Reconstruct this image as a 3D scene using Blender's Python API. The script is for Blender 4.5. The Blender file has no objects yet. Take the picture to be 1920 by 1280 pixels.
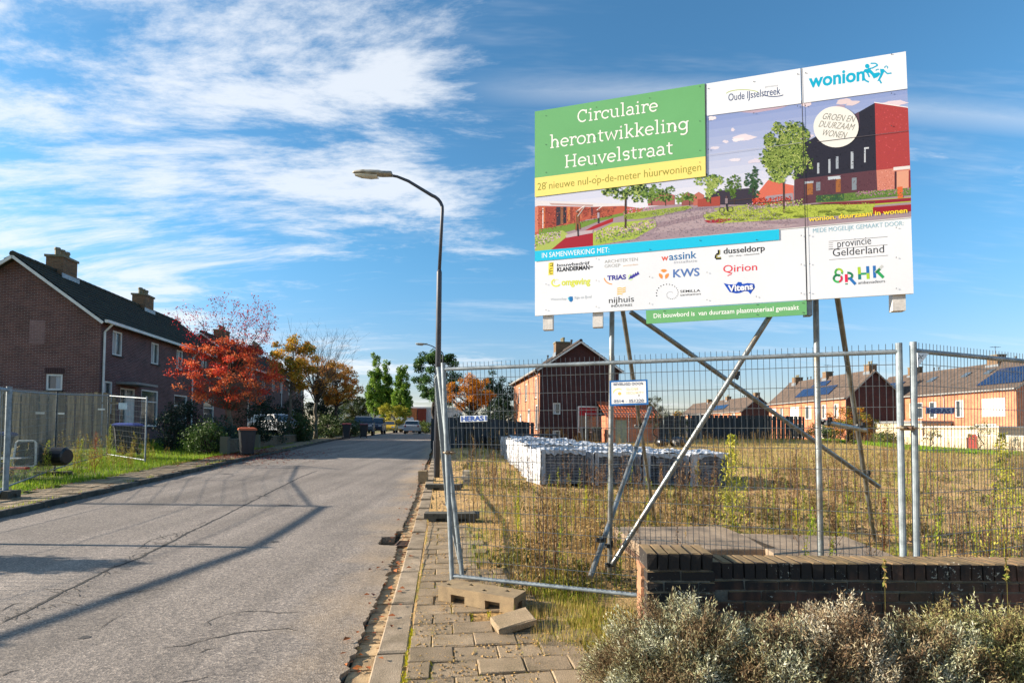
import bpy, math, random
import numpy as np
from mathutils import Vector, Matrix
R = math.radians
random.seed(7); rng = np.random.default_rng(11)
scn = bpy.context.scene
C = scn.collection

# ------------------------------------------------------------------ camera
EYE = 1.55; FPX = 1010.0; PITCH = R(1.8); ROLL = R(.46); CX = 960.0; CY = 769.0
cam_m = Matrix.Rotation(R(90) + PITCH, 4, 'X') @ Matrix.Rotation(ROLL, 4, 'Z')
cam_m.translation = Vector((0, 0, EYE))
cd = bpy.data.cameras.new('camera'); cam = bpy.data.objects.new('camera', cd); C.objects.link(cam)
cam.matrix_world = cam_m
cd.sensor_width = 36; cd.lens = 36 * FPX / 1920; cd.shift_y = (CY - 640) / 1920
cd.clip_start = .05; cd.clip_end = 5000
scn.camera = cam

# ------------------------------------------------------------------ sky, sun, exposure
SUN_EL = R(19.5)
SUN_TO = Vector((-math.cos(SUN_EL) * math.cos(R(1.0)), math.cos(SUN_EL) * math.sin(R(1.0)), math.sin(SUN_EL)))
world = bpy.data.worlds.new('World'); scn.world = world; world.use_nodes = True
wt = world.node_tree; wn = wt.nodes; wn.clear()
def wnode(t, **kw):
    n = wn.new(t)
    for k, v in kw.items(): setattr(n, k, v)
    return n
def wmath(op, a, b=None, c=None):
    n = wn.new('ShaderNodeMath'); n.operation = op
    for i, v in enumerate((a, b, c)):
        if v is None: continue
        if isinstance(v, (int, float)): n.inputs[i].default_value = v
        else: wt.links.new(v, n.inputs[i])
    return n.outputs[0]
def wsmooth(v, a, b):
    n = wn.new('ShaderNodeMapRange'); n.interpolation_type = 'SMOOTHSTEP'
    wt.links.new(v, n.inputs['Value']); n.inputs['From Min'].default_value = a; n.inputs['From Max'].default_value = b
    return n.outputs['Result']
sky = wnode('ShaderNodeTexSky', sky_type='NISHITA', sun_disc=False, sun_elevation=SUN_EL, sun_rotation=math.atan2(SUN_TO.x, SUN_TO.y),
            altitude=0, air_density=1.0, dust_density=.35, ozone_density=1.6)
tc = wnode('ShaderNodeTexCoord'); sep = wnode('ShaderNodeSeparateXYZ'); wt.links.new(tc.outputs['Generated'], sep.inputs[0])
CLOUD_SEED = 8.0
X_, Y_, Z_ = sep.outputs
den = wmath('ADD', wmath('MAXIMUM', Z_, 0.0), .16)
pu = wmath('DIVIDE', X_, den); pv = wmath('DIVIDE', Y_, den)
comb = wnode('ShaderNodeCombineXYZ'); wt.links.new(wmath('MULTIPLY', pu, .55), comb.inputs[0]); wt.links.new(wmath('MULTIPLY', pv, 1.25), comb.inputs[1]); comb.inputs[2].default_value = CLOUD_SEED
warp = wnode('ShaderNodeTexNoise'); warp.inputs['Scale'].default_value = .8; warp.inputs['Detail'].default_value = 2
wt.links.new(comb.outputs[0], warp.inputs['Vector'])
wadd = wnode('ShaderNodeVectorMath', operation='MULTIPLY_ADD'); wt.links.new(warp.outputs['Color'], wadd.inputs[0])
wadd.inputs[1].default_value = (1.0, .55, 0); wt.links.new(comb.outputs[0], wadd.inputs[2])
big = wnode('ShaderNodeTexNoise'); big.inputs['Scale'].default_value = 1.15; big.inputs['Detail'].default_value = 3
fine = wnode('ShaderNodeTexNoise'); fine.inputs['Scale'].default_value = 3.6; fine.inputs['Detail'].default_value = 11; fine.inputs['Roughness'].default_value = .69
wt.links.new(wadd.outputs[0], big.inputs['Vector']); wt.links.new(wadd.outputs[0], fine.inputs['Vector'])
dens = wmath('ADD', wmath('MULTIPLY', big.outputs['Fac'], .55), wmath('MULTIPLY', fine.outputs['Fac'], .6))
side = wsmooth(X_, .12, -.55)                       # the cloud bank lies to the west, thin streaks elsewhere
thr = wmath('SUBTRACT', .66, wmath('MULTIPLY', side, .17))
n_ = wn.new('ShaderNodeMapRange'); n_.interpolation_type = 'SMOOTHSTEP'
wt.links.new(dens, n_.inputs['Value']); wt.links.new(thr, n_.inputs['From Min']); wt.links.new(wmath('ADD', thr, .15), n_.inputs['From Max'])
strk = wnode('ShaderNodeTexNoise'); strk.inputs['Scale'].default_value = 1.0; strk.inputs['Detail'].default_value = 6; strk.inputs['Roughness'].default_value = .7
cs = wnode('ShaderNodeCombineXYZ'); wt.links.new(wmath('MULTIPLY', pu, .5), cs.inputs[0]); wt.links.new(wmath('MULTIPLY', pv, 2.6), cs.inputs[1]); cs.inputs[2].default_value = 7.3
wt.links.new(cs.outputs[0], strk.inputs['Vector'])
thin = wmath('MULTIPLY', wsmooth(strk.outputs['Fac'], .5, .82), .5)
trail = wmath('SUBTRACT', 1.0, wmath('MULTIPLY', wmath('ABSOLUTE', wmath('SUBTRACT', wmath('ADD', pv, wmath('MULTIPLY', fine.outputs['Fac'], .06)), 1.235)), 15.0))
trail = wmath('MULTIPLY', wmath('MULTIPLY', wmath('MAXIMUM', trail, 0.0), wsmooth(X_, -.12, .08)), wmath('MULTIPLY', fine.outputs['Fac'], .62))
cov = wmath('MAXIMUM', wmath('MAXIMUM', wmath('MULTIPLY', n_.outputs['Result'], .78), thin), trail)
cov = wmath('MULTIPLY', cov, wsmooth(Z_, .0, .05))
cov = wmath('MINIMUM', cov, 1.0)
# sky + clouds
tint = wnode('ShaderNodeMix', data_type='RGBA', blend_type='MULTIPLY'); tint.inputs['Factor'].default_value = 1
wt.links.new(sky.outputs[0], tint.inputs['A']); tmix = wnode('ShaderNodeMix', data_type='RGBA'); wt.links.new(wsmooth(Z_, -.02, .34), tmix.inputs['Factor'])
tmix.inputs['A'].default_value = (1.06, 1.0, 1.2, 1); tmix.inputs['B'].default_value = (.80, 1.46, 1.72, 1); wt.links.new(tmix.outputs['Result'], tint.inputs['B'])
mixc = wnode('ShaderNodeMix', data_type='RGBA'); wt.links.new(cov, mixc.inputs['Factor'])
wt.links.new(tint.outputs['Result'], mixc.inputs['A']); mixc.inputs['B'].default_value = (8.0, 8.3, 8.7, 1)
bg = wnode('ShaderNodeBackground'); bg.inputs['Strength'].default_value = .05
wt.links.new(mixc.outputs['Result'], bg.inputs['Color'])
wo = wnode('ShaderNodeOutputWorld'); wt.links.new(bg.outputs[0], wo.inputs[0])

sd = bpy.data.lights.new('sun', 'SUN'); sd.energy = 5.0; sd.angle = R(.5); sd.color = (1, .88, .73)
sun = bpy.data.objects.new('sun', sd); C.objects.link(sun)
sun.rotation_euler = SUN_TO.to_track_quat('Z', 'Y').to_euler(); sun.location = (-30, 0, 40)
vs = scn.view_settings; scn.display_settings.display_device = 'sRGB'
vs.view_transform = 'Standard'; vs.look = 'None'; vs.gamma = 1; vs.use_curve_mapping = False; vs.exposure = 1.34
scn.cycles.max_bounces = 6; scn.cycles.transparent_max_bounces = 12

# ------------------------------------------------------------------ measuring helpers
RC = np.array(cam_m.to_3x3())
def ray(px, py): return RC @ np.array([(px - CX) / FPX, -(py - CY) / FPX, -1.0])
def at(px, py, Y):
    d = ray(px, py); return Vector(d * (Y / d[1])) + Vector((0, 0, EYE))
def sm(t): t = np.clip(t, 0, 1); return t * t * (3 - 2 * t)
def road_h(y):
    return sum(np.interp(np.asarray(y, float) + d, [-50, 3, 8, 12, 18.4, 22.7, 35, 50.5, 65, 900], [0, 0, .03, .13, .3, .38, .62, .71, .74, .74]) for d in (-1.5, 0, 1.5)) / 3
K = .1265                                            # the street runs away to the left: s = x + K y
S_L, S_R = -7.0, -.6
def ground_h(x, y):
    x = np.asarray(x, float); y = np.asarray(y, float); s = x + K * y; r = road_h(y)
    left = r + .1 + .28 * sm((-8.8 - s) / 5) - .03
    right = np.maximum(r * (1 - sm((s - .3) / 9)), .65 * sm((y - 22) / 20) * (1 - sm((x - 24) / 9))) + .01 + .02 * np.sin(x * 1.7 + y * .6) * np.sin(y * 1.1) * sm((s - 1.6))
    mid = r - .1
    return np.where(s < S_L - .13, left, np.where(s > S_R + .36, right, mid))
def gh(x, y): return float(ground_h(x, y))
def lin(h):
    h = h.lstrip('#'); c = [int(h[i:i+2], 16) / 255 for i in (0, 2, 4)]
    return tuple(v / 12.92 if v <= .04045 else ((v + .055) / 1.055) ** 2.4 for v in c)

# ------------------------------------------------------------------ materials
MATS = {}
def mk(name):
    m = bpy.data.materials.new(name); m.use_nodes = True; nt = m.node_tree
    return m, nt, nt.nodes['Principled BSDF']
def N(nt, t, ins=None, **kw):
    n = nt.nodes.new(t)
    for k, v in kw.items(): setattr(n, k, v)
    for k, v in (ins or {}).items():
        if hasattr(v, 'is_output'): nt.links.new(v, n.inputs[k])
        else: n.inputs[k].default_value = v
    return n
def c4(c): return (*c[:3], 1)
def mat(name, col, rough=.7, col2=None, scale=6, bump=0, bscale=60, metal=0, spec=.5, stretch=(1, 1, 1), rnd=0, lo=.35, hi=.65, fine=.12, coord='Object', detail=5):
    """principled surface: two colours blended by noise, fine grain, fine relief, optional tint per piece"""
    if name in MATS: return MATS[name]
    m, nt, b = mk(name); L = nt.links
    tcn = N(nt, 'ShaderNodeTexCoord'); mp = N(nt, 'ShaderNodeMapping', {'Vector': tcn.outputs[coord], 'Scale': stretch})
    vec = mp.outputs[0]
    if rnd:
        oi = N(nt, 'ShaderNodeObjectInfo')
        va = N(nt, 'ShaderNodeVectorMath', operation='MULTIPLY_ADD'); L.new(oi.outputs['Random'], va.inputs[0]); va.inputs[1].default_value = (37, 17, 53); L.new(vec, va.inputs[2]); vec = va.outputs[0]
    no = N(nt, 'ShaderNodeTexNoise', {'Vector': vec, 'Scale': scale, 'Detail': detail, 'Roughness': .6})
    mr = N(nt, 'ShaderNodeMapRange', {'Value': no.outputs['Fac'], 'From Min': lo, 'From Max': hi})
    c2 = col2 or tuple(v * .72 for v in col)
    mx = N(nt, 'ShaderNodeMix', {'Factor': mr.outputs[0], 'A': c4(col), 'B': c4(c2)}, data_type='RGBA')
    out = mx.outputs['Result']
    gr = N(nt, 'ShaderNodeTexNoise', {'Vector': vec, 'Scale': bscale, 'Detail': 3})
    g2 = N(nt, 'ShaderNodeMapRange', {'Value': gr.outputs['Fac'], 'From Min': .3, 'From Max': .7, 'To Min': 1 - fine, 'To Max': 1 + fine})
    mm = N(nt, 'ShaderNodeVectorMath', {0: out}, operation='SCALE'); L.new(g2.outputs[0], mm.inputs['Scale']); out = mm.outputs[0]
    if rnd:
        r2 = N(nt, 'ShaderNodeMapRange', {'Value': oi.outputs['Random'], 'To Min': 1 - rnd, 'To Max': 1 + rnd})
        m3 = N(nt, 'ShaderNodeVectorMath', {0: out}, operation='SCALE'); L.new(r2.outputs[0], m3.inputs['Scale']); out = m3.outputs[0]
    L.new(out, b.inputs['Base Color'])
    b.inputs['Roughness'].default_value = rough; b.inputs['Metallic'].default_value = metal; b.inputs['Specular IOR Level'].default_value = spec
    if bump:
        bp = N(nt, 'ShaderNodeBump', {'Height': gr.outputs['Fac'], 'Strength': min(1, bump), 'Distance': .01 * max(1, bump)}); L.new(bp.outputs[0], b.inputs['Normal'])
    MATS[name] = m; return m
def brick_mat(name, ca, cb, mortar, bw=.22, bh=.067, stain=.25, bumpd=.006):
    m, nt, b = mk(name); L = nt.links
    uv = N(nt, 'ShaderNodeUVMap')
    br = N(nt, 'ShaderNodeTexBrick', {'Vector': uv.outputs[0], 'Color1': c4(ca), 'Color2': c4(cb), 'Mortar': c4(mortar), 'Scale': 1, 'Mortar Size': .006, 'Mortar Smooth': .3, 'Brick Width': bw, 'Row Height': bh, 'Bias': 0})
    no = N(nt, 'ShaderNodeTexNoise', {'Vector': uv.outputs[0], 'Scale': 1.3, 'Detail': 6, 'Roughness': .65})
    mr = N(nt, 'ShaderNodeMapRange', {'Value': no.outputs['Fac'], 'From Min': .3, 'From Max': .7, 'To Min': 1 - stain, 'To Max': 1 + stain})
    n2 = N(nt, 'ShaderNodeTexNoise', {'Vector': uv.outputs[0], 'Scale': 22, 'Detail': 3})
    m2 = N(nt, 'ShaderNodeMapRange', {'Value': n2.outputs['Fac'], 'From Min': .3, 'From Max': .7, 'To Min': .8, 'To Max': 1.2})
    mu = N(nt, 'ShaderNodeMath', {0: mr.outputs[0], 1: m2.outputs[0]}, operation='MULTIPLY')
    mm = N(nt, 'ShaderNodeVectorMath', {0: br.outputs['Color']}, operation='SCALE'); L.new(mu.outputs[0], mm.inputs['Scale'])
    L.new(mm.outputs[0], b.inputs['Base Color']); b.inputs['Roughness'].default_value = .88
    bp = N(nt, 'ShaderNodeBump', {'Height': br.outputs['Fac'], 'Strength': .8, 'Distance': bumpd}, invert=True); L.new(bp.outputs[0], b.inputs['Normal'])
    MATS[name] = m; return m
def leaf_mat(name, cols, rough=.6, trans=.35, spec=.25):
    """colour by the per-leaf attribute 'v' (0..1) through the listed colours"""
    if name in MATS: return MATS[name]
    m, nt, b = mk(name); L = nt.links
    a = N(nt, 'ShaderNodeAttribute', attribute_name='v')
    cr = N(nt, 'ShaderNodeValToRGB', {'Fac': a.outputs['Fac']}); e = cr.color_ramp.elements
    e[0].color = c4(cols[0]); e[1].color = c4(cols[-1]); e[0].position = 0; e[1].position = 1
    for i, c in enumerate(cols[1:-1]): x = e.new((i + 1) / (len(cols) - 1)); x.color = c4(c)
    L.new(cr.outputs[0], b.inputs['Base Color']); b.inputs['Roughness'].default_value = rough; b.inputs['Specular IOR Level'].default_value = spec
    if trans:
        t = N(nt, 'ShaderNodeBsdfTranslucent', {'Color': cr.outputs[0]}); mx = N(nt, 'ShaderNodeMixShader', {0: trans, 1: b.outputs[0], 2: t.outputs[0]})
        L.new(mx.outputs[0], nt.nodes['Material Output'].inputs['Surface'])
    MATS[name] = m; return m
def print_mat():
    m, nt, b = mk('printed sheet'); L = nt.links
    a = N(nt, 'ShaderNodeAttribute', attribute_name='Col'); L.new(a.outputs['Color'], b.inputs['Base Color'])
    b.inputs['Roughness'].default_value = .5; b.inputs['Specular IOR Level'].default_value = .3
    return m
PRINT = print_mat()
glass = mat('window glass', (.03, .04, .05), .06, (.06, .07, .08), 1.2, spec=.9, fine=0)
net = mat('net curtain', (.45, .46, .46), .5, (.3, .31, .33), 9, stretch=(3, 3, .3))

# ------------------------------------------------------------------ mesh helpers
WPOS = {}
class MB:
    def __init__(s): s.v = []; s.f = []; s.uv = []
    def add(s, vs, fs, uv=None):
        o = len(s.v); s.v += [tuple(v) for v in vs]
        for i, f in enumerate(fs):
            s.f.append(tuple(a + o for a in f)); s.uv.append(uv[i] if uv else None)
        return s
    def quad(s, a, b, c, d, uv=None): return s.add([a, b, c, d], [(0, 1, 2, 3)], [uv] if uv else None)
    def box(s, c, d, rot=None, taper=1.0):
        x, y, z = d[0] / 2, d[1] / 2, d[2] / 2
        P = [(-x, -y, -z), (x, -y, -z), (x, y, -z), (-x, y, -z), (-x * taper, -y * taper, z), (x * taper, -y * taper, z), (x * taper, y * taper, z), (-x * taper, y * taper, z)]
        c = Vector(c); P = [(rot @ Vector(p) if rot is not None else Vector(p)) + c for p in P]
        return s.add(P, [(3, 2, 1, 0), (4, 5, 6, 7), (0, 1, 5, 4), (1, 2, 6, 5), (2, 3, 7, 6), (3, 0, 4, 7)])
    def bev(s, c, d, e=.004, rot=None, jit=0):
        """box with chamfered top and upright edges (a worn block)"""
        x, y, z = d[0] / 2, d[1] / 2, d[2] / 2; c = Vector(c); P = []
        for zz, k in ((-z, 0), (z - e, 0), (z, e)):
            for sx, sy in ((-1, -1), (1, -1), (1, 1), (-1, 1)):
                P.append(Vector((sx * (x - k) + random.uniform(-jit, jit), sy * (y - k) + random.uniform(-jit, jit), zz + random.uniform(-jit, jit) * .4)))
        P = [(rot @ p if rot is not None else p) + c for p in P]
        F = [(3, 2, 1, 0), (8, 9, 10, 11)]
        for l in (0, 4):
            for i in range(4): j = (i + 1) % 4; F.append((l + i, l + j, l + 4 + j, l + 4 + i))
        return s.add(P, F)
    def tube(s, pts, rad, n=8, cap=True):
        pts = [Vector(p) for p in pts]
        if isinstance(rad, (int, float)): rad = [rad] * len(pts)
        d0 = (pts[1] - pts[0]).normalized()
        u = d0.cross(Vector((0, 0, 1)) if abs(d0.z) < .9 else Vector((1, 0, 0))).normalized()
        V = []; 
        for i, p in enumerate(pts):
            d = (pts[min(i + 1, len(pts) - 1)] - pts[max(i - 1, 0)]).normalized()
            u = (u - d * u.dot(d)).normalized(); w = d.cross(u)
            for k in range(n):
                a = 2 * math.pi * k / n; V.append(p + (u * math.cos(a) + w * math.sin(a)) * rad[i])
        F = [(i * n + k, i * n + (k + 1) % n, (i + 1) * n + (k + 1) % n, (i + 1) * n + k) for i in range(len(pts) - 1) for k in range(n)]
        if cap: F += [tuple(range(n - 1, -1, -1)), tuple(range((len(pts) - 1) * n, len(pts) * n))]
        return s.add(V, F)
    def prism(s, poly, axis_o, ux, uy, n, depth):
        """polygon (2D) on plane (o, ux, uy) extruded along n by depth"""
        o = Vector(axis_o); ux, uy, n = Vector(ux), Vector(uy), Vector(n); k = len(poly)
        A = [o + ux * a + uy * b for a, b in poly]; B = [p + n * depth for p in A]
        F = [tuple(range(k - 1, -1, -1)), tuple(range(k, 2 * k))] + [(i, (i + 1) % k, k + (i + 1) % k, k + i) for i in range(k)]
        return s.add(A + B, F)
    def build(s, name, mtl, parent=None, smooth=False, stuff=False, mesh_only=False, bevel=0):
        off = WPOS.get(parent.name, Vector()) if parent else Vector()
        me = bpy.data.meshes.new(name)
        V = np.array([tuple(v) for v in s.v], float) - np.array(off)
        me.from_pydata([tuple(v) for v in V], [], s.f); me.polygons.foreach_set('use_smooth', [False] * len(me.polygons))
        if any(u is not None for u in s.uv):
            l = me.uv_layers.new(name='UVMap'); i = 0; flat = []
            for f, u in zip(s.f, s.uv):
                flat += [c for p in (u if u else [(0, 0)] * len(f)) for c in p]
            l.data.foreach_set('uv', flat)
        if smooth: me.polygons.foreach_set('use_smooth', [True] * len(me.polygons))
        me.materials.append(mtl); me.update()
        if mesh_only: return me
        return link(name, me, parent, stuff, bevel)
def link(name, me, parent=None, stuff=False, bevel=0):
    o = bpy.data.objects.new(name, me); C.objects.link(o)
    if parent: o.parent = parent; WPOS[o.name] = WPOS.get(parent.name, Vector())
    if stuff: o['kind'] = 'stuff'
    if bevel:
        bm_ = o.modifiers.new('edge', 'BEVEL'); bm_.width = bevel; bm_.segments = 2; bm_.limit_method = 'ANGLE'
    return o
def np_mesh(name, V, F, mtl, parent=None, v_attr=None, stuff=False, smooth=False, cols=None):
    """V (n,3), F (m,k) all faces the same size, v_attr per face"""
    me = bpy.data.meshes.new(name); F = np.asarray(F, np.int32); V = np.asarray(V, np.float32)
    off = WPOS.get(parent.name, Vector()) if parent else Vector(); V = V - np.array(off, np.float32)
    m, k = F.shape
    me.vertices.add(len(V)); me.vertices.foreach_set('co', V.ravel()); me.loops.add(m * k); me.loops.foreach_set('vertex_index', F.ravel())
    me.polygons.add(m); me.polygons.foreach_set('loop_start', np.arange(0, m * k, k, dtype=np.int32)); me.polygons.foreach_set('loop_total', np.full(m, k, np.int32))
    me.polygons.foreach_set('use_smooth', np.full(m, bool(smooth)))
    me.update(calc_edges=True)
    if v_attr is not None:
        a = me.attributes.new('v', 'FLOAT', 'FACE'); a.data.foreach_set('value', np.asarray(v_attr, np.float32))
    me.materials.append(mtl)
    return link(name, me, parent, stuff)
def thing(name, label, cat, loc=(0, 0, 0), group=None):
    o = bpy.data.objects.new(name, None); C.objects.link(o); o.location = loc; o.empty_display_size = .2
    WPOS[o.name] = Vector(loc); tag(o, label, cat, group); return o
def tag(o, label, cat, group=None):
    o['label'] = label; o['category'] = cat
    if group: o['group'] = group
    return o
def structure(o): o['kind'] = 'structure'; return o
def copy_tree(o, parent=None):
    c = o.copy(); C.objects.link(c)
    if parent: c.parent = parent
    for ch in list(o.children): copy_tree(ch, c)
    return c
def rz(a): return Matrix.Rotation(a, 3, 'Z')
# ================================================================== THE GROUND
def hit_road(px, py, lift=0):
    Y = 5.0
    for _ in range(30):
        d = ray(px, py); Y = .5 * Y + .5 * float((road_h(Y) + lift - EYE) / d[2] * d[1])
    d = ray(px, py); return Vector((d[0] / d[1] * Y, Y, float(road_h(Y)) + lift))
def sheet(name, svals, yvals, mtl, hf=None, extra=0.0):
    S, Y = np.meshgrid(svals, yvals); X = S - K * Y
    Z = (hf or ground_h)(X, Y) + extra
    V = np.stack([X.ravel(), Y.ravel(), Z.ravel()], 1); n = len(svals); m = len(yvals)
    i = (np.arange(m - 1)[:, None] * n + np.arange(n - 1)[None]).ravel()
    return structure(np_mesh(name, V, np.stack([i, i + 1, i + n + 1, i + n], 1), mtl, smooth=True))
ys = np.unique(np.concatenate([np.arange(-30, 2, 4), np.arange(2, 30, .25), np.arange(30, 90, 2), np.arange(90, 400, 30), [400, 700, 1500]]))
soil_grass = mat('verge soil', lin('5f6a2c'), .95, lin('6e5c3a'), 1.6, .8, 30)
def soil():
    m, nt, b = mk('sandy soil'); L = nt.links; o = N(nt, 'ShaderNodeTexCoord').outputs['Object']
    n1 = N(nt, 'ShaderNodeTexNoise', {'Vector': o, 'Scale': .9, 'Detail': 9, 'Roughness': .68}); n2 = N(nt, 'ShaderNodeTexNoise', {'Vector': o, 'Scale': 3.1, 'Detail': 8, 'Roughness': .7}); n3 = N(nt, 'ShaderNodeTexNoise', {'Vector': o, 'Scale': 26, 'Detail': 5, 'Roughness': .7})
    c = N(nt, 'ShaderNodeValToRGB', {'Fac': n1.outputs['Fac']}); e = c.color_ramp.elements; e[0].position = .3; e[0].color = c4(lin('7a7338')); e[1].position = .6; e[1].color = c4(lin('cfa96e'))
    for p, h in ((.39, 'a08a4c'), (.46, 'bd965c')): x = e.new(p); x.color = c4(lin(h))
    f = N(nt, 'ShaderNodeMapRange', {'Value': n2.outputs['Fac'], 'From Min': .5, 'From Max': .68, 'To Max': .75}); mx = N(nt, 'ShaderNodeMix', {'Factor': f.outputs[0], 'A': c.outputs[0], 'B': c4(lin('735637'))}, data_type='RGBA')
    g = N(nt, 'ShaderNodeMapRange', {'Value': n3.outputs['Fac'], 'From Min': .3, 'From Max': .7, 'To Min': .62, 'To Max': 1.3}); s_ = N(nt, 'ShaderNodeVectorMath', {0: mx.outputs['Result']}, operation='SCALE'); L.new(g.outputs[0], s_.inputs['Scale'])
    L.new(s_.outputs[0], b.inputs['Base Color']); b.inputs['Roughness'].default_value = .95
    h_ = N(nt, 'ShaderNodeMath', {0: n2.outputs['Fac'], 1: n3.outputs['Fac']}, operation='ADD'); bp = N(nt, 'ShaderNodeBump', {'Height': h_.outputs[0], 'Strength': .9, 'Distance': .05}); L.new(bp.outputs[0], b.inputs['Normal']); return m
sand = soil()
sheet('grass_verge', [-900, -300, -120, -60, -40, -30, -24, -20, -17, -15, -13, -12, -11, -10, -9.2, -8.6, -8, -7.5, S_L - .135], ys, soil_grass)
sheet('road_bed', [S_L - .12, -5, -3, -1, S_R, S_R + .36], ys, mat('road bed', lin('5a4a34'), .95))
sheet('sandy_field', list(np.concatenate([[S_R + .365], np.arange(0, 4, .25), np.arange(4, 14, .6), np.arange(14, 60, 3), [60, 90, 150, 300, 900, 2000]])), ys, sand)

def asphalt():
    m, nt, b = mk('worn asphalt'); L = nt.links
    tcn = N(nt, 'ShaderNodeTexCoord'); o = tcn.outputs['Object']
    vo = N(nt, 'ShaderNodeTexVoronoi', {'Vector': o, 'Scale': 75})
    sepc = N(nt, 'ShaderNodeSeparateColor', {0: vo.outputs['Color']})
    cr = N(nt, 'ShaderNodeValToRGB', {'Fac': sepc.outputs[0]}); e = cr.color_ramp.elements
    e[0].color = c4(lin('5e5853')); e[1].color = c4(lin('a89b8e')); e[0].position = 0
    for p, c in ((.3, '746c65'), (.62, '857b72'), (.85, '91867a')): x = e.new(p); x.color = c4(lin(c))
    big_ = N(nt, 'ShaderNodeTexNoise', {'Vector': o, 'Scale': .55, 'Detail': 7, 'Roughness': .6})
    mp = N(nt, 'ShaderNodeMapping', {'Vector': o, 'Rotation': (0, 0, math.atan(K)), 'Scale': (2.2, .12, 1)})
    st = N(nt, 'ShaderNodeTexNoise', {'Vector': mp.outputs[0], 'Scale': 1.1, 'Detail': 5})
    ad = N(nt, 'ShaderNodeMath', {0: big_.outputs['Fac'], 1: st.outputs['Fac']}, operation='ADD')
    mr = N(nt, 'ShaderNodeMapRange', {'Value': ad.outputs[0], 'From Min': .75, 'From Max': 1.25, 'To Min': .68, 'To Max': 1.16})
    sc_ = N(nt, 'ShaderNodeVectorMath', {0: cr.outputs[0]}, operation='SCALE'); L.new(mr.outputs[0], sc_.inputs['Scale'])
    # dust and sand blown against the broken right edge
    sp = N(nt, 'ShaderNodeSeparateXYZ', {0: o}); sx = N(nt, 'ShaderNodeMath', {0: sp.outputs[1], 1: K, 2: sp.outputs[0]}, operation='MULTIPLY_ADD')
    dn = N(nt, 'ShaderNodeTexNoise', {'Vector': o, 'Scale': 1.4, 'Detail': 6}); dd = N(nt, 'ShaderNodeMath', {0: dn.outputs['Fac'], 1: 1.6, 2: sx.outputs[0]}, operation='MULTIPLY_ADD')
    df = N(nt, 'ShaderNodeMapRange', {'Value': dd.outputs[0], 'From Min': -.35, 'From Max': .45, 'To Max': .42})
    mx = N(nt, 'ShaderNodeMix', {'Factor': df.outputs[0], 'A': sc_.outputs[0], 'B': c4(lin('bfa27a'))}, data_type='RGBA')
    L.new(mx.outputs['Result'], b.inputs['Base Color']); b.inputs['Roughness'].default_value = .85; b.inputs['Specular IOR Level'].default_value = .35
    bp = N(nt, 'ShaderNodeBump', {'Height': vo.outputs['Distance'], 'Strength': .55, 'Distance': .004}); L.new(bp.outputs[0], b.inputs['Normal'])
    return m
ASPH = asphalt()
# road: one slab with a crumbled right edge, which shows its thickness above the gutter
ry = np.concatenate([np.arange(-12, 0, 1), np.arange(0, 14, .045), np.arange(14, 30, .12), np.arange(30, 82, 1)])
edge = S_R + .02 * np.sin(ry * 1.3) + .018 * rng.standard_normal(len(ry)).cumsum().clip(-2, 2) * .5 + .012 * rng.standard_normal(len(ry))
edge = np.where((ry > 7.0) & (ry < 7.5), -.86 + .05 * rng.random(len(ry)), edge); edge = np.where((ry >= 7.5) & (ry < 7.9), edge - .08, edge)
cols_ = np.array([0, .12, .3, .5, .7, .88, .97, 1.0])
S = S_L + (edge[:, None] - S_L) * cols_[None]; Yg = np.repeat(ry[:, None], 8, 1)
Zg = road_h(Yg); Zg[:, -1] -= .008
S2 = np.concatenate([S, S[:, -1:] - .01], 1); Y2 = np.concatenate([Yg, Yg[:, -1:]], 1); Z2 = np.concatenate([Zg, Zg[:, -1:] - .09], 1)
V = np.stack([(S2 - K * Y2).ravel(), Y2.ravel(), Z2.ravel()], 1); i = (np.arange(len(ry) - 1)[:, None] * 9 + np.arange(8)[None]).ravel()
road = structure(np_mesh('road', V, np.stack([i, i + 1, i + 10, i + 9], 1), ASPH))
crackm = mat('crack', lin('2e2b28'), .95)
def crack(pts, w, jit=.02, name='crack'):
    P = [hit_road(px, py, .003) for px, py in pts]; Q = []
    for a, b in zip(P[:-1], P[1:]):
        n = max(2, int((b - a).length / .07))
        for k in range(n): Q.append(a.lerp(b, k / n))
    Q.append(P[-1]); V = []
    for k, q in enumerate(Q):
        d = (Q[min(k + 1, len(Q) - 1)] - Q[max(k - 1, 0)]).normalized(); nrm = Vector((-d.y, d.x, 0))
        q = q + nrm * random.uniform(-jit, jit); ww = w * random.uniform(.35, 1.0) * (1 if 0 < k < len(Q) - 1 else .1)
        z = float(road_h(q.y)) + .003
        V += [Vector((q.x - nrm.x * ww, q.y - nrm.y * ww, z)), Vector((q.x + nrm.x * ww, q.y + nrm.y * ww, z))]
    MB().add(V, [(2 * k, 2 * k + 2, 2 * k + 3, 2 * k + 1) for k in range(len(Q) - 1)]).build(name, crackm, road)
def rp(pts): return [(x / 2.743, 840 + y / 2.743) for x, y in pts]
crack(rp([(0, 900), (140, 830), (240, 780), (380, 710), (560, 620), (690, 575), (780, 530), (880, 480), (950, 440), (1070, 385), (1200, 320), (1330, 255), (1430, 205), (1540, 150), (1630, 115)]), .022, .012)
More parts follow.
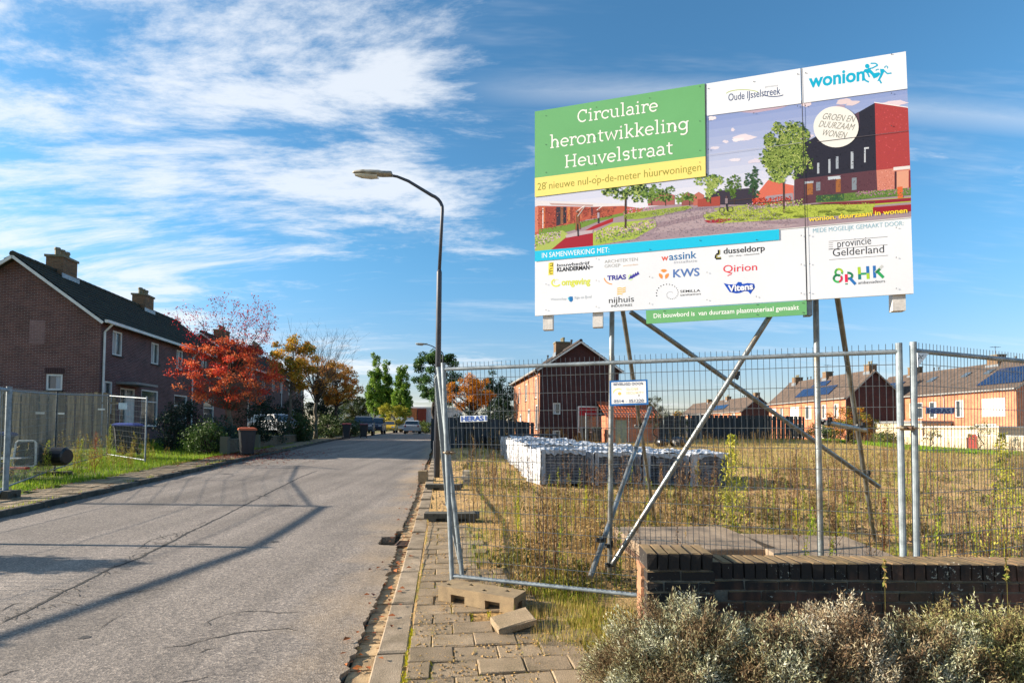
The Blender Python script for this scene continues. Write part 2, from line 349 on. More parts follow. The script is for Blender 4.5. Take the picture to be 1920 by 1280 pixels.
for pts in ([(780, 530), (700, 545), (680, 560)], [(820, 1030), (960, 1010), (1040, 985), (1130, 965), (1290, 935), (1480, 925), (1560, 940)], [(1075, 915), (1062, 890), (1170, 850), (1230, 840), (1300, 835), (1430, 845), (1560, 840)],
            [(900, 1205), (1000, 1190), (1110, 1150)], [(1010, 1050), (1060, 1035), (1110, 1020)], [(550, 755), (650, 742), (760, 728), (850, 715)], [(490, 935), (560, 885), (640, 845)], [(0, 1175), (60, 1145), (130, 1130)],
            [(220, 720), (300, 725), (350, 740)], [(0, 840), (70, 800), (120, 790)], [(1650, 200), (1720, 210), (1790, 178)], [(880, 440), (780, 470), (700, 520)], [(950, 400), (1010, 395), (1060, 375)], [(400, 240), (600, 180), (760, 150)]):
    crack(rp(pts), .0065, .016)
# fine map cracking beside the long joint
for _ in range(46):
    t_ = random.random(); x0, y0 = 40 + 900 * t_, 900 - 470 * t_ + random.gauss(0, 16); P_ = [(x0, y0)]
    for k in range(4): x0 += random.gauss(4, 22); y0 += random.gauss(0, 7); P_.append((x0, y0))
    crack(rp(P_), .004, .008)
# darker tar patches
for cx, cy, w_, h_ in ((1025, 492, .2, .06), (1465, 291, .16, .07), (1345, 245, .16, .05), (1415, 480, .07, .05), (1168, 131, .2, .1), (435, 970, .05, .04)):
    o = hit_road(cx / 2.743, 840 + cy / 2.743, .0025)
    P = [(o.x + w_ * math.cos(a) * random.uniform(.6, 1), o.y + h_ * math.sin(a) * random.uniform(.6, 1)) for a in [k * math.tau / 16 for k in range(16)]]
    MB().add([(x, y, float(road_h(y)) + .0025) for x, y in P], [tuple(range(16))]).build('tar_patch', mat('tar patch', lin('3d3a38'), .8), road)

# ------------------------------------------------------------------ paving pieces
def variants(dims, mtl, n=5, e=.006, jit=.003):
    out = []
    for k in range(n): b = MB(); b.bev((0, 0, -dims[2] / 2), dims, e, jit=jit); out.append(b.build('piece', mtl, mesh_only=True))
    return out
def put(name, me, s, y, top, parent, ang=0, tilt=.006):
    x = s - K * y; yy = y + K * (s + .2 if s > -3 else s + 7.1); x -= K * (yy - y); o = link(name, me, parent); o.location = (x, yy, top)
    o.rotation_euler = (random.gauss(0, tilt), random.gauss(0, tilt), ang + math.atan(K) + random.gauss(0, .008)); return o
slabm = mat('weathered concrete slab', lin('a28d72'), .9, lin('79694f'), 5, 1.0, 150, rnd=.2, fine=.45, lo=.3, hi=.7, detail=9)
kerbm = mat('concrete kerb', lin('a3917a'), .9, lin('7f705a'), 6, .9, 170, rnd=.08, fine=.4)
gutm = mat('yellow gutter brick', lin('c0a57c'), .9, lin('8a7152'), 9, .6, 160, rnd=.12, fine=.2)
dkerbm = mat('dark mossy kerb', lin('5c564b'), .95, lin('3c3a33'), 5, .6, 160, rnd=.15)
rw = sheet('pavement', [S_R + .37, S_R + .385], [2, 30], sand, extra=-.03); lw = sheet('pavement', [-8.3, -8.28], [5, 40], soil_grass, extra=-.02)
gv = variants((.155, .205, .06), gutm)
y = 2.4
while y < 18.5:
    s = -.515 + random.gauss(0, .003)
    if not (7.05 < y < 7.3): put('gutter_brick', random.choice(gv), s, y, float(road_h(y)) - .038 + random.gauss(0, .002), rw, random.gauss(0, .01))
    y += .215
kv = variants((.2, .985, .16), kerbm, 4, .012)
y = 2.2
while y < 31: put('kerb_stone', random.choice(kv), -.33, y, float(road_h(y)) + .022, rw, 0, .003); y += 1.0
sv = variants((.296, .216, .05), slabm, 7, .007, .004); half = variants((.145, .216, .05), slabm, 3, .007)
y, row = 2.75, 0
while y < 9.2:
    smax = float(np.interp(y, [2.7, 3.3, 4.3, 5.2, 6.0, 7.2, 9.2], [1.25, 1.08, .98, .72, .5, .42, .35]))
    s = -.215
    if row % 2: put('half_slab', random.choice(half), s + .074, y, gh(s + .07 - K * y, y) + .016, rw); s += .15
    while s + .15 < smax + random.uniform(-.1, .1):
        px = CX + FPX * (s + .15 - K * y) / y
        if not (4.15 < y < 4.42 and 872 < px < 1010): put('paving_slab', random.choice(sv), s + .15, y, gh(s + .15 - K * y, y) + .016 + random.gauss(0, .0045), rw, 0, .011)
        s += .302
    y += .222; row += 1
lk = variants((.13, .985, .2), dkerbm, 4, .015)
y = -1.0
while y < 48: put('kerb_stone', random.choice(lk), S_L - .068, y, float(road_h(y)) + .105 + random.gauss(0, .004), lw, 0, .006); y += 1.0
lv = variants((.296, .296, .05), slabm, 6, .007, .004)
cnt = 0; y = 5.6; restb = MB()
while y < 42:
    for k in range(4):
        s = -7.3 - .302 * k + (.0 if k else 0)
        if k == 3 and random.random() < .35: continue
        t = float(road_h(y)) + .088 + random.gauss(0, .004)
        if cnt < 250: put('paving_slab', random.choice(lv), s, y, t, lw, 0, .012); cnt += 1
        else: restb.bev((s - K * y, y, t - .025), (.294, .294, .05), .006, rz(math.atan(K)))
    y += .303
restb.build('far_paving_slabs', slabm, lw, stuff=True)
# iron drain grate in the gutter
dg = thing('drain_grate', 'rusty iron drain grate in the gutter beside the broken asphalt edge', 'drain', (-.515 - K * 7.18, 7.18, float(road_h(7.18)) - .035))
rust = mat('rusty iron', lin('6d5140'), .8, lin('42352d'), 20, .4, 120)
b = MB(); 
for sx in (-.085, .085): b.box((dg.location.x + sx, dg.location.y, dg.location.z), (.02, .3, .03))
for sy in (-.14, .14): b.box((dg.location.x, dg.location.y + sy, dg.location.z), (.15, .02, .03))
b.build('frame', rust, dg); 
for k in range(7): MB().box((dg.location.x, dg.location.y - .11 + k * .037, dg.location.z - .003), (.15, .014, .02)).build('bar', rust, dg)
# slab lifted out of the pavement
sl = MB(); c = hit_road(962, 1163, .075)
sl.bev(c, (.3, .215, .05), .008, Matrix.Rotation(.35, 3, 'Z') @ Matrix.Rotation(-.16, 3, 'Y') @ Matrix.Rotation(.1, 3, 'X'), .004)
tag(sl.build('loose_paving_slab', slabm), 'loose grey paving slab lying tilted beside the hole in front of the fence foot', 'paving slab')
# ================================================================== BUILDINGS
redbrick = brick_mat('dark red brick', lin('6c453c'), lin('543532'), lin('8f8782'))
purple = brick_mat('purple brown brick', lin('6a4644'), lin('523836'), lin('857c7a'))
orange = brick_mat('orange brick', lin('c0704a'), lin('a65c3d'), lin('b29c84'))
brown = brick_mat('brown orange brick', lin('b0714c'), lin('965c3f'), lin('a8957f'))
shaded_maroon = brick_mat('maroon brick', lin('462223'), lin('391c1d'), lin('504340'))  # shade on the camera-facing gables is put into this dark brick colour
whitep = mat('white paint', lin('dcdcd6'), .45, lin('cfcec6'), 4)
greyp = mat('grey pvc', lin('8e8f8c'), .5)
tile_dark = mat('mossy dark roof tile', lin('262824'), .85, lin('34382c'), 3, .6, 30, fine=.25)
tile_brown = mat('brown roof tile', lin('63544a'), .85, lin('4c4139'), 2, .5, 30, fine=.2)
tile_dbrown = mat('dark brown roof tile', lin('4a3f3a'), .85, lin('38322f'), 2, .5, 30)
zinc = mat('zinc flashing', lin('9fa3a6'), .4, lin('7f858a'), 6, metal=.6)
solar = mat('solar panel', lin('16233f'), .15, lin('1c2d52'), 3, spec=.9)
chimbrick = brick_mat('mossy chimney brick', lin('7a5c42'), lin('5f4a38'), lin('6c6a55'))
shutter = mat('white roller shutter', lin('e2dfd8'), .5, lin('d5d2c9'), 2, stretch=(.2, .2, 30))
darkw = mat('dark interior', lin('15171a'), .5)
def wall(mb, o, u, L, H, holes, inward, depth=.1, uv0=(0, 0)):
    """brick wall in the plane (o, u, up) with rectangular openings that have real reveals"""
    o, u, inward = Vector(o), Vector(u), Vector(inward)
    xs = sorted({0, L, *[h[0] for h in holes], *[h[1] for h in holes]}); zs = sorted({0, H, *[h[2] for h in holes], *[h[3] for h in holes]})
    P = lambda a, z, d=0: o + u * a + Vector((0, 0, z)) + inward * d
    uvp = lambda a, z: (uv0[0] + a, uv0[1] + z)
    for a0, a1 in zip(xs[:-1], xs[1:]):
        for z0, z1 in zip(zs[:-1], zs[1:]):
            m_, n_ = (a0 + a1) / 2, (z0 + z1) / 2
            if any(h[0] < m_ < h[1] and h[2] < n_ < h[3] for h in holes): continue
            mb.quad(P(a0, z0), P(a1, z0), P(a1, z1), P(a0, z1), [uvp(a0, z0), uvp(a1, z0), uvp(a1, z1), uvp(a0, z1)])
    for a0, a1, z0, z1 in [h[:4] for h in holes]:
        for (p, q) in (((a0, z0), (a0, z1)), ((a0, z1), (a1, z1)), ((a1, z1), (a1, z0)), ((a1, z0), (a0, z0))):
            mb.quad(P(*p), P(*q), P(*q, depth), P(*p, depth), [uvp(*p), uvp(*q), (uvp(*q)[0] + depth, uvp(*q)[1]), (uvp(*p)[0] + depth, uvp(*p)[1])])
def window(parent, o, u, inward, a0, a1, z0, z1, kind='plain', frame=.07, fm=None):
    o, u, inward = Vector(o), Vector(u), Vector(inward); P = lambda a, z, d: o + u * a + Vector((0, 0, z)) + inward * d
    rot = Matrix((u, inward, Vector((0, 0, 1)))).transposed(); w, h = a1 - a0, z1 - z0; fm = fm or whitep
    if kind == 'shutter':
        b = MB(); n = max(4, int(h / .09))
        for k in range(n): b.box(P((a0 + a1) / 2, z0 + h * (k + .5) / n, .03), (w - .004, .03, h / n - .012), rot)
        b.box(P((a0 + a1) / 2, (z0 + z1) / 2, .05), (w - .01, .02, h - .01), rot)
        return b.build('roller_shutter', shutter, parent)
    b = MB()
    for (ca, cz, sa, sz) in (((a0 + a1) / 2, z0 + frame / 2, w, frame), ((a0 + a1) / 2, z1 - frame / 2, w, frame), (a0 + frame / 2, (z0 + z1) / 2, frame, h - 2 * frame), (a1 - frame / 2, (z0 + z1) / 2, frame, h - 2 * frame)):
        b.box(P(ca, cz, .055), (sa, .07, sz), rot)
    if kind in ('split', 'door'): b.box(P(a0 + w * .42, (z0 + z1) / 2, .055), (frame * .8, .06, h - 2 * frame), rot)
    if kind == 'top': b.box(P((a0 + a1) / 2, z0 + h * .68, .055), (w - 2 * frame, .06, frame * .8), rot)
    if kind == 'door': b.box(P(a0 + w * .7, z0 + h * .45, .06), (w * .5, .05, h * .85), rot)
    f = b.build('window' if kind != 'door' else 'front_door', fm, parent)
    MB().box(P((a0 + a1) / 2, (z0 + z1) / 2, .085), (w - frame, .01, h - frame), rot).build('pane', glass, f)
    if kind in ('split', 'plain', 'net') and w < 2.2:
        MB().box(P(a0 + w * .3, (z0 + z1) / 2, .076), (w * .32, .003, h - 2.2 * frame), rot).build('curtain', net, f)
    MB().box(P((a0 + a1) / 2, z0 - .03, .0), (w + .1, .14, .05), rot).build('sill', mat('sill', lin('3a3634'), .7), f)
    return f
def tiled(mb, o, u, v, n, L, S, cw=.22, cl=.32):
    """tiled slope: o = lower corner, u along the eave, v up the slope, n out of it"""
    o, u, v, n = map(Vector, (o, u, v, n)); rows = max(2, round(S / cl)); cl = S / rows; nc = max(2, round(L / cw)); cw = L / nc
    prof = [(0, .012), (.25, .03), (.55, .022), (.8, .002)]
    for r in range(rows):
        j = random.uniform(-.004, .004); A, B = [], []
        for k in range(nc):
            dz = random.uniform(-.003, .003)
            for t, h in prof:
                p = o + u * ((k + t) * cw); A.append(p + v * (r * cl) + n * (h + .035 + dz + j)); B.append(p + v * ((r + 1) * cl) + n * (h + dz))
        p = o + u * L; A.append(p + v * (r * cl) + n * .047); B.append(p + v * ((r + 1) * cl) + n * .012)
        C_ = [a - n * .05 for a in A]; m_ = len(A)
        mb.add(A + B + C_, [(i, i + 1, m_ + i + 1, m_ + i) for i in range(m_ - 1)] + [(2 * m_ + i, 2 * m_ + i + 1, i + 1, i) for i in range(m_ - 1)])
def house_row(name, label, cat, Cn, d, n, L, D, zb, ze, zr, bm_, rm, front=(), gable=(), chims=(), verge=whitep, gutter=whitep, pipes=(), panels=(), skylights=(), vents=(), group=None, over=.3, cw=.22, gm=None):
    """Cn = near front corner; d along the front, n from the front into the house"""
    Cn, d, n = Vector((Cn[0], Cn[1], 0)), Vector(d).normalized(), Vector(n).normalized(); up = Vector((0, 0, 1))
    t = thing(name, label, cat, (Cn.x, Cn.y, zb), group); o = Cn + up * zb; H = ze - zb
    mb = MB(); wall(mb, o, d, L, H, [f[:4] for f in front], n)
    bw_ = MB(); wall(bw_, o + n * D, d, L, H, [], -n); bw_.build('back_wall', bm_, t)
    g = MB()
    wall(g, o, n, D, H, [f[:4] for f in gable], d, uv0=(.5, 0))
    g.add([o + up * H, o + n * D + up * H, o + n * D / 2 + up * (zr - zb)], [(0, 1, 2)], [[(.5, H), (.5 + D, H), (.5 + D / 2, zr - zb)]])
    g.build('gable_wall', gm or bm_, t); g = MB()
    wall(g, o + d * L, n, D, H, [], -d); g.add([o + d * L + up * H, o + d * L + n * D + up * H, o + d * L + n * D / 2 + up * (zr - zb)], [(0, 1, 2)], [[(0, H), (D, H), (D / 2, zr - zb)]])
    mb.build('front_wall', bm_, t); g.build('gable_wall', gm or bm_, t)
    slope = Vector((0, 0, zr - ze)) + n * (D / 2); S0 = slope.length; sv_ = slope.normalized(); out = d.cross(sv_); out = out if out.z > 0 else -out
    sv2 = (Vector((0, 0, zr - ze)) - n * (D / 2)).normalized(); out2 = d.cross(sv2); out2 = out2 if out2.z > 0 else -out2
    rf = MB(); tiled(rf, o + up * H - sv_ * over - d * over + out * .05, d, sv_, out, L + 2 * over, S0 + over, cw)
    tiled(rf, o + n * D + up * H - sv2 * over - d * over + out2 * .05, d, sv2, out2, L + 2 * over, S0 + over, cw)
    for (oo, s_, ou) in ((o + up * H, sv_, out), (o + n * D + up * H, sv2, out2)):
        a = oo - s_ * over - d * over; rf.quad(a, a + d * (L + 2 * over), a + d * (L + 2 * over) + s_ * (S0 + over), a + s_ * (S0 + over))
    roof = rf.build('roof', rm, t)
    rd = MB(); k = 0; rc = o + n * D / 2 + up * (zr - zb + .09) - d * over; nseg = int((L + 2 * over) / .4)
    for k in range(nseg): a = rc + d * (k * (L + 2 * over) / nseg); rd.tube([a, a + d * ((L + 2 * over) / nseg + .03)], [.13, .115], 8)
    rd.build('ridge_tiles', rm, roof)
    vb = MB(); rot = lambda s_, ou: Matrix((s_, d, s_.cross(d))).transposed()
    for oo, s_ in ((o + up * H, sv_), (o + n * D + up * H, sv2)):
        for e_ in (-over - .02, L + over + .02):
            cpt = oo + d * e_ + s_ * ((S0 - over) / 2) + up * -.02; vb.box(cpt, (S0 + over, .035, .11), rot(s_, None)); vb.build('verge_board', verge, roof); vb = MB()
    gt = MB(); gx = o + up * (H - .12) - n * (over + .06) - d * over; rotg = Matrix((d, n, up)).transposed()
    gt.box(gx + d * (L / 2 + over), (L + 2 * over, .13, .12), rotg); gt.build('gutter', gutter, roof)
    for a in pipes:
        p = o + d * a - n * .07; MB().tube([gx + d * (a + over) + up * -.05, p + up * (H - .5), p + up * .1], .045, 8).build('drainpipe', gutter, t)
    for f in front: window(t, o, d, n, *f[:4], kind=f[4] if len(f) > 4 else 'plain')
    for f in gable: window(t, o, n, d, *f[:4], kind=f[4] if len(f) > 4 else 'plain')
    ridge = lambda a, off=0: o + d * a + n * (D / 2 + off) + up * (zr - zb)
    for (a, w, dp, h, pots) in chims:
        cc = MB(); c0 = ridge(a); W, Dp = w / 2, dp / 2; lo_ = -1.0
        for (p, q, ln) in ((-d * W - n * Dp, n, dp), (-d * W + n * Dp, d, w), (d * W + n * Dp, -n, dp), (d * W - n * Dp, -d, w)):
            cc.quad(c0 + p + up * lo_, c0 + p + q * ln + up * lo_, c0 + p + q * ln + up * h, c0 + p + up * h, [(0, lo_), (ln, lo_), (ln, h), (0, h)])
        ch = cc.build('chimney', chimbrick, roof)   # sub-part of the roof
        cp = MB(); cp.box(c0 + up * (h + .05), (w + .1, dp + .1, .1), rotg)
        for k in range(pots):
            pp = c0 + d * ((k + .5) / pots - .5) * w + up * (h + .1); cp.tube([pp, pp + up * .25, pp + up * .26, pp + up * .36], [.1, .1, .13, .11], 8)
        cp.build('chimney_pots', mat('pot', lin('7d7668'), .8, lin('5d5d40'), 4), roof)
        fl = MB(); fl.box(c0 - n * (Dp + .03) - up * .25, (w + .25, .03, .5), rotg); fl.build('flashing', zinc, roof)
    for (a0, a1, s0, s1, nc, nr) in panels:
        for i in range(nc):
            for j in range(nr):
                pa = a0 + (a1 - a0) * (i + .5) / nc; ps = s0 + (s1 - s0) * (j + .5) / nr
                cpt = o + up * H + d * pa + sv_ * ps + out * .17
                MB().box(cpt, ((a1 - a0) / nc - .04, (s1 - s0) / nr - .04, .04), Matrix((d, sv_, d.cross(sv_))).transposed()).build('solar_panel', solar, roof)
    for (a, s_, w, h) in skylights:
        MB().box(o + up * H + d * a + sv_ * s_ + out * .13, (w, h, .1), Matrix((d, sv_, d.cross(sv_))).transposed()).build('skylight', mat('skylight', lin('55616c'), .2), roof)
    for a in vents: p = ridge(a); MB().tube([p, p + up * .45, p + up * .46, p + up * .6], [.06, .06, .09, .09], 8).build('vent_pipe', darkw, roof)
    return t
# ---- left row, near house: front looks over the street (shaded), gable towards the camera
DL = Vector((-.155, 1, 0)).normalized(); NL = Vector((-1, -.155, 0)).normalized()
zb1 = .55
near = house_row('brick_house', 'dark brick house nearest on the street with a mossy black roof and two chimneys', 'house', (-16.9, 22.0), DL, NL, 13.9, 6.2, zb1, 5.85, 8.2, purple, tile_dark,
    front=[(.85, 1.6, 3.95, 5.0, 'split'), (4.1, 4.85, 3.95, 5.0, 'split'), (6.75, 7.5, 3.95, 5.0, 'split'), (9.9, 10.7, 3.95, 5.0, 'split'), (12.2, 13.0, 3.95, 5.0, 'split'),
           (.35, .95, 1.45, 2.8, 'plain'), (1.55, 2.75, .1, 2.6, 'door'), (3.3, 4.9, .9, 2.65, 'top'), (6.6, 8.2, .8, 2.6, 'top'), (10.4, 12.0, .8, 2.6, 'top')],
    gable=[(1.35, 1.95, 2.35, 3.0, 'plain')], chims=[(2.6, .95, .7, .72, 3), (9.6, .95, .7, .72, 3)], pipes=[.15, 8.6], gm=redbrick, cw=.2)
o0 = Vector((-16.9, 22, zb1)); rotL = Matrix((DL, NL, Vector((0, 0, 1)))).transposed()
MB().box(o0 + DL * 2.15 - NL * .4 + Vector((0, 0, 2.78)), (1.9, .8, .1), rotL).build('door_canopy', greyp, near)
_pb = MB(); wall(_pb, o0 + NL * 2.05 - DL * .006 + Vector((0, 0, 4.2)), NL, .55, .95, [], DL); _pb.build('repaired_brick_patch', brick_mat('pale brick', lin('866660'), lin('7b5c5a'), lin('8f8684')), near)
bl = MB()
for k in range(9): bl.box(o0 + NL * (1.33 + k * .08) - DL * .012 + Vector((0, 0, 3.14)), (.03, .065, .22), rotL)
bl.build('window_lintel', mat('soldier bricks', lin('4a3434'), .85, rnd=.1), near, stuff=True)
ln = thing('shed_roof', 'low lean-to with a flat grey roof behind the timber fence', 'shed', (-19.9, 21.0, .6))
MB().box((-20.1, 21.2, 2.75), (3.4, 1.8, .1), Matrix.Rotation(.05, 3, 'Y')).build('roof', greyp, ln); MB().box((-20.1, 21.3, 1.6), (3.0, 1.3, 2.2)).build('wall', mat('green wood', lin('3c4a3c'), .8), ln)
# ---- second block along the street
house_row('terraced_house', 'second brick block along the street, behind the red tree', 'house', (-13.5 - .155 * 39.6 + .1, 39.6), DL, NL, 18.3, 6.2, .75, 5.85, 8.2, redbrick, tile_dark,
    front=[(a, a + .8, 3.7, 4.75, 'split') for a in (1, 3.6, 6.4, 9, 12, 14.8, 17)] + [(a, a + 1.7, .8, 2.4, 'top') for a in (2.3, 7.5, 12.9)],
    chims=[(3.6, 1.3, .75, .75, 3), (12, 1.3, .75, .75, 3)], pipes=[.15, 9.2])
MB_c = MB()
# ---- the house on its own across the field: left wall sunlit, gable towards the camera in shade
DC = Vector((-.135, 1, 0)).normalized(); NC = Vector((1, .135, 0)).normalized()
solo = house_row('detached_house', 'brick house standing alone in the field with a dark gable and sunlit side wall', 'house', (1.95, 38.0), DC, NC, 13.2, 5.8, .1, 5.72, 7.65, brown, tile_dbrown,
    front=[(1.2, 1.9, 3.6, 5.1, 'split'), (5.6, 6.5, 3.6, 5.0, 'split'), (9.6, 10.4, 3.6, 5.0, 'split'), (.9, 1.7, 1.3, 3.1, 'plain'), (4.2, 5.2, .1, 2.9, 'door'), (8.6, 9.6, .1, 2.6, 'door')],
    gable=[(.95, 1.5, 2.4, 3.2, 'plain'), (.95, 1.5, .5, 1.25, 'plain')], chims=[(5.5, .9, 1.3, .75, 3)], pipes=[.2, 12.8], vents=[2.5, 11.5], verge=whitep, gutter=greyp, gm=shaded_maroon)
oc = Vector((1.95, 38, .1)); rotC = Matrix((NC, DC, Vector((0, 0, 1)))).transposed()
# shop-like window with a red blind, and the brick annex with an orange tiled lean-to roof
f_ = MB()
for (a, z, w, h) in ((3.5, 1.15, 1.5, .09), (3.5, 2.95, 1.5, .09), (2.8, 2.05, .09, 1.7), (4.2, 2.05, .09, 1.7)): f_.box(oc + NC * a - DC * .05 + Vector((0, 0, z)), (w, .1, h), rotC)
wf = f_.build('window', whitep, solo); MB().box(oc + NC * 3.5 - DC * .03 + Vector((0, 0, 1.75)), (1.3, .03, 1.15), rotC).build('pane', mat('warm pane', lin('6d5a4c'), .15, spec=.8), wf)
MB().box(oc + NC * 3.5 - DC * .05 + Vector((0, 0, 2.6)), (1.3, .05, .55), rotC).build('red_blind', mat('red cloth', lin('a8262c'), .8), wf)
an = MB(); a0 = oc + NC * 4.3 - DC * 2.2; wall(an, a0, NC, 3.6, 2.3, [(.5, 1.3, .1, 2.0)], DC); wall(an, a0, DC, 2.2, 2.3, [], NC); wall(an, a0 + NC * 3.6, DC, 2.2, 2.3, [], -NC)
ann = an.build('annex', orange, solo)
rr = MB(); vv = (DC * 2.2 + Vector((0, 0, 1.1))).normalized(); tiled(rr, a0 - NC * .2 + Vector((0, 0, 2.25)) - vv * .2, NC, vv, NC.cross(vv), 4.0, 2.66); rr.build('annex_roof', mat('orange tile', lin('b8623a'), .8, lin('9a4c30'), 3), ann)
MB().box(a0 + NC * .9 + DC * .05 + Vector((0, 0, 1.05)), (.8, .05, 1.9), rotC).build('annex_door', mat('green door', lin('9aa58a'), .5), ann)
# ---- terraces on the right: orange fronts in full sun
RY = Vector((0, 1, 0)); RX = Vector((1, 0, 0)); zbr = 0
def lvl(a, w, k): return (a, a + w, 2.9, 4.6, k)
house_row('terraced_house', 'long sunlit orange brick terrace across the field, behind the coupled fence posts', 'house', (44.6, 47.6), RY, RX, 21.4, 8, zbr, 5.45, 8.2, orange, tile_brown,
    front=[lvl(1.1, 2.4, 'shutter'), lvl(5.6, .95, 'split'), lvl(9.0, .95, 'split'), lvl(10.9, 1.9, 'top'), lvl(14.0, 1.5, 'shutter'), lvl(16.5, .9, 'split'), lvl(18.5, .9, 'split'), (8.4, 9.8, .1, 2.4, 'door'), (2, 4.4, .7, 2.2, 'top'), (11, 13, .7, 2.2, 'top')],
    chims=[(6.3, 1.2, .9, .9, 0), (17.2, 1.2, .9, .9, 0)], pipes=[7.9, 16], panels=[(-.1, 4.6, .6, 3.6, 4, 2), (16.8, 21.2, .5, 3.2, 4, 2)], skylights=[(12.5, 3, .8, .9), (8.2, 3.2, .7, .8), (5.6, 3.3, .7, .8)], vents=[13.6, 14.3, 4.2], verge=greyp, gutter=greyp)
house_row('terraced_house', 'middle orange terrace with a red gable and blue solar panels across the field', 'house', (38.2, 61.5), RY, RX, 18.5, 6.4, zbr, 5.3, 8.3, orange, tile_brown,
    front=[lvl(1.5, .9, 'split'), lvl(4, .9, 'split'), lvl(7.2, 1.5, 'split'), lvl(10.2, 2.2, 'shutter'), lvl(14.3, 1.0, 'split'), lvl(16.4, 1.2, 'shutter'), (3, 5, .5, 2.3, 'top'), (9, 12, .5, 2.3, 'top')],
    chims=[(.6, .9, .9, .75, 2), (9, .9, .9, .75, 0), (16.5, .9, 1.1, .7, 3)], pipes=[6], panels=[(4.2, 12, .7, 2.4, 4, 1), (7, 10.5, 2.6, 3.6, 2, 1)], vents=[13, 13.8], verge=greyp, gutter=greyp, gm=shaded_maroon)
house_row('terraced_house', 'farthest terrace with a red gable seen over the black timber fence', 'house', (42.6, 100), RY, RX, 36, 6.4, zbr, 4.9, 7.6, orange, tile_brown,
    front=[lvl(3, 1.4, 'split'), lvl(9, 1.4, 'split')], chims=[(.8, .9, .9, .7, 0), (14, 1, .9, .7, 3), (25, 1, .9, .7, 0)], panels=[(10, 18, .8, 2.4, 4, 1)], vents=[6, 6.8], verge=greyp, gutter=greyp, gm=shaded_maroon)
# flat-roofed bays and garden walls before the terraces
def lowbox(name, label, cat, x0, x1, y0, y1, z1, wallm, capm, z0=0, cap=.22, group=None, out=.15):
    t = thing(name, label, cat, ((x0 + x1) / 2, (y0 + y1) / 2, z0), group); b = MB()
    wall(b, (x0, y0, z0), (1, 0, 0), x1 - x0, z1 - z0, [], (0, 1, 0)); wall(b, (x0, y0, z0), (0, 1, 0), y1 - y0, z1 - z0, [], (1, 0, 0)); wall(b, (x1, y0, z0), (0, 1, 0), y1 - y0, z1 - z0, [], (-1, 0, 0))
    wall(b, (x0, y1, z0), (1, 0, 0), x1 - x0, z1 - z0, [], (0, -1, 0)); b.build('wall', wallm, t)
    MB().box(((x0 + x1) / 2, (y0 + y1) / 2, z1 + cap / 2), (x1 - x0 + 2 * out, y1 - y0 + 2 * out, cap)).build('coping' if y1 - y0 < .5 or x1 - x0 < .5 else 'flat_roof', capm, t); return t
cream = mat('cream render', lin('cbbba0'), .85, lin('b9a88c'), 1.5, .3, 30)
lowbox('extension', 'flat-roofed brown extension under the shuttered window of the nearest terrace', 'extension', 40.2, 44.5, 44.5, 52.5, 1.85, cream, whitep, cap=.12)
lowbox('extension', 'flat-roofed grey extension at the foot of the orange terrace', 'extension', 41.5, 44.5, 54.5, 66.5, 2.3, cream, mat('grey fascia', lin('777a7c'), .6), cap=.25)
lowbox('garden_wall', 'long cream garden wall at the edge of the field, with a red door beside it', 'wall', 35.4, 35.6, 42.0, 52.0, 1.0, cream, whitep, cap=.06, out=.04)
lowbox('garden_wall', 'cream garden wall nearer the frame edge, past the red door', 'wall', 35.4, 35.6, 35.5, 41.0, 1.2, cream, whitep, cap=.06, out=.04)
rdr = thing('garden_door', 'red garden door between two cream walls', 'door', (35.5, 41.5, 0)); MB().box((35.5, 41.5, .65), (.06, .9, 1.3)).build('door_leaf', mat('red door', lin('8c2f2a'), .6), rdr)
MB().box((35.5, 41.5, 1.38), (.1, 1.0, .06)).build('lintel', whitep, rdr)
# pale extension behind the black fence
lowbox('shed', 'dark timber shed with a slanted pale roof behind the black fence', 'shed', 17.5, 24.5, 51, 56, 2.5, mat('dark timber', lin('23262b'), .8), mat('pale roof', lin('8d8878'), .7), cap=.12)
# buildings closing the street
lowbox('apartment_building', 'pale building with horizontal siding at the end of the street behind the cars', 'building', -33, -20.5, 100, 108, 6.3, mat('pale siding', lin('c9c4b8'), .7, lin('b5b0a6'), 1, stretch=(.1, .1, 12)), greyp, .7)
b_ = lowbox('workshop', 'white building with an orange brick corner at the end of the street', 'building', -17.5, -9, 90, 98, 4.6, mat('white render', lin('cfd0cf'), .8), whitep, .7)
for k, (x, m_) in enumerate(((-17.2, 'd07a48'), (-15.7, '8c3a26'))): MB().box((x + .7, 89.7, 2.6), (1.35, .5, 3.8)).build('brick_pier', mat('pier ' + m_, lin(m_), .8), b_)
k_ = thing('carport', 'small dark carport on posts behind the grass bank at the end of the street', 'carport', (-9.6, 80, .7))
MB().box((-9.6, 80, 2.4), (4.2, 3, .25)).build('roof', darkw, k_)
for x in (-11.5, -9.6, -7.7): MB().box((x, 78.7, 1.5), (.18, .18, 1.7)).build('post', mat('yellow timber', lin('8a7440'), .8), k_)
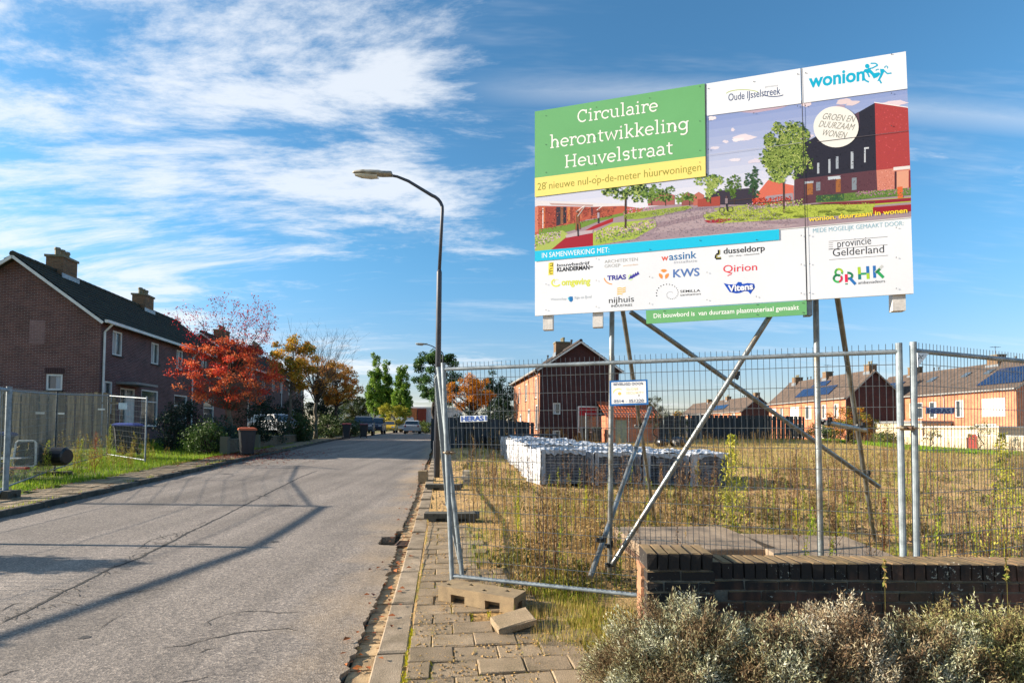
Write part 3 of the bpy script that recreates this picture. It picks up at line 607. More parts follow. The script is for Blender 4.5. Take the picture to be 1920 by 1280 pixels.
# ================================================================== SITE FENCES
galv = mat('galvanised steel', lin('8f9aa0'), .55, lin('6d777d'), 12, .15, 200, metal=.35, fine=.08)
galv_d = mat('dull galvanised wire', lin('8a8f90'), .45, lin('6d7172'), 20, metal=.6)
conc = mat('concrete foot', lin('a08a68'), .9, lin('847258'), 8, .6, 220, fine=.22)
conc_d = mat('dark rubber foot', lin('5b584e'), .9, lin('413f38'), 8, .6, 160)
def heras(label, A0, A1, B0, B1, group='mobile fence panels', cat='fence panel', wires=True, hs=.157, vs_=.04, wr=.0024, top=.97, bot=.03, r=.0215):
    A0, A1, B0, B1 = map(Vector, (A0, A1, B0, B1)); t = thing('site_fence', label, cat, A0, group)
    P = lambda s, h: (A0.lerp(A1, h)).lerp(B0.lerp(B1, h), s)
    for a, b in ((A0, A1), (B0, B1)): MB().tube([a, b], r, 12).build('post', galv, t, smooth=False)
    MB().tube([P(0, top), P(1, top)], r * .8, 10).build('top_rail', galv, t); MB().tube([P(0, bot), P(1, bot)], r * .8, 10).build('bottom_rail', galv, t)
    L = (B0 - A0).length; H = (A1 - A0).length; w = MB(); nv = int(L / vs_); nh = int(H * (top - bot) / hs)
    nrm = (B0 - A0).cross(A1 - A0).normalized()
    if nrm.y > 0: nrm = -nrm
    for k in range(1, nv): s = k / nv; j = random.uniform(-.0012, .0012); w.tube([P(s, bot - .012) + nrm * .012, P(s + j, top * .5) + nrm * .004, P(s, top + .028) + nrm * .013], wr, 3, cap=False)
    for k in range(1, nh + 1): h = bot + (top - bot) * k / (nh + .6); w.tube([P(0, h), P(1, h)], wr * 1.15, 3, cap=False)
    w.build('wire_mesh', galv_d, t); return t, P, nrm
def foot(label, c, ang, m=conc, dims=(.74, .23, .13), tilt=0, group='fence feet', holes=True):
    t = thing('ballast_block', label, 'fence foot', c, group); Lx, Ly, Lz = dims; Lz = dims[2]; rot = rz(ang) @ Matrix.Rotation(tilt, 3, 'Y'); b = MB(); c = Vector(c)
    bx = lambda x0, x1, y0, y1, z0, z1: b.box(c + rot @ Vector(((x0 + x1) / 2, (y0 + y1) / 2, (z0 + z1) / 2)), (x1 - x0, y1 - y0, z1 - z0), rot)
    hx = [-.3, -.12, .06, .24]; X = [-Lx / 2] + [v for h in hx for v in (h - .022, h + .022)] + [Lx / 2]
    if holes:
        for i, (x0, x1) in enumerate(zip(X[:-1], X[1:])):
            if i % 2 == 0: bx(x0, x1, -Ly / 2, Ly / 2, Lz * .55, Lz)
            else:
                o = .04 if (i // 2) % 2 else -.04
                bx(x0, x1, -Ly / 2, o - .022, Lz * .55, Lz); bx(x0, x1, o + .022, Ly / 2, Lz * .55, Lz)
    else: bx(-Lx / 2, Lx / 2, -Ly / 2, Ly / 2, Lz * .55, Lz)
    for x0, x1 in ((-.37, -.24), (-.1, .1), (.24, .37)):
        for y0, y1 in ((-Ly / 2, -.045), (.045, Ly / 2)): bx(x0, x1, y0 , y1, 0, Lz * .55 + .001 * 0)
    bx(-.34, .34, -.04, .04, .02, Lz * .5)
    o = b.build('body', m, t, bevel=0); return t
# panel facing the camera
A0, A1 = at(848, 1091, 4.97), at(831, 680, 4.97); B1 = at(1685, 643, 3.78); B0 = B1 - Vector((-.012, 0, A1.z - A0.z))
fp, FP, FN = heras('wire fence panel facing the road, carrying the blue-edged security sign', A0, A1, B0, B1)
A2 = at(1712, 641, 3.76); A2b = A2 - Vector((0, 0, 2.03)); D2 = Vector((3.24, 1.33, 0))
fp2, FP2, FN2 = heras('wire fence panel running out of frame beyond the two coupled posts', A2b, A2, A2b + D2, A2 + D2)
# panels along the kerb, seen almost edge-on
q = [(at(867, 1080, 5.15), at(822, 688, 5.15)), (at(838, 948, 8.45), at(816, 702, 8.45)), (at(834, 902, 11.95), at(817, 738, 11.95)), (at(833, 868, 15.5), at(824, 752, 15.5)), (at(831, 852, 19), at(826, 760, 19))]
for (a, b), lab in zip(zip(q[:-1], q[1:]), ('leaning fence panel along the kerb, first behind the corner post', 'second fence panel along the kerb, between the two dark feet', 'third fence panel along the kerb, beside the lamp post', 'fourth and farthest fence panel along the kerb')):
    heras(lab, a[0], a[1], b[0], b[1])
def coupler(parent, c, w=.09):
    c = Vector(c); t = MB().box(c, (w, .012, .035)).build('clamp', mat('zinc clamp', lin('a59a83'), .5, lin('6c5138'), 30, metal=.4), parent)
    MB().tube([c + Vector((0, -.05, 0)), c + Vector((0, .05, 0))], .009, 8).build('bolt', rust, t)
    for s in (-1, 1):
        b = MB(); b.tube([c + Vector((s * w * .42 + .026 * math.cos(a), .026 * math.sin(a), 0)) for a in [k * math.tau / 10 for k in range(11)]], .008, 6); b.build('ring', mat('zinc clamp', (0, 0, 0)), t)
coupler(fp, at(1701, 802, 3.72))
coupler(fp, at(843, 848, 4.95), .07)
foot('sunlit concrete fence foot with holes, standing on the pavement under the corner post', (-.25, 4.69, .035), math.atan2(-.36, .62) * .9)
foot('dark fence foot on the pavement, second along the kerb', (-.93, 8.55, .03), .05, conc_d, (.86, .24, .17), holes=False)
foot('dark fence foot at the base of the lamp post', (-1.5, 12.1, .1), .02, conc_d, (.82, .24, .17), holes=False)
# fence on the far side of the street
def post(x, y, top=2.0): z = gh(x, y) + .08; return Vector((x, y, z)), Vector((x, y, z + top))
lp = [(-9.62, 10.1), (-11.5, 13.6), (-13.05, 17.4), (-11.2, 16.5)]
labs = ('fence panel across the street, nearest the frame edge', 'fence panel across the street in front of the timber fence', 'short fence panel across the street turned towards the road, with a paper notice')
far_f = []
for (a, b), lab in zip(zip(lp[:-1], lp[1:]), labs):
    far_f.append(heras(lab, *post(*a), *post(*b), group='mobile fence panels', wr=.0036, vs_=.055 if a != lp[2] else .08)[0])
for (px, py, Y) in ((75, 774, 13.0), (113, 775, 13.8), (190, 767, 16.2)):
    MB().box(at(px, py, Y), (.2, .015, .05)).build('name_plate', whitep, far_f[0 if px < 100 else 1])
tag(MB().box(at(230.5, 761, 16.7), (.26, .015, .2)).build('paper_notice', mat('laminated paper', lin('cfe0e6'), .3)), 'pale paper notice hung on the short fence panel', 'notice')
foot('dark fence foot on the kerb across the street', (-9.55, 10.0, gh(-9.55, 10) + .01), 0, conc_d, (.74, .26, .15), holes=False)
foot('fence foot half sunk in the grass across the street', (-11.45, 13.5, gh(-11.45, 13.5) - .04), .2, conc_d, (.74, .23, .13), holes=False)
# more of the same fence outside the frame: its shadow crosses the road
for k, (a, b) in enumerate(zip([(-9.35, 10.0), (-9.1, 6.9), (-9.6, 3.9)], [(-9.1, 6.9), (-9.6, 3.9), (-9.3, .6)])):
    heras(('fence panel across the street beside the nearest kerb', 'fence panel across the street closer to the photographer', 'fence panel across the street level with the photographer')[k], *post(*a), *post(*b), wr=.0045, vs_=.12, hs=.5, r=.045)
# background site fence beyond the pallets
bp_ = [(4.6, 33.5), (7.6, 35), (10.3, 36.5), (13.1, 37.5)]
for k, (a, b) in enumerate(zip(bp_[:-1], bp_[1:])):
    A, B = post(*a), post(*b); heras(('far fence panel before the detached house', 'far fence panel behind the black rubbish bags', 'far fence panel before the black timber fence')[k], *A, *B, wr=.006, vs_=.16, hs=.3, r=.03)
# ------------------------------------------------------------------ timber fences
def timber(label, P0, P1, h, m, w=.14, gap=.01, wave=.0, group=None, name='timber_fence', far=False, post_m=None):
    P0, P1 = Vector(P0), Vector(P1); L = (P1 - P0).length; u = (P1 - P0).normalized(); n = Vector((u.y, -u.x, 0)); n = n if n.y < 0 else -n
    t = thing(name, label, 'fence', P0, group); rot = Matrix((u, n, Vector((0, 0, 1)))).transposed(); k = 0; a = w / 2; me = None
    while a < L:
        hh = h + wave * math.sin(math.pi * ((a % 1.8) / 1.8)) + random.uniform(-.01, .01); c = P0 + u * a + Vector((0, 0, gh(P0.x + u.x * a, P0.y + u.y * a) + hh / 2)) - Vector((0, 0, P0.z))
        MB().box(c + n * (.04 if k % 2 else 0), (w * random.uniform(.94, 1.0), .018, hh), rot @ rz(random.gauss(0, .01))).build('plank', m, t); a += w + gap; k += 1
    for a in np.arange(0, L + .1, 1.9):
        x, y = (P0 + u * a).x, (P0 + u * a).y; MB().box((x - n.x * .05, y - n.y * .05, gh(x, y) + h / 2 + .02), (.08, .08, h + .06), rot).build('post', post_m or m, t)
    for z in (.4, h - .3): MB().box((P0 + P1) / 2 - n * .035 + Vector((0, 0, gh((P0.x + P1.x) / 2, (P0.y + P1.y) / 2) + z - P0.z)), (L, .03, .07), rot).build('rail', m, t)
    return t
grey_wood = mat('weathered grey timber', lin('a38e6e'), .85, lin('5c4c36'), 3, .5, 60, stretch=(6, 6, .35), rnd=.5)
black_wood = mat('black stained timber', lin('1e2126'), .7, lin('2c3036'), 3, .3, 60, stretch=(4, 4, .4), rnd=.4)
timber('grey weathered timber fence with scalloped tops before the nearest house', (-21.5, 19.6, 0), (-14.6, 19.9, 0), 1.95, grey_wood, .13, .03, .12)
timber('black timber fence along the back of the field', (14.6, 44.5, 0), (25.5, 47.0, 0), 2.05, black_wood, .2, .015)
timber('black timber fence beside the detached house, left of the black one with the shed', (7.9, 40.2, 0), (14.4, 44.4, 0), 1.95, mat('dark brown slats', lin('37312f'), .8, rnd=.3), .3, .03, name='slat_fence')
timber('dark timber fence along the street side of the field, behind the fence label', (-3.9, 26.5, 0), (1.3, 30.5, 0), 1.55, black_wood, .25, .02)

# ================================================================== FLAT PRINT
class Plane:
    def __init__(s, o, u, n): s.o, s.u, s.n, s.v = Vector(o), Vector(u).normalized(), Vector(n).normalized(), None; s.v = s.n.cross(s.u).normalized(); s.v = s.v if s.v.z > 0 else -s.v
    def ab(s, px, py):
        d = Vector(ray(px, py)); e = Vector((0, 0, EYE)); p = e + d * ((s.o - e).dot(s.n) / d.dot(s.n)); q_ = p - s.o; return (q_.dot(s.u), q_.dot(s.v))
    def pt(s, a, b, h=0): return s.o + s.u * a + s.v * b + s.n * h
FONT = {}
TEXTS = []
class Print:
    """flat printing on a plane; every layer lies a fraction of a millimetre above the one below"""
    def __init__(s, plane, h0=.0005): s.pl = plane; s.h = h0; s.V = []; s.F = []; s.C = []
    def up(s, d=.00001): s.h += d
    def raw(s, ab, faces, col):
        o = len(s.V); s.V += [s.pl.pt(a, b, s.h) for a, b in ab]
        for f in faces: s.F.append([i + o for i in f]); s.C.append(col)
        s.up()
    def poly(s, pts, col): s.raw([s.pl.ab(*p) for p in pts], [list(range(len(pts)))], lin(col)); return s
    def blob(s, cx, cy, rx, ry, col, n=18, j=.25, slant=0): return s.poly([(cx + rx * math.cos(a) * (1 + random.uniform(-j, j)), cy + ry * math.sin(a) * (1 + random.uniform(-j, j)) + slant * rx * math.cos(a)) for a in [k * math.tau / n for k in range(n)]], col)
    def line(s, p, q_, w, col):
        dx, dy = q_[0] - p[0], q_[1] - p[1]; l = math.hypot(dx, dy) or 1; nx, ny = -dy / l * w / 2, dx / l * w / 2
        return s.poly([(p[0] + nx, p[1] + ny), (q_[0] + nx, q_[1] + ny), (q_[0] - nx, q_[1] - ny), (p[0] - nx, p[1] - ny)], col)
    def path(s, pts, w, col):
        for a, b in zip(pts[:-1], pts[1:]): s.line(a, b, w, col)
        return s
    def arc(s, cx, cy, rx, ry, a0, a1, w, col, n=14): return s.path([(cx + rx * math.cos(R(a0 + (a1 - a0) * k / n)), cy - ry * math.sin(R(a0 + (a1 - a0) * k / n))) for k in range(n + 1)], w, col)
    def specks(s, n, f, cols, size=1.6):
        """many tiny leaf or flower marks; f() gives a pixel position"""
        for c in cols:
            V, F = [], []
            for k in range(n // len(cols)):
                x, y = f(); r_ = size * random.uniform(.5, 1.2); a0 = random.random() * 6.28; o = len(V)
                V += [s.pl.ab(x + r_ * math.cos(a0 + q_) * (1.3 if q_ else .8), y + r_ * math.sin(a0 + q_)) for q_ in (0, 2.1, 4.2)]; F.append([o, o + 1, o + 2])
            s.raw(V, F, lin(c))
        return s
    def tree(s, cx, cy, rx, ry, cols, n, size=2.2, trunk=None, nk=26):
        if trunk: s.line((cx, cy), (cx + trunk[0], trunk[1]), trunk[2], '4a3830')
        K_ = [(random.gauss(0, .42), random.gauss(0, .42), random.uniform(.16, .32)) for _ in range(nk)]; K_ = [k for k in K_ if k[0] ** 2 + k[1] ** 2 < .8] or K_
        def f():
            k = random.choice(K_); a = random.random() * 6.28; r_ = k[2] * math.sqrt(random.random()); return cx + rx * (k[0] + r_ * math.cos(a)), cy + ry * (k[1] + r_ * math.sin(a))
        return s.specks(n, f, cols, size)
    def build(s, name, parent):
        me = bpy.data.meshes.new(name); off = WPOS.get(parent.name, Vector()); me.from_pydata([tuple(v - off) for v in s.V], [], s.F)
        ca = me.color_attributes.new('Col', 'FLOAT_COLOR', 'CORNER'); flat = []
        for f, c in zip(s.F, s.C): flat += [*c, 1.0] * len(f)
        ca.data.foreach_set('color', flat); me.materials.append(PRINT); return link(name, me, parent)
def text(plane, parent, s, p0, p1, hpx, col, bold=0, italic=0, name='lettering', h=.0006, case='x'):
    """one line of lettering from p0 to p1 (its baseline as seen), hpx = height of the letters as seen"""
    cu = bpy.data.curves.new('t', 'FONT'); cu.body = s; cu.offset = bold; cu.resolution_u = 3; cu.shear = italic
    o = bpy.data.objects.new('t', cu); C.objects.link(o); TEXTS.append((o, plane, parent, p0, p1, hpx, col, name, h, s))
def flush_text():
    bpy.context.view_layer.update(); dg_ = bpy.context.evaluated_depsgraph_get()
    for o, pl, parent, p0, p1, hpx, col, name, h, s in TEXTS:
        me = o.evaluated_get(dg_).to_mesh(); P = [v.co.copy() for v in me.vertices]; F = [list(p.vertices) for p in me.polygons]
        if not P: continue
        x0, x1 = min(v.x for v in P), max(v.x for v in P); cap = .72 if any(c.isupper() or c in 'lkdbhft0123456789' for c in s) else .53
        a, b = Vector(pl.ab(*p0)), Vector(pl.ab(*p1)); w = (b - a); L = w.length; w = w / L; nrm = Vector((-w.y, w.x)); hh = (Vector(pl.ab(p0[0], p0[1] - hpx)) - a).length
        sx = L / (x1 - x0); sy = hh / cap; q_ = Print(pl, h)
        q_.raw([tuple(a + w * ((v.x - x0) * sx) + nrm * (v.y * sy)) for v in P], F, lin(col)); q_.build(name, parent)
    for t in TEXTS: cu = t[0].data; bpy.data.objects.remove(t[0]); bpy.data.curves.remove(cu)
    TEXTS.clear()
# slab-serif capitals and small letters drawn with a broad pen
def L_(*p): return [p[i:i + 2] for i in range(0, len(p), 2)]
def A_(cx, cy, rx, ry, a0, a1, n=12): return [(cx + rx * math.cos(R(a0 + (a1 - a0) * k / n)), cy + ry * math.sin(R(a0 + (a1 - a0) * k / n))) for k in range(n + 1)]
def sf(x, y, a=.2, b=.2): return L_(x - a, y, x + b, y)
SLAB = {
 'C': (1.22, [A_(.64, .71, .52, .66, 48, 312), L_(1.03, .98, 1.03, 1.34)]), 'i': (.62, [L_(.32, .06, .32, .95), sf(.32, .06), sf(.27, .95, .2, .05), A_(.31, 1.33, .035, .035, 0, 360, 8)]),
 'r': (.86, [L_(.3, .06, .3, .95), sf(.3, .06), sf(.25, .95, .2, .05), A_(.66, .6, .36, .35, 75, 178), L_(.76, .95, .8, .78)]), 'c': (.92, [A_(.5, .5, .4, .44, 48, 318), L_(.8, .7, .8, .9)]),
 'u': (1.16, [L_(.25, .95, .25, .4) + A_(.55, .4, .3, .34, 180, 300), L_(.87, .06, .87, .95), sf(.2, .95, .18, .05), sf(.82, .95, .18, .05), sf(.92, .06, .05, .18)]), 'l': (.62, [L_(.32, .06, .32, 1.5), sf(.32, .06), sf(.27, 1.5, .2, .05)]),
 'a': (1.0, [A_(.46, .64, .3, .3, 150, 0) + L_(.76, .6, .76, .06), A_(.44, .3, .32, .25, 60, 330), sf(.8, .06, .04, .16)]), 'e': (.98, [A_(.5, .5, .4, .44, 0, 318), L_(.12, .52, .9, .52)]),
 'h': (1.2, [L_(.28, .06, .28, 1.5), sf(.28, .06), sf(.23, 1.5, .2, .05), A_(.6, .58, .31, .36, 175, 0) + L_(.91, .58, .91, .06), sf(.91, .06, .17, .17)]), 'n': (1.2, [L_(.28, .06, .28, .95), sf(.28, .06), sf(.23, .95, .2, .05), A_(.6, .58, .31, .36, 175, 0) + L_(.91, .58, .91, .06), sf(.91, .06, .17, .17)]),
 'o': (1.04, [A_(.52, .5, .42, .44, 0, 360, 20)]), 't': (.78, [L_(.34, 1.28, .34, .3) + A_(.56, .3, .22, .24, 180, 300), L_(.08, .95, .7, .95)]), 'w': (1.5, [L_(.14, .95, .44, .06, .76, .9, 1.08, .06, 1.38, .95), sf(.14, .95, .12, .2), sf(1.38, .95, .2, .12)]),
 'k': (1.08, [L_(.28, .06, .28, 1.5), sf(.28, .06), sf(.23, 1.5, .2, .05), L_(.3, .42, .82, .95), L_(.48, .6, .9, .06), sf(.84, .95, .2, .12), sf(.92, .06, .12, .14)]), 'g': (1.1, [A_(.48, .55, .38, .4, 0, 360, 18), L_(.88, .95, .88, -.1) + A_(.52, -.1, .36, .3, 0, -140), sf(.9, .95, .04, .16)]),
 'v': (1.02, [L_(.14, .95, .51, .06, .88, .95), sf(.14, .95, .12, .18), sf(.88, .95, .18, .12)]), 'H': (1.5, [L_(.32, .06, .32, 1.36), L_(1.18, .06, 1.18, 1.36), L_(.32, .74, 1.18, .74)] + [sf(x, y) for x in (.32, 1.18) for y in (.06, 1.36)]),
 's': (.84, [A_(.42, .71, .28, .23, 40, 260) + A_(.44, .28, .28, .23, 80, -140), L_(.68, .72, .68, .92)])}
def slab_text(plane, parent, s, p0, p1, wd=.15, col='f2f0ea'):
    a, b = Vector(plane.ab(*p0)), Vector(plane.ab(*p1)); u = b - a; L = u.length; u = u / L; n = Vector((-u.y, u.x)); tot = sum(SLAB[c][0] for c in s) - .1; k = L / tot; x = -.05; pr = Print(plane, .0067)
    for ch in s:
        w, strokes = SLAB[ch]
        for st in strokes:
            V, F = [], []
            for i, p in enumerate(st):
                q0, q1 = st[max(0, i - 1)], st[min(len(st) - 1, i + 1)]; d = Vector((q1[0] - q0[0], q1[1] - q0[1])).normalized(); e = Vector((-d.y, d.x)); ww = wd / 2
                if 0 < i < len(st) - 1:
                    d1 = Vector((p[0] - q0[0], p[1] - q0[1])).normalized(); c_ = abs(d.dot(d1)); ww = wd / 2 / max(.55, c_)
                if abs(d.y) < .1 and len(st) == 2: ww *= .8
                P = Vector(p); 
                if len(st) == 2: P = P + d * (wd * .3) * (1 if i else -1) * (1 if abs(d.y) > .1 else 0)
                for sgn in (1, -1): t_ = P + e * ww * sgn; V.append(tuple(a + u * ((x + t_.x) * k) + n * (t_.y * k)))
            pr.raw(V, [[2 * i, 2 * i + 2, 2 * i + 3, 2 * i + 1] for i in range(len(st) - 1)], lin(col))
        x += w
    return pr.build('title_lettering', parent)

# ================================================================== THE BILLBOARD
AB = R(15.2); BU = Vector((math.cos(AB), -math.sin(AB), 0)); BN = Vector((-math.sin(AB), -math.cos(AB), 0))
BP = Plane((.97, 5.3, 0), BU, BN)
bb = thing('billboard', 'large building-project billboard with green title panel on scaffold tubes', 'billboard', (2.0, 5.05, 0))
def board_panel(pts, th=.018, off=0, m=None, name='board_panel'):
    ab = [BP.ab(*p) for p in pts]; b = MB(); b.prism(ab, BP.o + BP.n * off, BP.u, BP.v, -BP.n, th); return b.build(name, m or mat('white sign board', lin('e4e7ec'), .5, lin('dee1e6'), 1.5, fine=.012), bb)
pan1 = board_panel([(1003, 211), (1500.5, 129), (1512, 562), (1003, 592)]); pan2 = board_panel([(1502.5, 128.7), (1698, 97), (1713, 550), (1514.5, 562)])
pan3 = board_panel([(1003, 210), (1321, 157.6), (1323.5, 331), (1003, 370)], .003, .006, mat('green sign sheet', lin('6cae70'), .5, lin('68a96c'), 1.5, fine=.012), 'title_panel')
pan4 = board_panel([(1211, 582), (1512, 563.5), (1512.6, 590), (1212, 607)], .01, .004, mat('green sign sheet', (0, 0, 0)), 'strip_panel')
alu = mat('sign back batten', lin('d9d5cf'), .5)
for (px, yb, m_) in ((1026, 617, alu), (1120, 612, alu), (1518, 590, galv), (1688.5, 581, alu)):
    a, b0 = BP.ab(px, yb); a2, b1 = BP.ab(px, 230); cpt = BP.pt(a, (b0 + b1) / 2, -.065)
    MB().box(cpt, (.1 if m_ is alu else .06, .08, b1 - b0), Matrix((BP.u, BP.n, BP.v)).transposed()).build('batten', m_, bb)
a0, _ = BP.ab(1003, 400); a1, _ = BP.ab(1700, 300)
for z in (3.1, 4.3): MB().tube([BP.pt(a0 + .1, z, -.135), BP.pt(a1 - .05, z, -.135)], .024, 10).build('cross_tube', galv, bb)
# --- picture
pic = Print(BP)
T0, T1, B0_, B1_ = (1003, 262), (1706, 160), (1003, 425), (1709, 352)
for k in range(12):
    f0, f1 = k / 12, (k + 1) / 12; mixp = lambda p, q_, f: (p[0] + (q_[0] - p[0]) * f, p[1] + (q_[1] - p[1]) * f); g = .5 * (f0 + f1)
    c = [int(a + (b - a) * g) for a, b in zip((0x84, 0x96, 0xc6), (0xe6, 0xe3, 0xe8))]; rgt = 1701 + 7 * f1
    pic.poly([mixp(T0, T1, f0), mixp(B0_, B1_, 0) if 0 else (1003, mixp(T0, B0_, f0)[1]), (1003, mixp(T0, B0_, f1)[1]), (rgt, mixp(T1, B1_, f1)[1]), (1701 + 7 * f0, mixp(T1, B1_, f0)[1])][1:], '%02x%02x%02x' % tuple(c)); 
pic.up()
for (x, y, rx, ry, c) in ((1400, 257, 26, 6, 'ddd2da'), (1385, 262, 12, 4, 'e6dde2'), (1362, 266, 7, 3, 'd9d0da'), (1340, 278, 9, 3, 'd6cfdb'), (1374, 243, 5, 3, 'd9d0da'), (1430, 205, 60, 5, 'b9a3b3'), (1508, 196, 14, 6, 'dccbd0'), (1590, 192, 24, 6, 'd8c6c9'), (1573, 200, 14, 5, 'a896ab'), (1670, 195, 34, 6, 'd9c9d2'), (1335, 222, 8, 4, 'e6dce0'), (1510, 255, 16, 6, 'd8ccd6'), (1380, 300, 12, 3, 'dcd6e0'), (1415, 302, 14, 4, 'd2cad8')):
    for j in range(4): pic.blob(x + random.uniform(-rx, rx) * .5, y + random.uniform(-ry, ry) * .4, rx * .55, ry * .7, c, 12, .3, -.16)
g_ = '9b8890'
pic.poly([(1003, 418), (1240, 385), (1330, 379), (1708, 366), (1708.5, 407), (1513, 425), (1460, 430), (1003, 471)], g_)
for c, y0 in (('8d7c88', 4), ('a7959a', 12), ('937f87', 24), ('aa979c', 33)): pic.poly([(1230, 395 + y0), (1330, 383 + y0 * .7), (1440, 400 + y0 * .6), (1500, 405 + y0 * .5), (1460, 408 + y0 * .6), (1330, 395 + y0 * .9), (1225, 405 + y0)], c)
pic.poly([(1003, 388), (1010, 386), (1108, 388), (1165, 386), (1205, 391), (1204, 397), (1160, 403), (1100, 412), (1010, 440), (1003, 441)], 'b25a44')
for x0, x1, c in ((1003, 1009, 'c97c66'), (1018, 1022, 'c2683c'), (1022, 1043, '9b4436'), (1043, 1051, '35303c'), (1051, 1056, '8a5a40'), (1056, 1062, '2f2b36'), (1064, 1069, 'c47a48'), (1069, 1074, '8b4338'), (1084, 1092, 'b9694e'), (1092, 1103, 'a34b3c'), (1108, 1112, '5b3940'), (1112, 1128, '94443a'), (1128, 1140, 'a45540'), (1150, 1156, '8c4440')):
    pic.poly([(x0, 388), (x1, 388), (x1, 436 - (x1 - 1003) * .3), (x0, 436 - (x0 - 1003) * .3)], c)
pic.poly([(1003, 375), (1010, 376), (1170, 383), (1172, 386), (1112, 388), (1105, 385), (1010, 386), (1003, 385)], 'd8d3d6'); pic.poly([(1030, 381), (1112, 384), (1112, 387), (1034, 384.5)], 'b99a94'); pic.line((1018, 390), (1018, 428), 1.6, 'e6e2e0'); pic.line((1096, 386), (1080, 397), 1.6, 'e6e2e0'); pic.line((1130, 386), (1118, 395), 1.4, 'e6e2e0')
pic.poly([(1010, 441), (1011, 430), (1060, 422), (1110, 412), (1168, 399), (1170, 404), (1120, 416), (1095, 426), (1055, 437)], '6e8a38')
pic.poly([(1170, 402), (1205, 398), (1240, 392), (1290, 388), (1285, 394), (1240, 403), (1205, 410), (1170, 412)], '8ba046')
pic.poly([(1003, 441), (1055, 432), (1066, 440), (1060, 446), (1033, 468.5), (1003, 471)], 'a3b25a'); pic.poly([(1033, 468.6), (1060, 446), (1085, 441), (1113, 437), (1112, 461.5)], '9c2230'); pic.poly([(1096, 433), (1112, 424), (1150, 408.5), (1149, 416), (1118, 428), (1100, 435)], 'a3272f')
pic.poly([(1060, 441), (1085, 434), (1112, 431), (1110, 437), (1062, 446)], 'b8a8ad'); pic.poly([(1112, 437), (1150, 418), (1228, 411), (1231, 424), (1190, 448), (1112, 461)], 'a0b24c')
qd = lambda P: (lambda: (lambda a, b: (P[0][0] * (1 - a) * (1 - b) + P[1][0] * a * (1 - b) + P[2][0] * a * b + P[3][0] * (1 - a) * b, P[0][1] * (1 - a) * (1 - b) + P[1][1] * a * (1 - b) + P[2][1] * a * b + P[3][1] * (1 - a) * b))(random.random(), random.random()))
fl1 = qd([(1114, 432), (1228, 412), (1230, 424), (1116, 452)]); pic.specks(500, fl1, ['c391bf', 'd9b3cf', '7d9440', '5f7a34', 'b27fb0', 'c9c76a'], 1.7)
pic.specks(260, qd([(1003, 440), (1052, 433), (1050, 445), (1003, 466)]), ['c391bf', 'd9b3cf', '8aa04a', '5f7a34'], 1.6); pic.specks(120, qd([(1168, 392), (1225, 388), (1230, 396), (1170, 404)]), ['d48ab4', 'e0a6c4', '6e8a38'], 1.6)
pic.specks(120, qd([(1116, 446), (1228, 420), (1200, 440), (1120, 458)]), ['4c6a2c', '86a044'], 2)
G1, G2, G3, G4 = '3e5a2a', '5c7a35', '7f9a48', 'a8b865'
for (x0, x1, c) in ((1215, 1265, 'a4605c'), (1278, 1300, '8f5450'), (1300, 1320, 'b56a5c')): pic.poly([(x0, 366), ((x0 + x1) / 2, 360), (x1, 366), (x1, 384), (x0, 386)], c)
pic.poly([(1318, 372), (1345, 358), (1416, 352), (1418, 384), (1350, 384), (1320, 386)], '3a3440'); pic.poly([(1417, 366), (1440, 338), (1488, 348), (1488, 380), (1417, 386)], 'cc6a56'); pic.poly([(1432, 378), (1436, 368), (1486, 362), (1488, 379)], '9a8f98'); pic.poly([(1308, 374), (1350, 368), (1350, 386), (1308, 388)], 'a0483c')
pic.poly([(1180, 400), (1240, 392), (1290, 386), (1300, 390), (1240, 404), (1190, 412)], '93a548'); pic.poly([(1317, 404), (1345, 396), (1400, 392), (1515, 384), (1708, 370), (1708, 379), (1640, 385), (1637, 401), (1513, 408), (1430, 414), (1345, 419), (1325, 412)], 'a8b64a'); pic.poly([(1338, 391), (1400, 384), (1410, 390), (1350, 398)], 'a0ae4c')
pic.poly([(1320, 414), (1345, 410), (1378, 411), (1350, 418), (1328, 418)], '9a3038')
for x, y, rx in ((1332, 408, 8), (1362, 402, 9), (1385, 412, 12), (1405, 404, 10), (1440, 410, 16), (1455, 403, 12), (1480, 398, 10), (1500, 406, 14), (1545, 397, 14), (1560, 402, 16), (1600, 395, 14), (1575, 393, 10)): pic.blob(x, y, rx, 2.6, '5d6a2c', 14, .25); pic.blob(x, y - 1.5, rx * .7, 1.8, '79882f', 12, .3)
pic.tree(1173, 360, 52, 22, [G1, G2, G3, G4, '2f4522'], 520, 2.8, (0, 428, 3.6)); pic.tree(1222, 362, 20, 24, [G1, G2, G3], 200, 2.4, (0, 385, 2)); pic.tree(1248, 366, 20, 20, [G2, G3, G1], 200, 2.2, (0, 386, 1.6)); pic.tree(1276, 372, 12, 13, [G2, G3], 90, 2); pic.tree(1293, 370, 12, 15, [G2, G3, G1], 100, 2, (0, 386, 1.5))
pic.tree(1332, 342, 30, 36, [G1, G2, G3, G4], 420, 2.6, (0, 382, 2)); pic.tree(1377, 350, 18, 26, [G1, G2], 200, 2.4, (0, 384, 1.6)); pic.tree(1412, 342, 22, 30, ['2c4a2e', '3f6034', '35523a'], 260, 2.4, (0, 382, 2))
pic.poly([(1502, 272), (1640, 193.6), (1643, 320), (1489, 338), (1489, 300)], '2b2a35'); pic.poly([(1489, 337), (1643, 319), (1645.5, 369), (1489, 384)], '5a3a42'); pic.poly([(1603, 214), (1610, 210), (1612, 240), (1604, 242)], '5a4450')
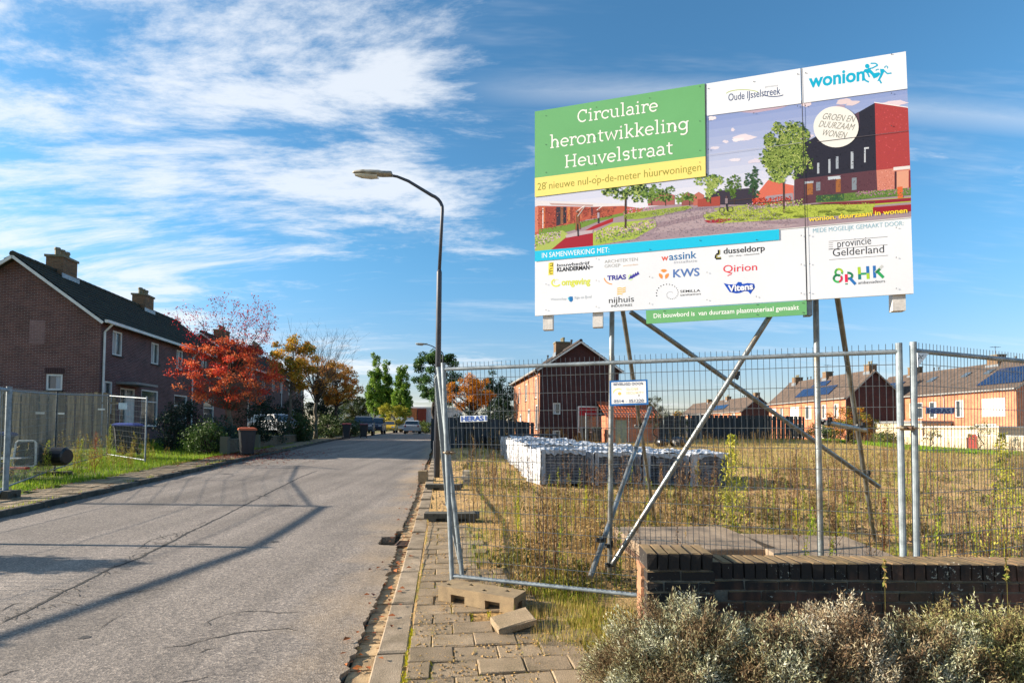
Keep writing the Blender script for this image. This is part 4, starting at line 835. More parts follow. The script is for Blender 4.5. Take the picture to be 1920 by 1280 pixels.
pic.poly([(1640, 193.6), (1702.3, 203), (1706.5, 318), (1643, 321)], 'a5403f'); pic.poly([(1643, 319.5), (1706.4, 313), (1708, 360), (1645.5, 370)], 'c67e6c'); pic.specks(160, qd([(1645, 322), (1680, 318), (1682, 362), (1647, 368)]), ['a85c50', 'd9988a'], 1.2); pic.specks(130, qd([(1642, 200), (1701, 208), (1705, 312), (1644, 316)]), ['a33c44', 'bf5256'], 1.6)
pic.line((1639, 192.5), (1702.3, 202), 1.6, 'e9e2e2')
for (x0, x1, y0, y1, c) in ((1532, 1536, 306, 326, 'aab2bb'), (1553, 1557, 299, 325, 'aab2bb'), (1567, 1572, 294, 317, '98a1ac'), (1595, 1600, 285, 317, 'aab2bb'), (1620, 1623, 279, 305, 'b6bcc4'), (1620, 1629, 277, 280, 'c6cad0'), (1513, 1524, 342, 366, '9a6238'), (1567, 1576, 336, 361, '9a6238'), (1552, 1576, 332, 338, 'b9c2cb'), (1508, 1525, 341, 345, 'a9b2bb'), (1597, 1606, 334, 357, '7d8791'), (1530, 1538, 342, 358, '7d8791'), (1675, 1706, 314, 320, 'd9d4d2'), (1681, 1703, 322, 360, 'd59a80'), (1704, 1707, 320, 358, '7a2a30'), (1677, 1681, 322, 362, '4a2a30')): pic.poly([(x0, y0), (x1, y0 - (x1 - x0) * .1), (x1, y1 - (x1 - x0) * .1), (x0, y1)], c)
pic.poly([(1530, 367), (1582, 363), (1643, 358), (1708, 352), (1708, 366), (1643, 371), (1582, 378), (1530, 380)], '5f7a3a'); pic.poly([(1530, 367), (1582, 363), (1583, 376), (1530, 379)], '35553a')
pic.specks(150, qd([(1604, 360), (1644, 357), (1644, 366), (1606, 368)]), ['c87ab4', 'a9609c', '7d9440'], 1.5); pic.specks(90, qd([(1645, 358), (1706, 352), (1706, 362), (1646, 366)]), ['c87ab4', 'a9609c', '7d9440'], 1.5); pic.poly([(1682, 351), (1692, 350), (1693, 371), (1683, 372)], 'd4663a')
pic.poly([(1530, 381), (1640, 376), (1708, 371), (1708, 377), (1640, 382), (1580, 384)], '8a2634'); pic.poly([(1636, 389), (1708, 383.5), (1708.3, 396), (1637, 401.5)], '93222c')
pic.specks(260, qd([(1410, 373), (1482, 368), (1485, 380), (1412, 386)]), ['c43c28', 'e0553a', '8a2c20'], 1.7); pic.specks(260, qd([(1400, 382), (1504, 374), (1505, 386), (1402, 393)]), ['7d9440', 'c9a0b8', 'b8c070', '5f7a34'], 1.6)
pic.line((1469, 335), (1470, 399), 3.4, '4f3c34'); pic.tree(1471, 284, 54, 60, ['33471f', '49622a', '6c8438', '93a550', 'b4bf6c', '3b5226', '839848'], 3200, 2.8, None, 70)
# grain of the printed photograph
pic.specks(1300, qd([(1235, 392), (1420, 384), (1505, 420), (1130, 458)]), ['8f7d86', 'ab9aa2', '857480'], 1.1)
pic.specks(800, qd([(1320, 398), (1640, 378), (1636, 400), (1345, 416)]), ['93a23c', 'bcc65e', '7f8e30'], 1.2); pic.specks(300, qd([(1172, 402), (1290, 388), (1285, 394), (1172, 411)]), ['6f8430', 'a3b255'], 1.2)
pic.specks(420, qd([(1003, 390), (1150, 390), (1150, 405), (1003, 436)]), ['7e3a30', 'c9735a', '5c3434', '96483a'], 1.1); pic.specks(260, qd([(1490, 340), (1642, 322), (1644, 366), (1490, 380)]), ['4a2c36', '6d4850'], 1.1)
pic.specks(300, qd([(1506, 275), (1638, 200), (1641, 316), (1492, 334)]), ['23232c', '34333f'], 1.3); pic.specks(300, qd([(1530, 368), (1706, 354), (1706, 366), (1530, 380)]), ['3a5a2c', '7f9a48', '557a38'], 1.3)
for (a, b) in (((1360, 378), (1415, 372)), ((1420, 381), (1486, 376)), ((1520, 384), (1640, 379))): pic.line(a, b, 1.6, '4a3a3a')
# people in the picture
pic.line((1083, 402), (1083, 420), 6, '7b5238'); pic.blob(1083, 398, 2.4, 2.6, '6b4636', 8, .1); pic.line((1081, 418), (1080, 432), 3, '8b5a3c'); pic.line((1086, 418), (1087, 430), 3, '8b5a3c'); pic.line((1083, 420), (1084, 443), 2.4, '2b2a30'); pic.line((1083, 406), (1096, 388), 1.5, 'b9b4b0')
pic.line((1122, 399), (1122, 409), 4, 'a89ca8'); pic.line((1122, 409), (1122, 419), 2.5, '3a3038'); pic.blob(1122, 397, 1.6, 1.8, '6b4636', 8, .1)
pic.line((1362, 372), (1362, 382), 5, '8b7a80'); pic.blob(1362, 369.5, 1.8, 2, '5b4040', 8, .1); pic.line((1362, 382), (1364, 396), 3, '2b2a30'); pic.arc(1353, 394, 5, 5, 0, 360, .9, '2b2a30', 12); pic.arc(1369, 393, 5, 5, 0, 360, .9, '2b2a30', 12)
pic.poly([(1003, 471), (1003, 472), (1708.4, 408.5), (1708.3, 407)], 'd8d4d2')
# white title band above the picture, cyan band below it
for P in ([(1324, 157.8), (1500.4, 129), (1502, 194.5), (1324.8, 218)], [(1502.6, 128.8), (1698, 97.3), (1701, 167), (1503.6, 194.3)]): Print(BP, .0042).poly(P, 'e6e9ee').build('white_band', pan1)
Print(BP, .0042).poly([(1003, 471), (1460.4, 430), (1461, 450), (1003, 490.5)], '1fbcdf').build('cyan_band', pan1)
pic.build('printed_picture', pan1)
yel = Print(BP, .0064); yel.poly([(1003, 334.5), (1322.8, 294), (1323.4, 331), (1003, 369.8)], 'f4dc7e'); yel.build('yellow_band', pan3)
seam = Print(BP, .007); seam.line((1502, 129), (1513.4, 562), 1.3, '39383c'); seam.line((1322.4, 158), (1323.6, 331), 1.4, '39383c'); seam.line((1532, 267), (1703, 246), .9, '5c565c'); seam.line((1325, 292), (1503, 268), .6, 'a9a9b5'); seam.build('panel_seam', pan1)
# --- lettering
for s, p, q_ in (('Circulaire', (1083, 231), (1233, 209.5)), ('herontwikkeling', (1031.6, 279), (1291, 244.5)), ('Heuvelstraat', (1058.5, 315.8), (1262, 289.5))):
    o = slab_text(BP, pan3, s, p, q_); 
T = lambda s, p, q_, h, c, b=0, it=0, par=None, hh=.0007, name='lettering': text(BP, par or pan1, s, p, q_, h, c, b, it, name, hh)
T('28 nieuwe nul-op-de-meter huurwoningen', (1008, 357.5), (1314.7, 320.5), 14, '8f8f3e', 0, 0, pan3, .0067); T('IN SAMENWERKING MET:', (1016.3, 483.8), (1142.4, 473.2), 9.8, 'f0f4f4', hh=.0045)
T('Dit bouwbord is  van duurzaam plaatmateriaal gemaakt', (1225.6, 596.3), (1498, 580.3), 8.6, 'f2f5ef', .012, 0, pan4, .0045)
T('gemeente', (1434, 165.5), (1458.5, 162.5), 4, 'a6abb2', hh=.0045); T('Oude IJsselstreek', (1365.5, 190.3), (1463, 177.3), 14, '27416f', .004, hh=.0045); T('wonion', (1516, 165), (1621, 151), 18.5, '12a9cc', .03, hh=.0045)
for s, p, q_ in (('GROEN EN', (1541.4, 224), (1601.7, 230.3)), ('DUURZAAM', (1534, 238.4), (1600.5, 245.2)), ('WONEN', (1541, 254.8), (1585.8, 260.4))): T(s, p, q_, 12, '83837a', 0, .25, hh=.0052, par=pan2)
T('wonion. duurzaam in wonen', (1515.7, 415.3), (1701, 398.8), 8.5, 'ecd23c', .025, hh=.0045, par=pan2); T('MEDE MOGELIJK GEMAAKT DOOR:', (1524, 436.8), (1694, 422.5), 8.6, '8db7c6', 0, par=pan2)
T('provincie', (1570.3, 464), (1633.3, 457.4), 11, '3a3a3c', -.005, par=pan2); T('Gelderland', (1561.4, 480.8), (1657.5, 473.4), 15, '2e2e30', -.003, par=pan2); T('ambassadeurs', (1609, 532.8), (1659.4, 529.4), 6, '4b4b4d', 0, par=pan2)
T('bouwbedrijf', (1044.5, 500.2), (1105.5, 495.6), 6, '1c1c1c', .01); T('KLANDERMAN', (1044.5, 509.3), (1105.3, 505), 7.8, '151515', .035); T('BV', (1107, 502), (1112.5, 501.6), 3, '222222', .02)
T('omgeving', (1052.7, 535), (1106.6, 532.4), 9, 'd5da3e', .03); T('Waterschap', (1032.3, 563.3), (1062, 562), 4.6, 'b9c0c6'); T('Rijn en IJssel', (1077.5, 560.8), (1109, 558.3), 5.4, 'b0b8be')
T('ARCHITEKTEN', (1133.5, 493.8), (1195.6, 489), 6.4, 'a6a49f', -.004); T('GROEP', (1133.5, 502), (1163, 500.2), 6.2, 'a6a49f', -.004); T('amsterdam', (1168, 499.6), (1196, 497), 3.4, 'e8c39a')
T('TRIAS', (1138.5, 525.5), (1173.8, 523), 8.6, '3a3796', .035); T('nijhuis', (1141.7, 568.3), (1188.6, 565.3), 11.5, '2e2c2b', .0); T('INDUSTRIES', (1146, 575.8), (1185.3, 573.8), 4.4, '3a3836', .005)
T('w', (1240, 489), (1253, 488), 8.8, 'e2583c', .012); T('assink', (1254.5, 488), (1305.8, 483.8), 14, '1f6aa3', .008); T('installatie', (1264, 494.2), (1307, 491.2), 5.6, 'a9acb4', -.004); T('KWS', (1262, 520), (1311.5, 516.8), 15, '5577b3', .02)
T('SEMiLLA', (1275.2, 548.6), (1313, 546.8), 4.8, '3a3a3a', .01); T('sanitation', (1275.2, 555), (1313.8, 552.6), 4.6, '4a4a4a'); T('dusseldorp', (1356.5, 476), (1434, 470), 11, '2a2a2a', .015); T('infra - sloop - milieutechniek', (1366.5, 481.8), (1424, 477), 3.4, '8b8b88')
T('Qirion', (1356, 511), (1419.5, 506.5), 14, 'dc3c48', .004); T('Vitens', (1365.5, 547), (1412, 542), 12, 'f2f4f8', .03, hh=.0034)
# --- emblems
em = Print(BP, .0045)
em.arc(1393, 178, 32, 9, 168, 30, 1.3, 'a9bc5a'); em.build('swoosh_emblem', pan1); em = Print(BP, .0045); em.arc(1450, 173, 24, 9, 215, 320, 1.6, '27416f'); em.build('swoosh_emblem', pan1); em = Print(BP, .0006)
def ne():
    global em
    em.build('emblem', pan1); em = Print(BP, .0006)
em.poly([(1028.5, 492.5), (1037.8, 491.5), (1037.3, 515.3), (1028.2, 515.8)], 'f0dc4c')
for y in (493.5, 498, 503, 508, 512.5): em.line((1031, y + .6), (1036.5, y), 1.4, '1a1a1a')
em.line((1031, 505), (1031, 512), 1.2, '1a1a1a'); em.line((1036, 494), (1036, 500), 1.2, '1a1a1a')
ne(); em.arc(1042.5, 530, 8, 6.5, 110, 330, 2.6, 'dfe14e'); em.arc(1044, 529, 5, 5, 60, 200, 1.2, 'ecec9a')
ne(); em.poly([(1065, 558), (1069, 555.5), (1074, 556), (1074.3, 563), (1071, 566.5), (1067, 564)], '1c6fae'); em.poly([(1064.5, 557.5), (1067, 558), (1068, 564), (1065, 561)], '66c1d6')
ne(); em.blob(1182, 520, 5, 6, 'cfe3b8', 12, .05)
for k in range(4): em.poly([(1178 + k * 4.6, 524 - k * 2.4), (1183 + k * 4.3, 515 - k * 2.3), (1187 + k * 4, 521.5 - k * 2.4)], '3f3a9c')
ne(); em.arc(1150, 520, 17, 13, 185, 262, 2, 'e39a4a')
ne()
for k in range(4): em.path([(1157, 541 + k * 3.6), (1162, 539.6 + k * 3.6), (1167, 541 + k * 3.6), (1173, 538.8 + k * 3.6)][: 4 if k < 3 else 3], 1.8, 'f0bd48')
ne()
for a in (90, 210, 330): em.poly([(1244.6 + 9.5 * math.cos(R(a + d_)) * f, 514 - 9.5 * math.sin(R(a + d_)) * f) for d_, f in ((-42, 1), (-15, 1.02), (15, 1.02), (42, 1), (34, .5), (0, .32), (-34, .5))], 'f2924a')
ne()
for k in range(30):
    t_ = k / 29; a = R(200 - 470 * t_); r_ = 19 * (1 - t_) ** .75 + 3; em.blob(1252 + r_ * math.cos(a) + 3 * t_ * 3, 548 - r_ * math.sin(a) * .85 + t_ * 3, 1.25 - .8 * t_, 1.25 - .8 * t_, '222222', 6, 0)
ne(); em.path([(1348, 468.5), (1348, 476), (1343, 477.5), (1342, 484.5), (1352, 484)], 4.6, '23221f'); em.path([(1349.5, 468.5), (1349.5, 477), (1344, 479), (1343.6, 483.4), (1352, 483)], 1.0, 'c7bc5a')
ne(); em.line((1364, 517), (1372, 513.5), 1.6, 'dc3c48')
ne(); em.poly([(1356.5, 530.5), (1366, 533), (1380, 533), (1384, 528.5), (1390, 529), (1392, 532.5), (1402, 530.5), (1414, 532), (1415.5, 539), (1411, 545), (1407, 551.5), (1403, 546.5), (1396, 545.5), (1388, 549), (1380, 550), (1368, 547.5)], '1c4fb8')
ne()
for (p, q_) in (((1553.5, 452.8), (1664, 443.7)), ((1553.5, 467.8), (1664, 458.8)), ((1554.5, 487), (1665, 478.8))): em.line(p, q_, .8, '77777a')
for k in range(4): em.line((1553.7, 456 + k * 3.6), (1561.5, 455.4 + k * 3.6), .7, '77777a')
ne(); em.arc(1572.5, 510.5, 6.5, 6, 300, -30, 4, '3aa04a'); em.arc(1572.5, 510.5, 6.5, 6, 0, 110, 4, 'a6c93a'); em.arc(1570.5, 522, 7.5, 6.5, 60, 200, 4, '1f7a4c'); em.arc(1570.5, 522, 7.5, 6.5, 200, 290, 4, '37b05a'); em.arc(1570.5, 522, 7.5, 6.5, 290, 400, 4, 'd8294e')
ne(); em.line((1586.5, 514), (1587, 529), 5.4, 'd8294e'); em.line((1584.5, 532.5), (1589.5, 532.2), 2, '1f7a4c'); em.arc(1590, 517, 8, 5.5, 100, -90, 4.4, '1f7a4c'); em.line((1593, 521), (1604, 533), 5.4, '2a6fb4')
ne(); em.line((1610.5, 500.5), (1611.5, 514), 5.6, 'a6c93a'); em.line((1611.5, 514), (1611.8, 524), 5.6, '1f7a7c'); em.line((1614, 513.5), (1624, 512.8), 4, '2f9a6a'); em.line((1626.5, 499), (1627.2, 512), 5.6, '2a6fb4'); em.line((1627.2, 512), (1627.8, 523), 5.6, 'a6c93a')
ne(); em.line((1639, 498), (1640, 521), 5.4, '2a6fb4'); em.line((1641, 511), (1655, 498), 5, 'c3c6c4'); em.line((1644, 508), (1656.5, 520.5), 5.6, '2f9f5c'); em.line((1642, 511.5), (1650, 504), 4.4, '1f7a4c')
ne()
wf_ = Print(BP, .0046); cy = '12a9cc'; z3 = lambda x, y: (1510 + x / 9.6, 100 + y / 9.6)
wf_.blob(*z3(1110, 240), 4.2, 4.4, cy, 12, .03); wf_.path([z3(1120, 290), z3(1200, 275), z3(1300, 225), z3(1260, 190), z3(1170, 190)], 2.6, cy)
wf_.poly([z3(1080, 290), z3(1160, 290), z3(1250, 380), z3(1230, 470), z3(1190, 400), z3(1150, 360), z3(1100, 370), z3(1060, 340)], cy); wf_.path([z3(1080, 300), z3(1040, 360), z3(1040, 440), z3(1080, 500), z3(1140, 525)], 3.2, cy); wf_.path([z3(1110, 350), z3(1150, 440)], 3, cy); wf_.path([z3(920, 380), z3(1000, 360), z3(1050, 370)], 2.2, cy)
wf_.poly([z3(1210, 370), z3(1320, 350), z3(1350, 380), z3(1290, 440), z3(1225, 465)], cy); wf_.poly([z3(1340, 290), z3(1410, 290), z3(1420, 330), z3(1370, 430), z3(1330, 500), z3(1290, 515), z3(1350, 380)], cy); wf_.path([z3(1330, 490), z3(1365, 550)], 3, cy); wf_.path([z3(1400, 310), z3(1470, 375), z3(1545, 365)], 2.6, cy)
wf_.arc(*z3(1450, 265), 2.8, 2.8, -40, 200, 1.8, cy, 10); wf_.path([z3(1260, 320), z3(1290, 295), z3(1320, 300)], 2, cy)
wf_.build('dancing_figures_emblem', pan2)
disc = Print(BP, .0050); disc.poly([(1567.2 + 42.3 * math.cos(k * math.tau / 40), 238.6 + 38.5 * math.sin(k * math.tau / 40)) for k in range(40)], 'e6e4dd'); disc.line((1532, 267), (1598, 258.5), .9, '4c484c'); disc.build('round_badge', pan2)
sc_b = MB()
for x, ys_ in ((1024, (218, 272, 324, 343, 533, 581)), (1118, (202, 256, 310, 331, 485, 526, 575)), (1218, (185, 298, 318, 468, 519, 569)), (1312, (163, 228, 283, 305, 451)), (1328, (167, 225, 281)), (1413, (213, 154)), (1325.5, (511, 562)), (1418, (450, 556)), (1495, (140, 200)), (1510, (138, 199)), (1502, (442, 496, 550)), (1518, (442, 495, 549)), (1671, (103, 176, 237)), (1680, (427, 483, 541)), (1419, (571, 590)), (1245, (583,)), (1505, (568, 586))):
    for y in ys_: a, b = BP.ab(x, y); p = BP.pt(a, b, .006); sc_b.tube([p, p + BP.n * .002], .0045, 6)
sc_b.build('screws', mat('screw', lin('4a4b4d'), .5), bb, stuff=True)
flush_text()
# --- scaffold tubes that carry it
gt_ = mat('scaffold tube', lin('8b9498'), .42, lin('6f6a60'), 6, .15, 90, metal=.65)
def tube_(p, q_, r=.0255, name='scaffold_tube', m=gt_): return MB().tube([p, q_], r, 14).build(name, m, bb, smooth=False)
def on_board(px, py, back=.17): a, b = BP.ab(px, py); return BP.pt(a, b, -back)
def down(p, z): return Vector((p.x, p.y, z))
pA = on_board(1145, 560, .17); pB = on_board(1539, 540, .17)
pAg = at(1143, 1100, pA.y); pBg = down(pB, .0); pBg.x += .03
tube_(pAg, pA + (pA - pAg) * .55); tube_(pBg, pB + (pB - pBg) * .5)
rA0, rA1 = on_board(1163, 560, .2), Vector((2.28, 8.55, .0)); rB0, rB1 = on_board(1583, 545, .2), Vector((5.0, 7.45, .0))
tube_(rA0, rA1, .024); tube_(rB0, rB1, .024)
X1 = on_board(1180, 575, .24); X2 = at(1648, 912, 6.55); tube_(X1, X2)
Y1 = on_board(1450, 585, .12); Y2 = at(1148, 1058, pA.y - .06); tube_(Y1, Y2)
S1 = at(1219, 764, 6.9); S2 = at(1107, 1081, 5.0); tube_(S1, S2, .0255)
H1 = at(1538, 790, pB.y + .1); H2 = at(1622, 806, 6.1); tube_(H1, H2, .026)
dk = mat('dark clamp steel', lin('3d3f41'), .5, metal=.5)
for p in (at(1376, 706, 5.35), at(1196, 800, 6.8), at(1622, 890, 6.6), at(1548, 792, pB.y), at(1611, 800, 5.95), at(1140, 1022, pA.y - .03), at(1127, 1012, 5.15), at(1143, 1058, pA.y - .03)):
    b = MB(); b.box(p, (.075, .06, .035), rz(random.random())); b.tube([p + Vector((-.045, -.03, .02)), p + Vector((.05, .03, -.02))], .012, 6); b.box(p + Vector((.03, -.02, .03)), (.03, .03, .045)); b.build('tube_clamp', dk, bb)
# ballast plates
pl_ = mat('ballast plate', lin('a38e76'), .85, lin('7a6a58'), 3, .5, 60, fine=.2)
for (c, d_, a, lab) in (((2.15, 6.6, .14), (1.5, 1.35, .2), .08, 'flat grey concrete ballast plate behind the fence, next to the left billboard leg'), ((3.45, 6.2, .13), (1.25, 1.15, .22), -.1, 'flat grey concrete ballast plate under the rear billboard leg')):
    t = thing('ballast_plate', lab.replace('left billboard leg', 'short slanted tube').replace('rear', 'farther'), 'concrete plate', (c[0], c[1], 0)); MB().bev(c, d_, .012, rz(a)).build('slab', pl_, t)
    MB().box((c[0], c[1], c[2] - .04), (d_[0] + .03, d_[1] + .03, .05), rz(a)).build('steel_edge', rust, t)
# ================================================================== SIGNS ON THE FENCE
sl_ = Vector((B0 - A0).xy.to_3d()).normalized(); FPL = Plane(A0 + FN * .028, (B0 - A0).normalized(), FN)
def plate(label, name, pts, border, face, m1, cat='sign', plane=FPL, th=.004, grp=None):
    t = thing(name, label, cat, plane.pt(*plane.ab(*pts[0])), grp); b = MB(); b.prism([plane.ab(*p) for p in pts], plane.o, plane.u, plane.v, -plane.n, th); pl = b.build('plate', m1, t); return t, pl
sg, sgp = plate('white security sign with a blue border wired to the front fence', 'security_sign', [(1142.5, 713.5), (1214, 711), (1216, 758), (1143, 761)], 0, 0, mat('blue enamel', lin('1c62a4'), .4))
pr = Print(FPL); pr.poly([(1146.5, 716.8), (1210.5, 714.3), (1211.8, 754.6), (1147, 757)], 'e9e9e6')
pr.arc(1160.5, 738, 10.5, 9, 175, 60, 2.2, 'ecc98c'); pr.arc(1160.5, 736.5, 11.5, 9, 165, 80, 1, 'f0d8ae'); pr.blob(1161.8, 737.6, 3.4, 3.2, 'f0b060', 12, .03); pr.blob(1198, 741.2, 1.7, 1.4, '1d2f4a', 6, .1); pr.build('sign_face', sgp)
for s, p, q_, h, c, bo in (('BEVEILIGD DOOR', (1150.3, 722.6), (1206, 720.9), 5.0, '2f4468', .02), ('GLOBE', (1173, 731.3), (1196, 730.8), 4.6, 'dcc9a0', .01), ('SECURITY', (1173, 738.6), (1206.5, 737.8), 4.9, 'dcc9a0', .01), ('0314 - 351220', (1150.6, 755), (1207, 753.6), 6.2, '44587a', .015)): text(FPL, sgp, s, p, q_, h, c, bo, 0, 'lettering', .003)
h1, h1p = plate('white HERAS fence label with blue letters, beside the corner post', 'fence_label', [(863, 779.5), (914, 778), (913.5, 789.5), (863, 791)], 0, 0, mat('white plate', lin('d9e2ea'), .4), 'label')
text(FPL, h1p, 'HERAS', (865, 789.2), (906.5, 788), 9, '2c4f96', .03, 0, 'lettering', .003); pr = Print(FPL, .003); pr.poly([(909.3, 779.3), (912.5, 779.2), (911.8, 788), (910, 788)], '2c4f96'); pr.build('exclamation_mark', h1p)
F2P = Plane(A2b + FN2 * .028, D2.normalized(), FN2)
h2, h2p = plate('grey-blue HERAS fence label on the panel beyond the coupled posts', 'fence_label', [(1737, 763), (1789.5, 763.5), (1788.5, 776), (1736, 775.5)], 0, 0, mat('grey blue plate', lin('93a6c4'), .4), 'label', F2P)
text(F2P, h2p, 'HERAS', (1739, 774.2), (1782, 774.4), 9, '21407e', .03, 0, 'lettering', .003); pr = Print(F2P, .003); pr.poly([(1785.5, 764), (1788.8, 764.2), (1788, 774), (1786, 774)], '21407e'); pr.build('exclamation_mark', h2p)
b = MB(); b.prism([F2P.ab(*p) for p in ((1720, 661), (1742, 662), (1721, 688))], F2P.o, F2P.u, F2P.v, -F2P.n, .003); cp_ = b.build('corner_plate', mat('white plate', (0,) * 3), fp2)
pr = Print(F2P, .0015); pr.arc(1727, 664, 4, 4, 200, 340, 1.2, '2a2d33'); pr.arc(1725, 674, 4, 4, 20, 200, 1.2, '2a2d33'); pr.build('printed_pattern', cp_)
flush_text()
# ================================================================== OBJECTS
# ---- low brick wall
def sooty():
    m, nt, b = mk('sooty lichened brick'); L = nt.links; tcn = N(nt, 'ShaderNodeTexCoord'); oi = N(nt, 'ShaderNodeObjectInfo')
    geo = N(nt, 'ShaderNodeNewGeometry'); o = geo.outputs['Position']
    n1 = N(nt, 'ShaderNodeTexNoise', {'Vector': o, 'Scale': 3.2, 'Detail': 7, 'Roughness': .7}); c1 = N(nt, 'ShaderNodeMapRange', {'Value': n1.outputs['Fac'], 'From Min': .38, 'From Max': .62})
    mp = N(nt, 'ShaderNodeMapping', {'Vector': o, 'Scale': (9, 9, 1.2)}); n2 = N(nt, 'ShaderNodeTexNoise', {'Vector': mp.outputs[0], 'Scale': 1.0, 'Detail': 5})
    sp = N(nt, 'ShaderNodeSeparateXYZ', {0: o}); hz = N(nt, 'ShaderNodeMapRange', {'Value': sp.outputs[2], 'From Min': .35, 'From Max': .74, 'To Min': -.2, 'To Max': .42})
    xr = N(nt, 'ShaderNodeMapRange', {'Value': sp.outputs[0], 'From Min': .9, 'From Max': 3.2, 'To Min': .12, 'To Max': -.2})
    a1 = N(nt, 'ShaderNodeMath', {0: n2.outputs['Fac'], 1: hz.outputs[0]}, operation='ADD'); a2 = N(nt, 'ShaderNodeMath', {0: a1.outputs[0], 1: xr.outputs[0]}, operation='ADD')
    soot = N(nt, 'ShaderNodeMapRange', {'Value': a2.outputs[0], 'From Min': .36, 'From Max': .68, 'To Max': .96})
    r1 = N(nt, 'ShaderNodeMix', {'Factor': c1.outputs[0], 'A': c4(lin('765040')), 'B': c4(lin('54402f'))}, data_type='RGBA')
    rv = N(nt, 'ShaderNodeMapRange', {'Value': oi.outputs['Random'], 'To Min': .7, 'To Max': 1.25}); rs = N(nt, 'ShaderNodeVectorMath', {0: r1.outputs['Result']}, operation='SCALE'); L.new(rv.outputs[0], rs.inputs['Scale'])
    m1 = N(nt, 'ShaderNodeMix', {'Factor': soot.outputs[0], 'A': rs.outputs[0], 'B': c4(lin('1f1d1b'))}, data_type='RGBA')
    v = N(nt, 'ShaderNodeTexNoise', {'Vector': o, 'Scale': 42, 'Detail': 4, 'Roughness': .75}); vm = N(nt, 'ShaderNodeTexNoise', {'Vector': o, 'Scale': 5, 'Detail': 2}); vv = N(nt, 'ShaderNodeMath', {0: vm.outputs['Fac'], 1: .45, 2: v.outputs['Fac']}, operation='MULTIPLY_ADD')
    li = N(nt, 'ShaderNodeMapRange', {'Value': vv.outputs[0], 'From Min': .87, 'From Max': .93}); m2 = N(nt, 'ShaderNodeMix', {'Factor': li.outputs[0], 'A': m1.outputs['Result'], 'B': c4(lin('b9b8a8'))}, data_type='RGBA')
    # sand, moss and pale crust on faces that look up
    spn = N(nt, 'ShaderNodeSeparateXYZ', {0: geo.outputs['Normal']}); up_ = N(nt, 'ShaderNodeMapRange', {'Value': spn.outputs[2], 'From Min': .6, 'From Max': .95})
    m3 = N(nt, 'ShaderNodeMix', {'Factor': c1.outputs[0], 'A': c4(lin('8f7552')), 'B': c4(lin('6b5a3a'))}, data_type='RGBA'); m4 = N(nt, 'ShaderNodeMix', {'Factor': up_.outputs[0], 'A': m2.outputs['Result'], 'B': m3.outputs['Result']}, data_type='RGBA')
    L.new(m4.outputs['Result'], b.inputs['Base Color']); b.inputs['Roughness'].default_value = .92
    bp = N(nt, 'ShaderNodeBump', {'Height': v.outputs['Fac'], 'Strength': .7, 'Distance': .006}); L.new(bp.outputs[0], b.inputs['Normal']); return m
SOOT = sooty(); end_m = mat('sunlit brick end', lin('a06e50'), .9, lin('8a6a50'), 5, .5, 90, rnd=.12)  # end bricks coloured lighter than the front: sunlight on that face painted in
gw = thing('low_brick_wall', 'low sooty brick garden wall with a square end pillar in front of the fence', 'wall', (.86, 3.45, 0))
mort = mat('mortar', lin('7d776a'), .95, lin('4a4740'), 8, .5, 90)
# pillar .42 wide, .26 deep, top .765 ; wall from x=1.27, front y 3.47, depth .21, top .70
def shared(name, dims, e=.006, jit=.003, n=4, m=SOOT):
    out = []
    for k in range(n): b = MB(); b.bev((0, 0, 0), dims, e, jit=jit); out.append(b.build(name, m, mesh_only=True))
    return out
def putb(ms, c, rot=0):
    o = link('brick', random.choice(ms), gw); o.location = Vector(c) - WPOS[gw.name]; o.rotation_euler = (random.gauss(0, .006), random.gauss(0, .006), rot + random.gauss(0, .004)); return o
pang = -.10
row_s = shared('rowlock_brick', (.062, .215, .104)); str_s = shared('stretcher_brick', (.208, .1, .056)); head_s = shared('header_brick', (.1, .1, .056))
x = 1.31; top = .70
while x < 4.4: putb(row_s, (x, 3.575, top - .052)); x += .0725
for c in range(8):
    z = top - .115 - .0665 * c - .03; x = 1.28 + (.11 if c % 2 else 0)
    while x < 4.35: putb(str_s, (x + .104, 3.52, z)); x += .219
for c in range(9):
    ztop = .765 if c == 0 else .765 - .115 - .0665 * (c - 1)
    if c == 0:
        for k in range(6): putb(shared('rowlock_brick', (.06, .27, .104), n=1), (.895 + k * .07, 3.555, ztop - .052), pang * .5)
    else:
        xs = (.862 + .104, .862 + .104 + .218) if c % 2 else (.862 + .052, .862 + .052 + .166 )
        if c % 2: [putb(str_s, (q_, 3.48, ztop - .03)) for q_ in xs]
        else: putb(head_s, (.862 + .05, 3.48, ztop - .03)); putb(str_s, (.862 + .1 + .012 + .104, 3.48, ztop - .03)); putb(head_s, (.862 + .1 + .22 + .06, 3.48, ztop - .03))
        for o in [putb(shared('end_brick', (.1, .2, .056), n=1, m=end_m), (.905, 3.62 + (.006 if c % 2 else -.004), ztop - .03), pang)]: pass
b = MB(); b.box((2.85, 3.578, .29), (3.15, .2, .62)); b.box((1.07, 3.565, .33), (.385, .255, .66)); b.build('mortar_core', mort, gw)
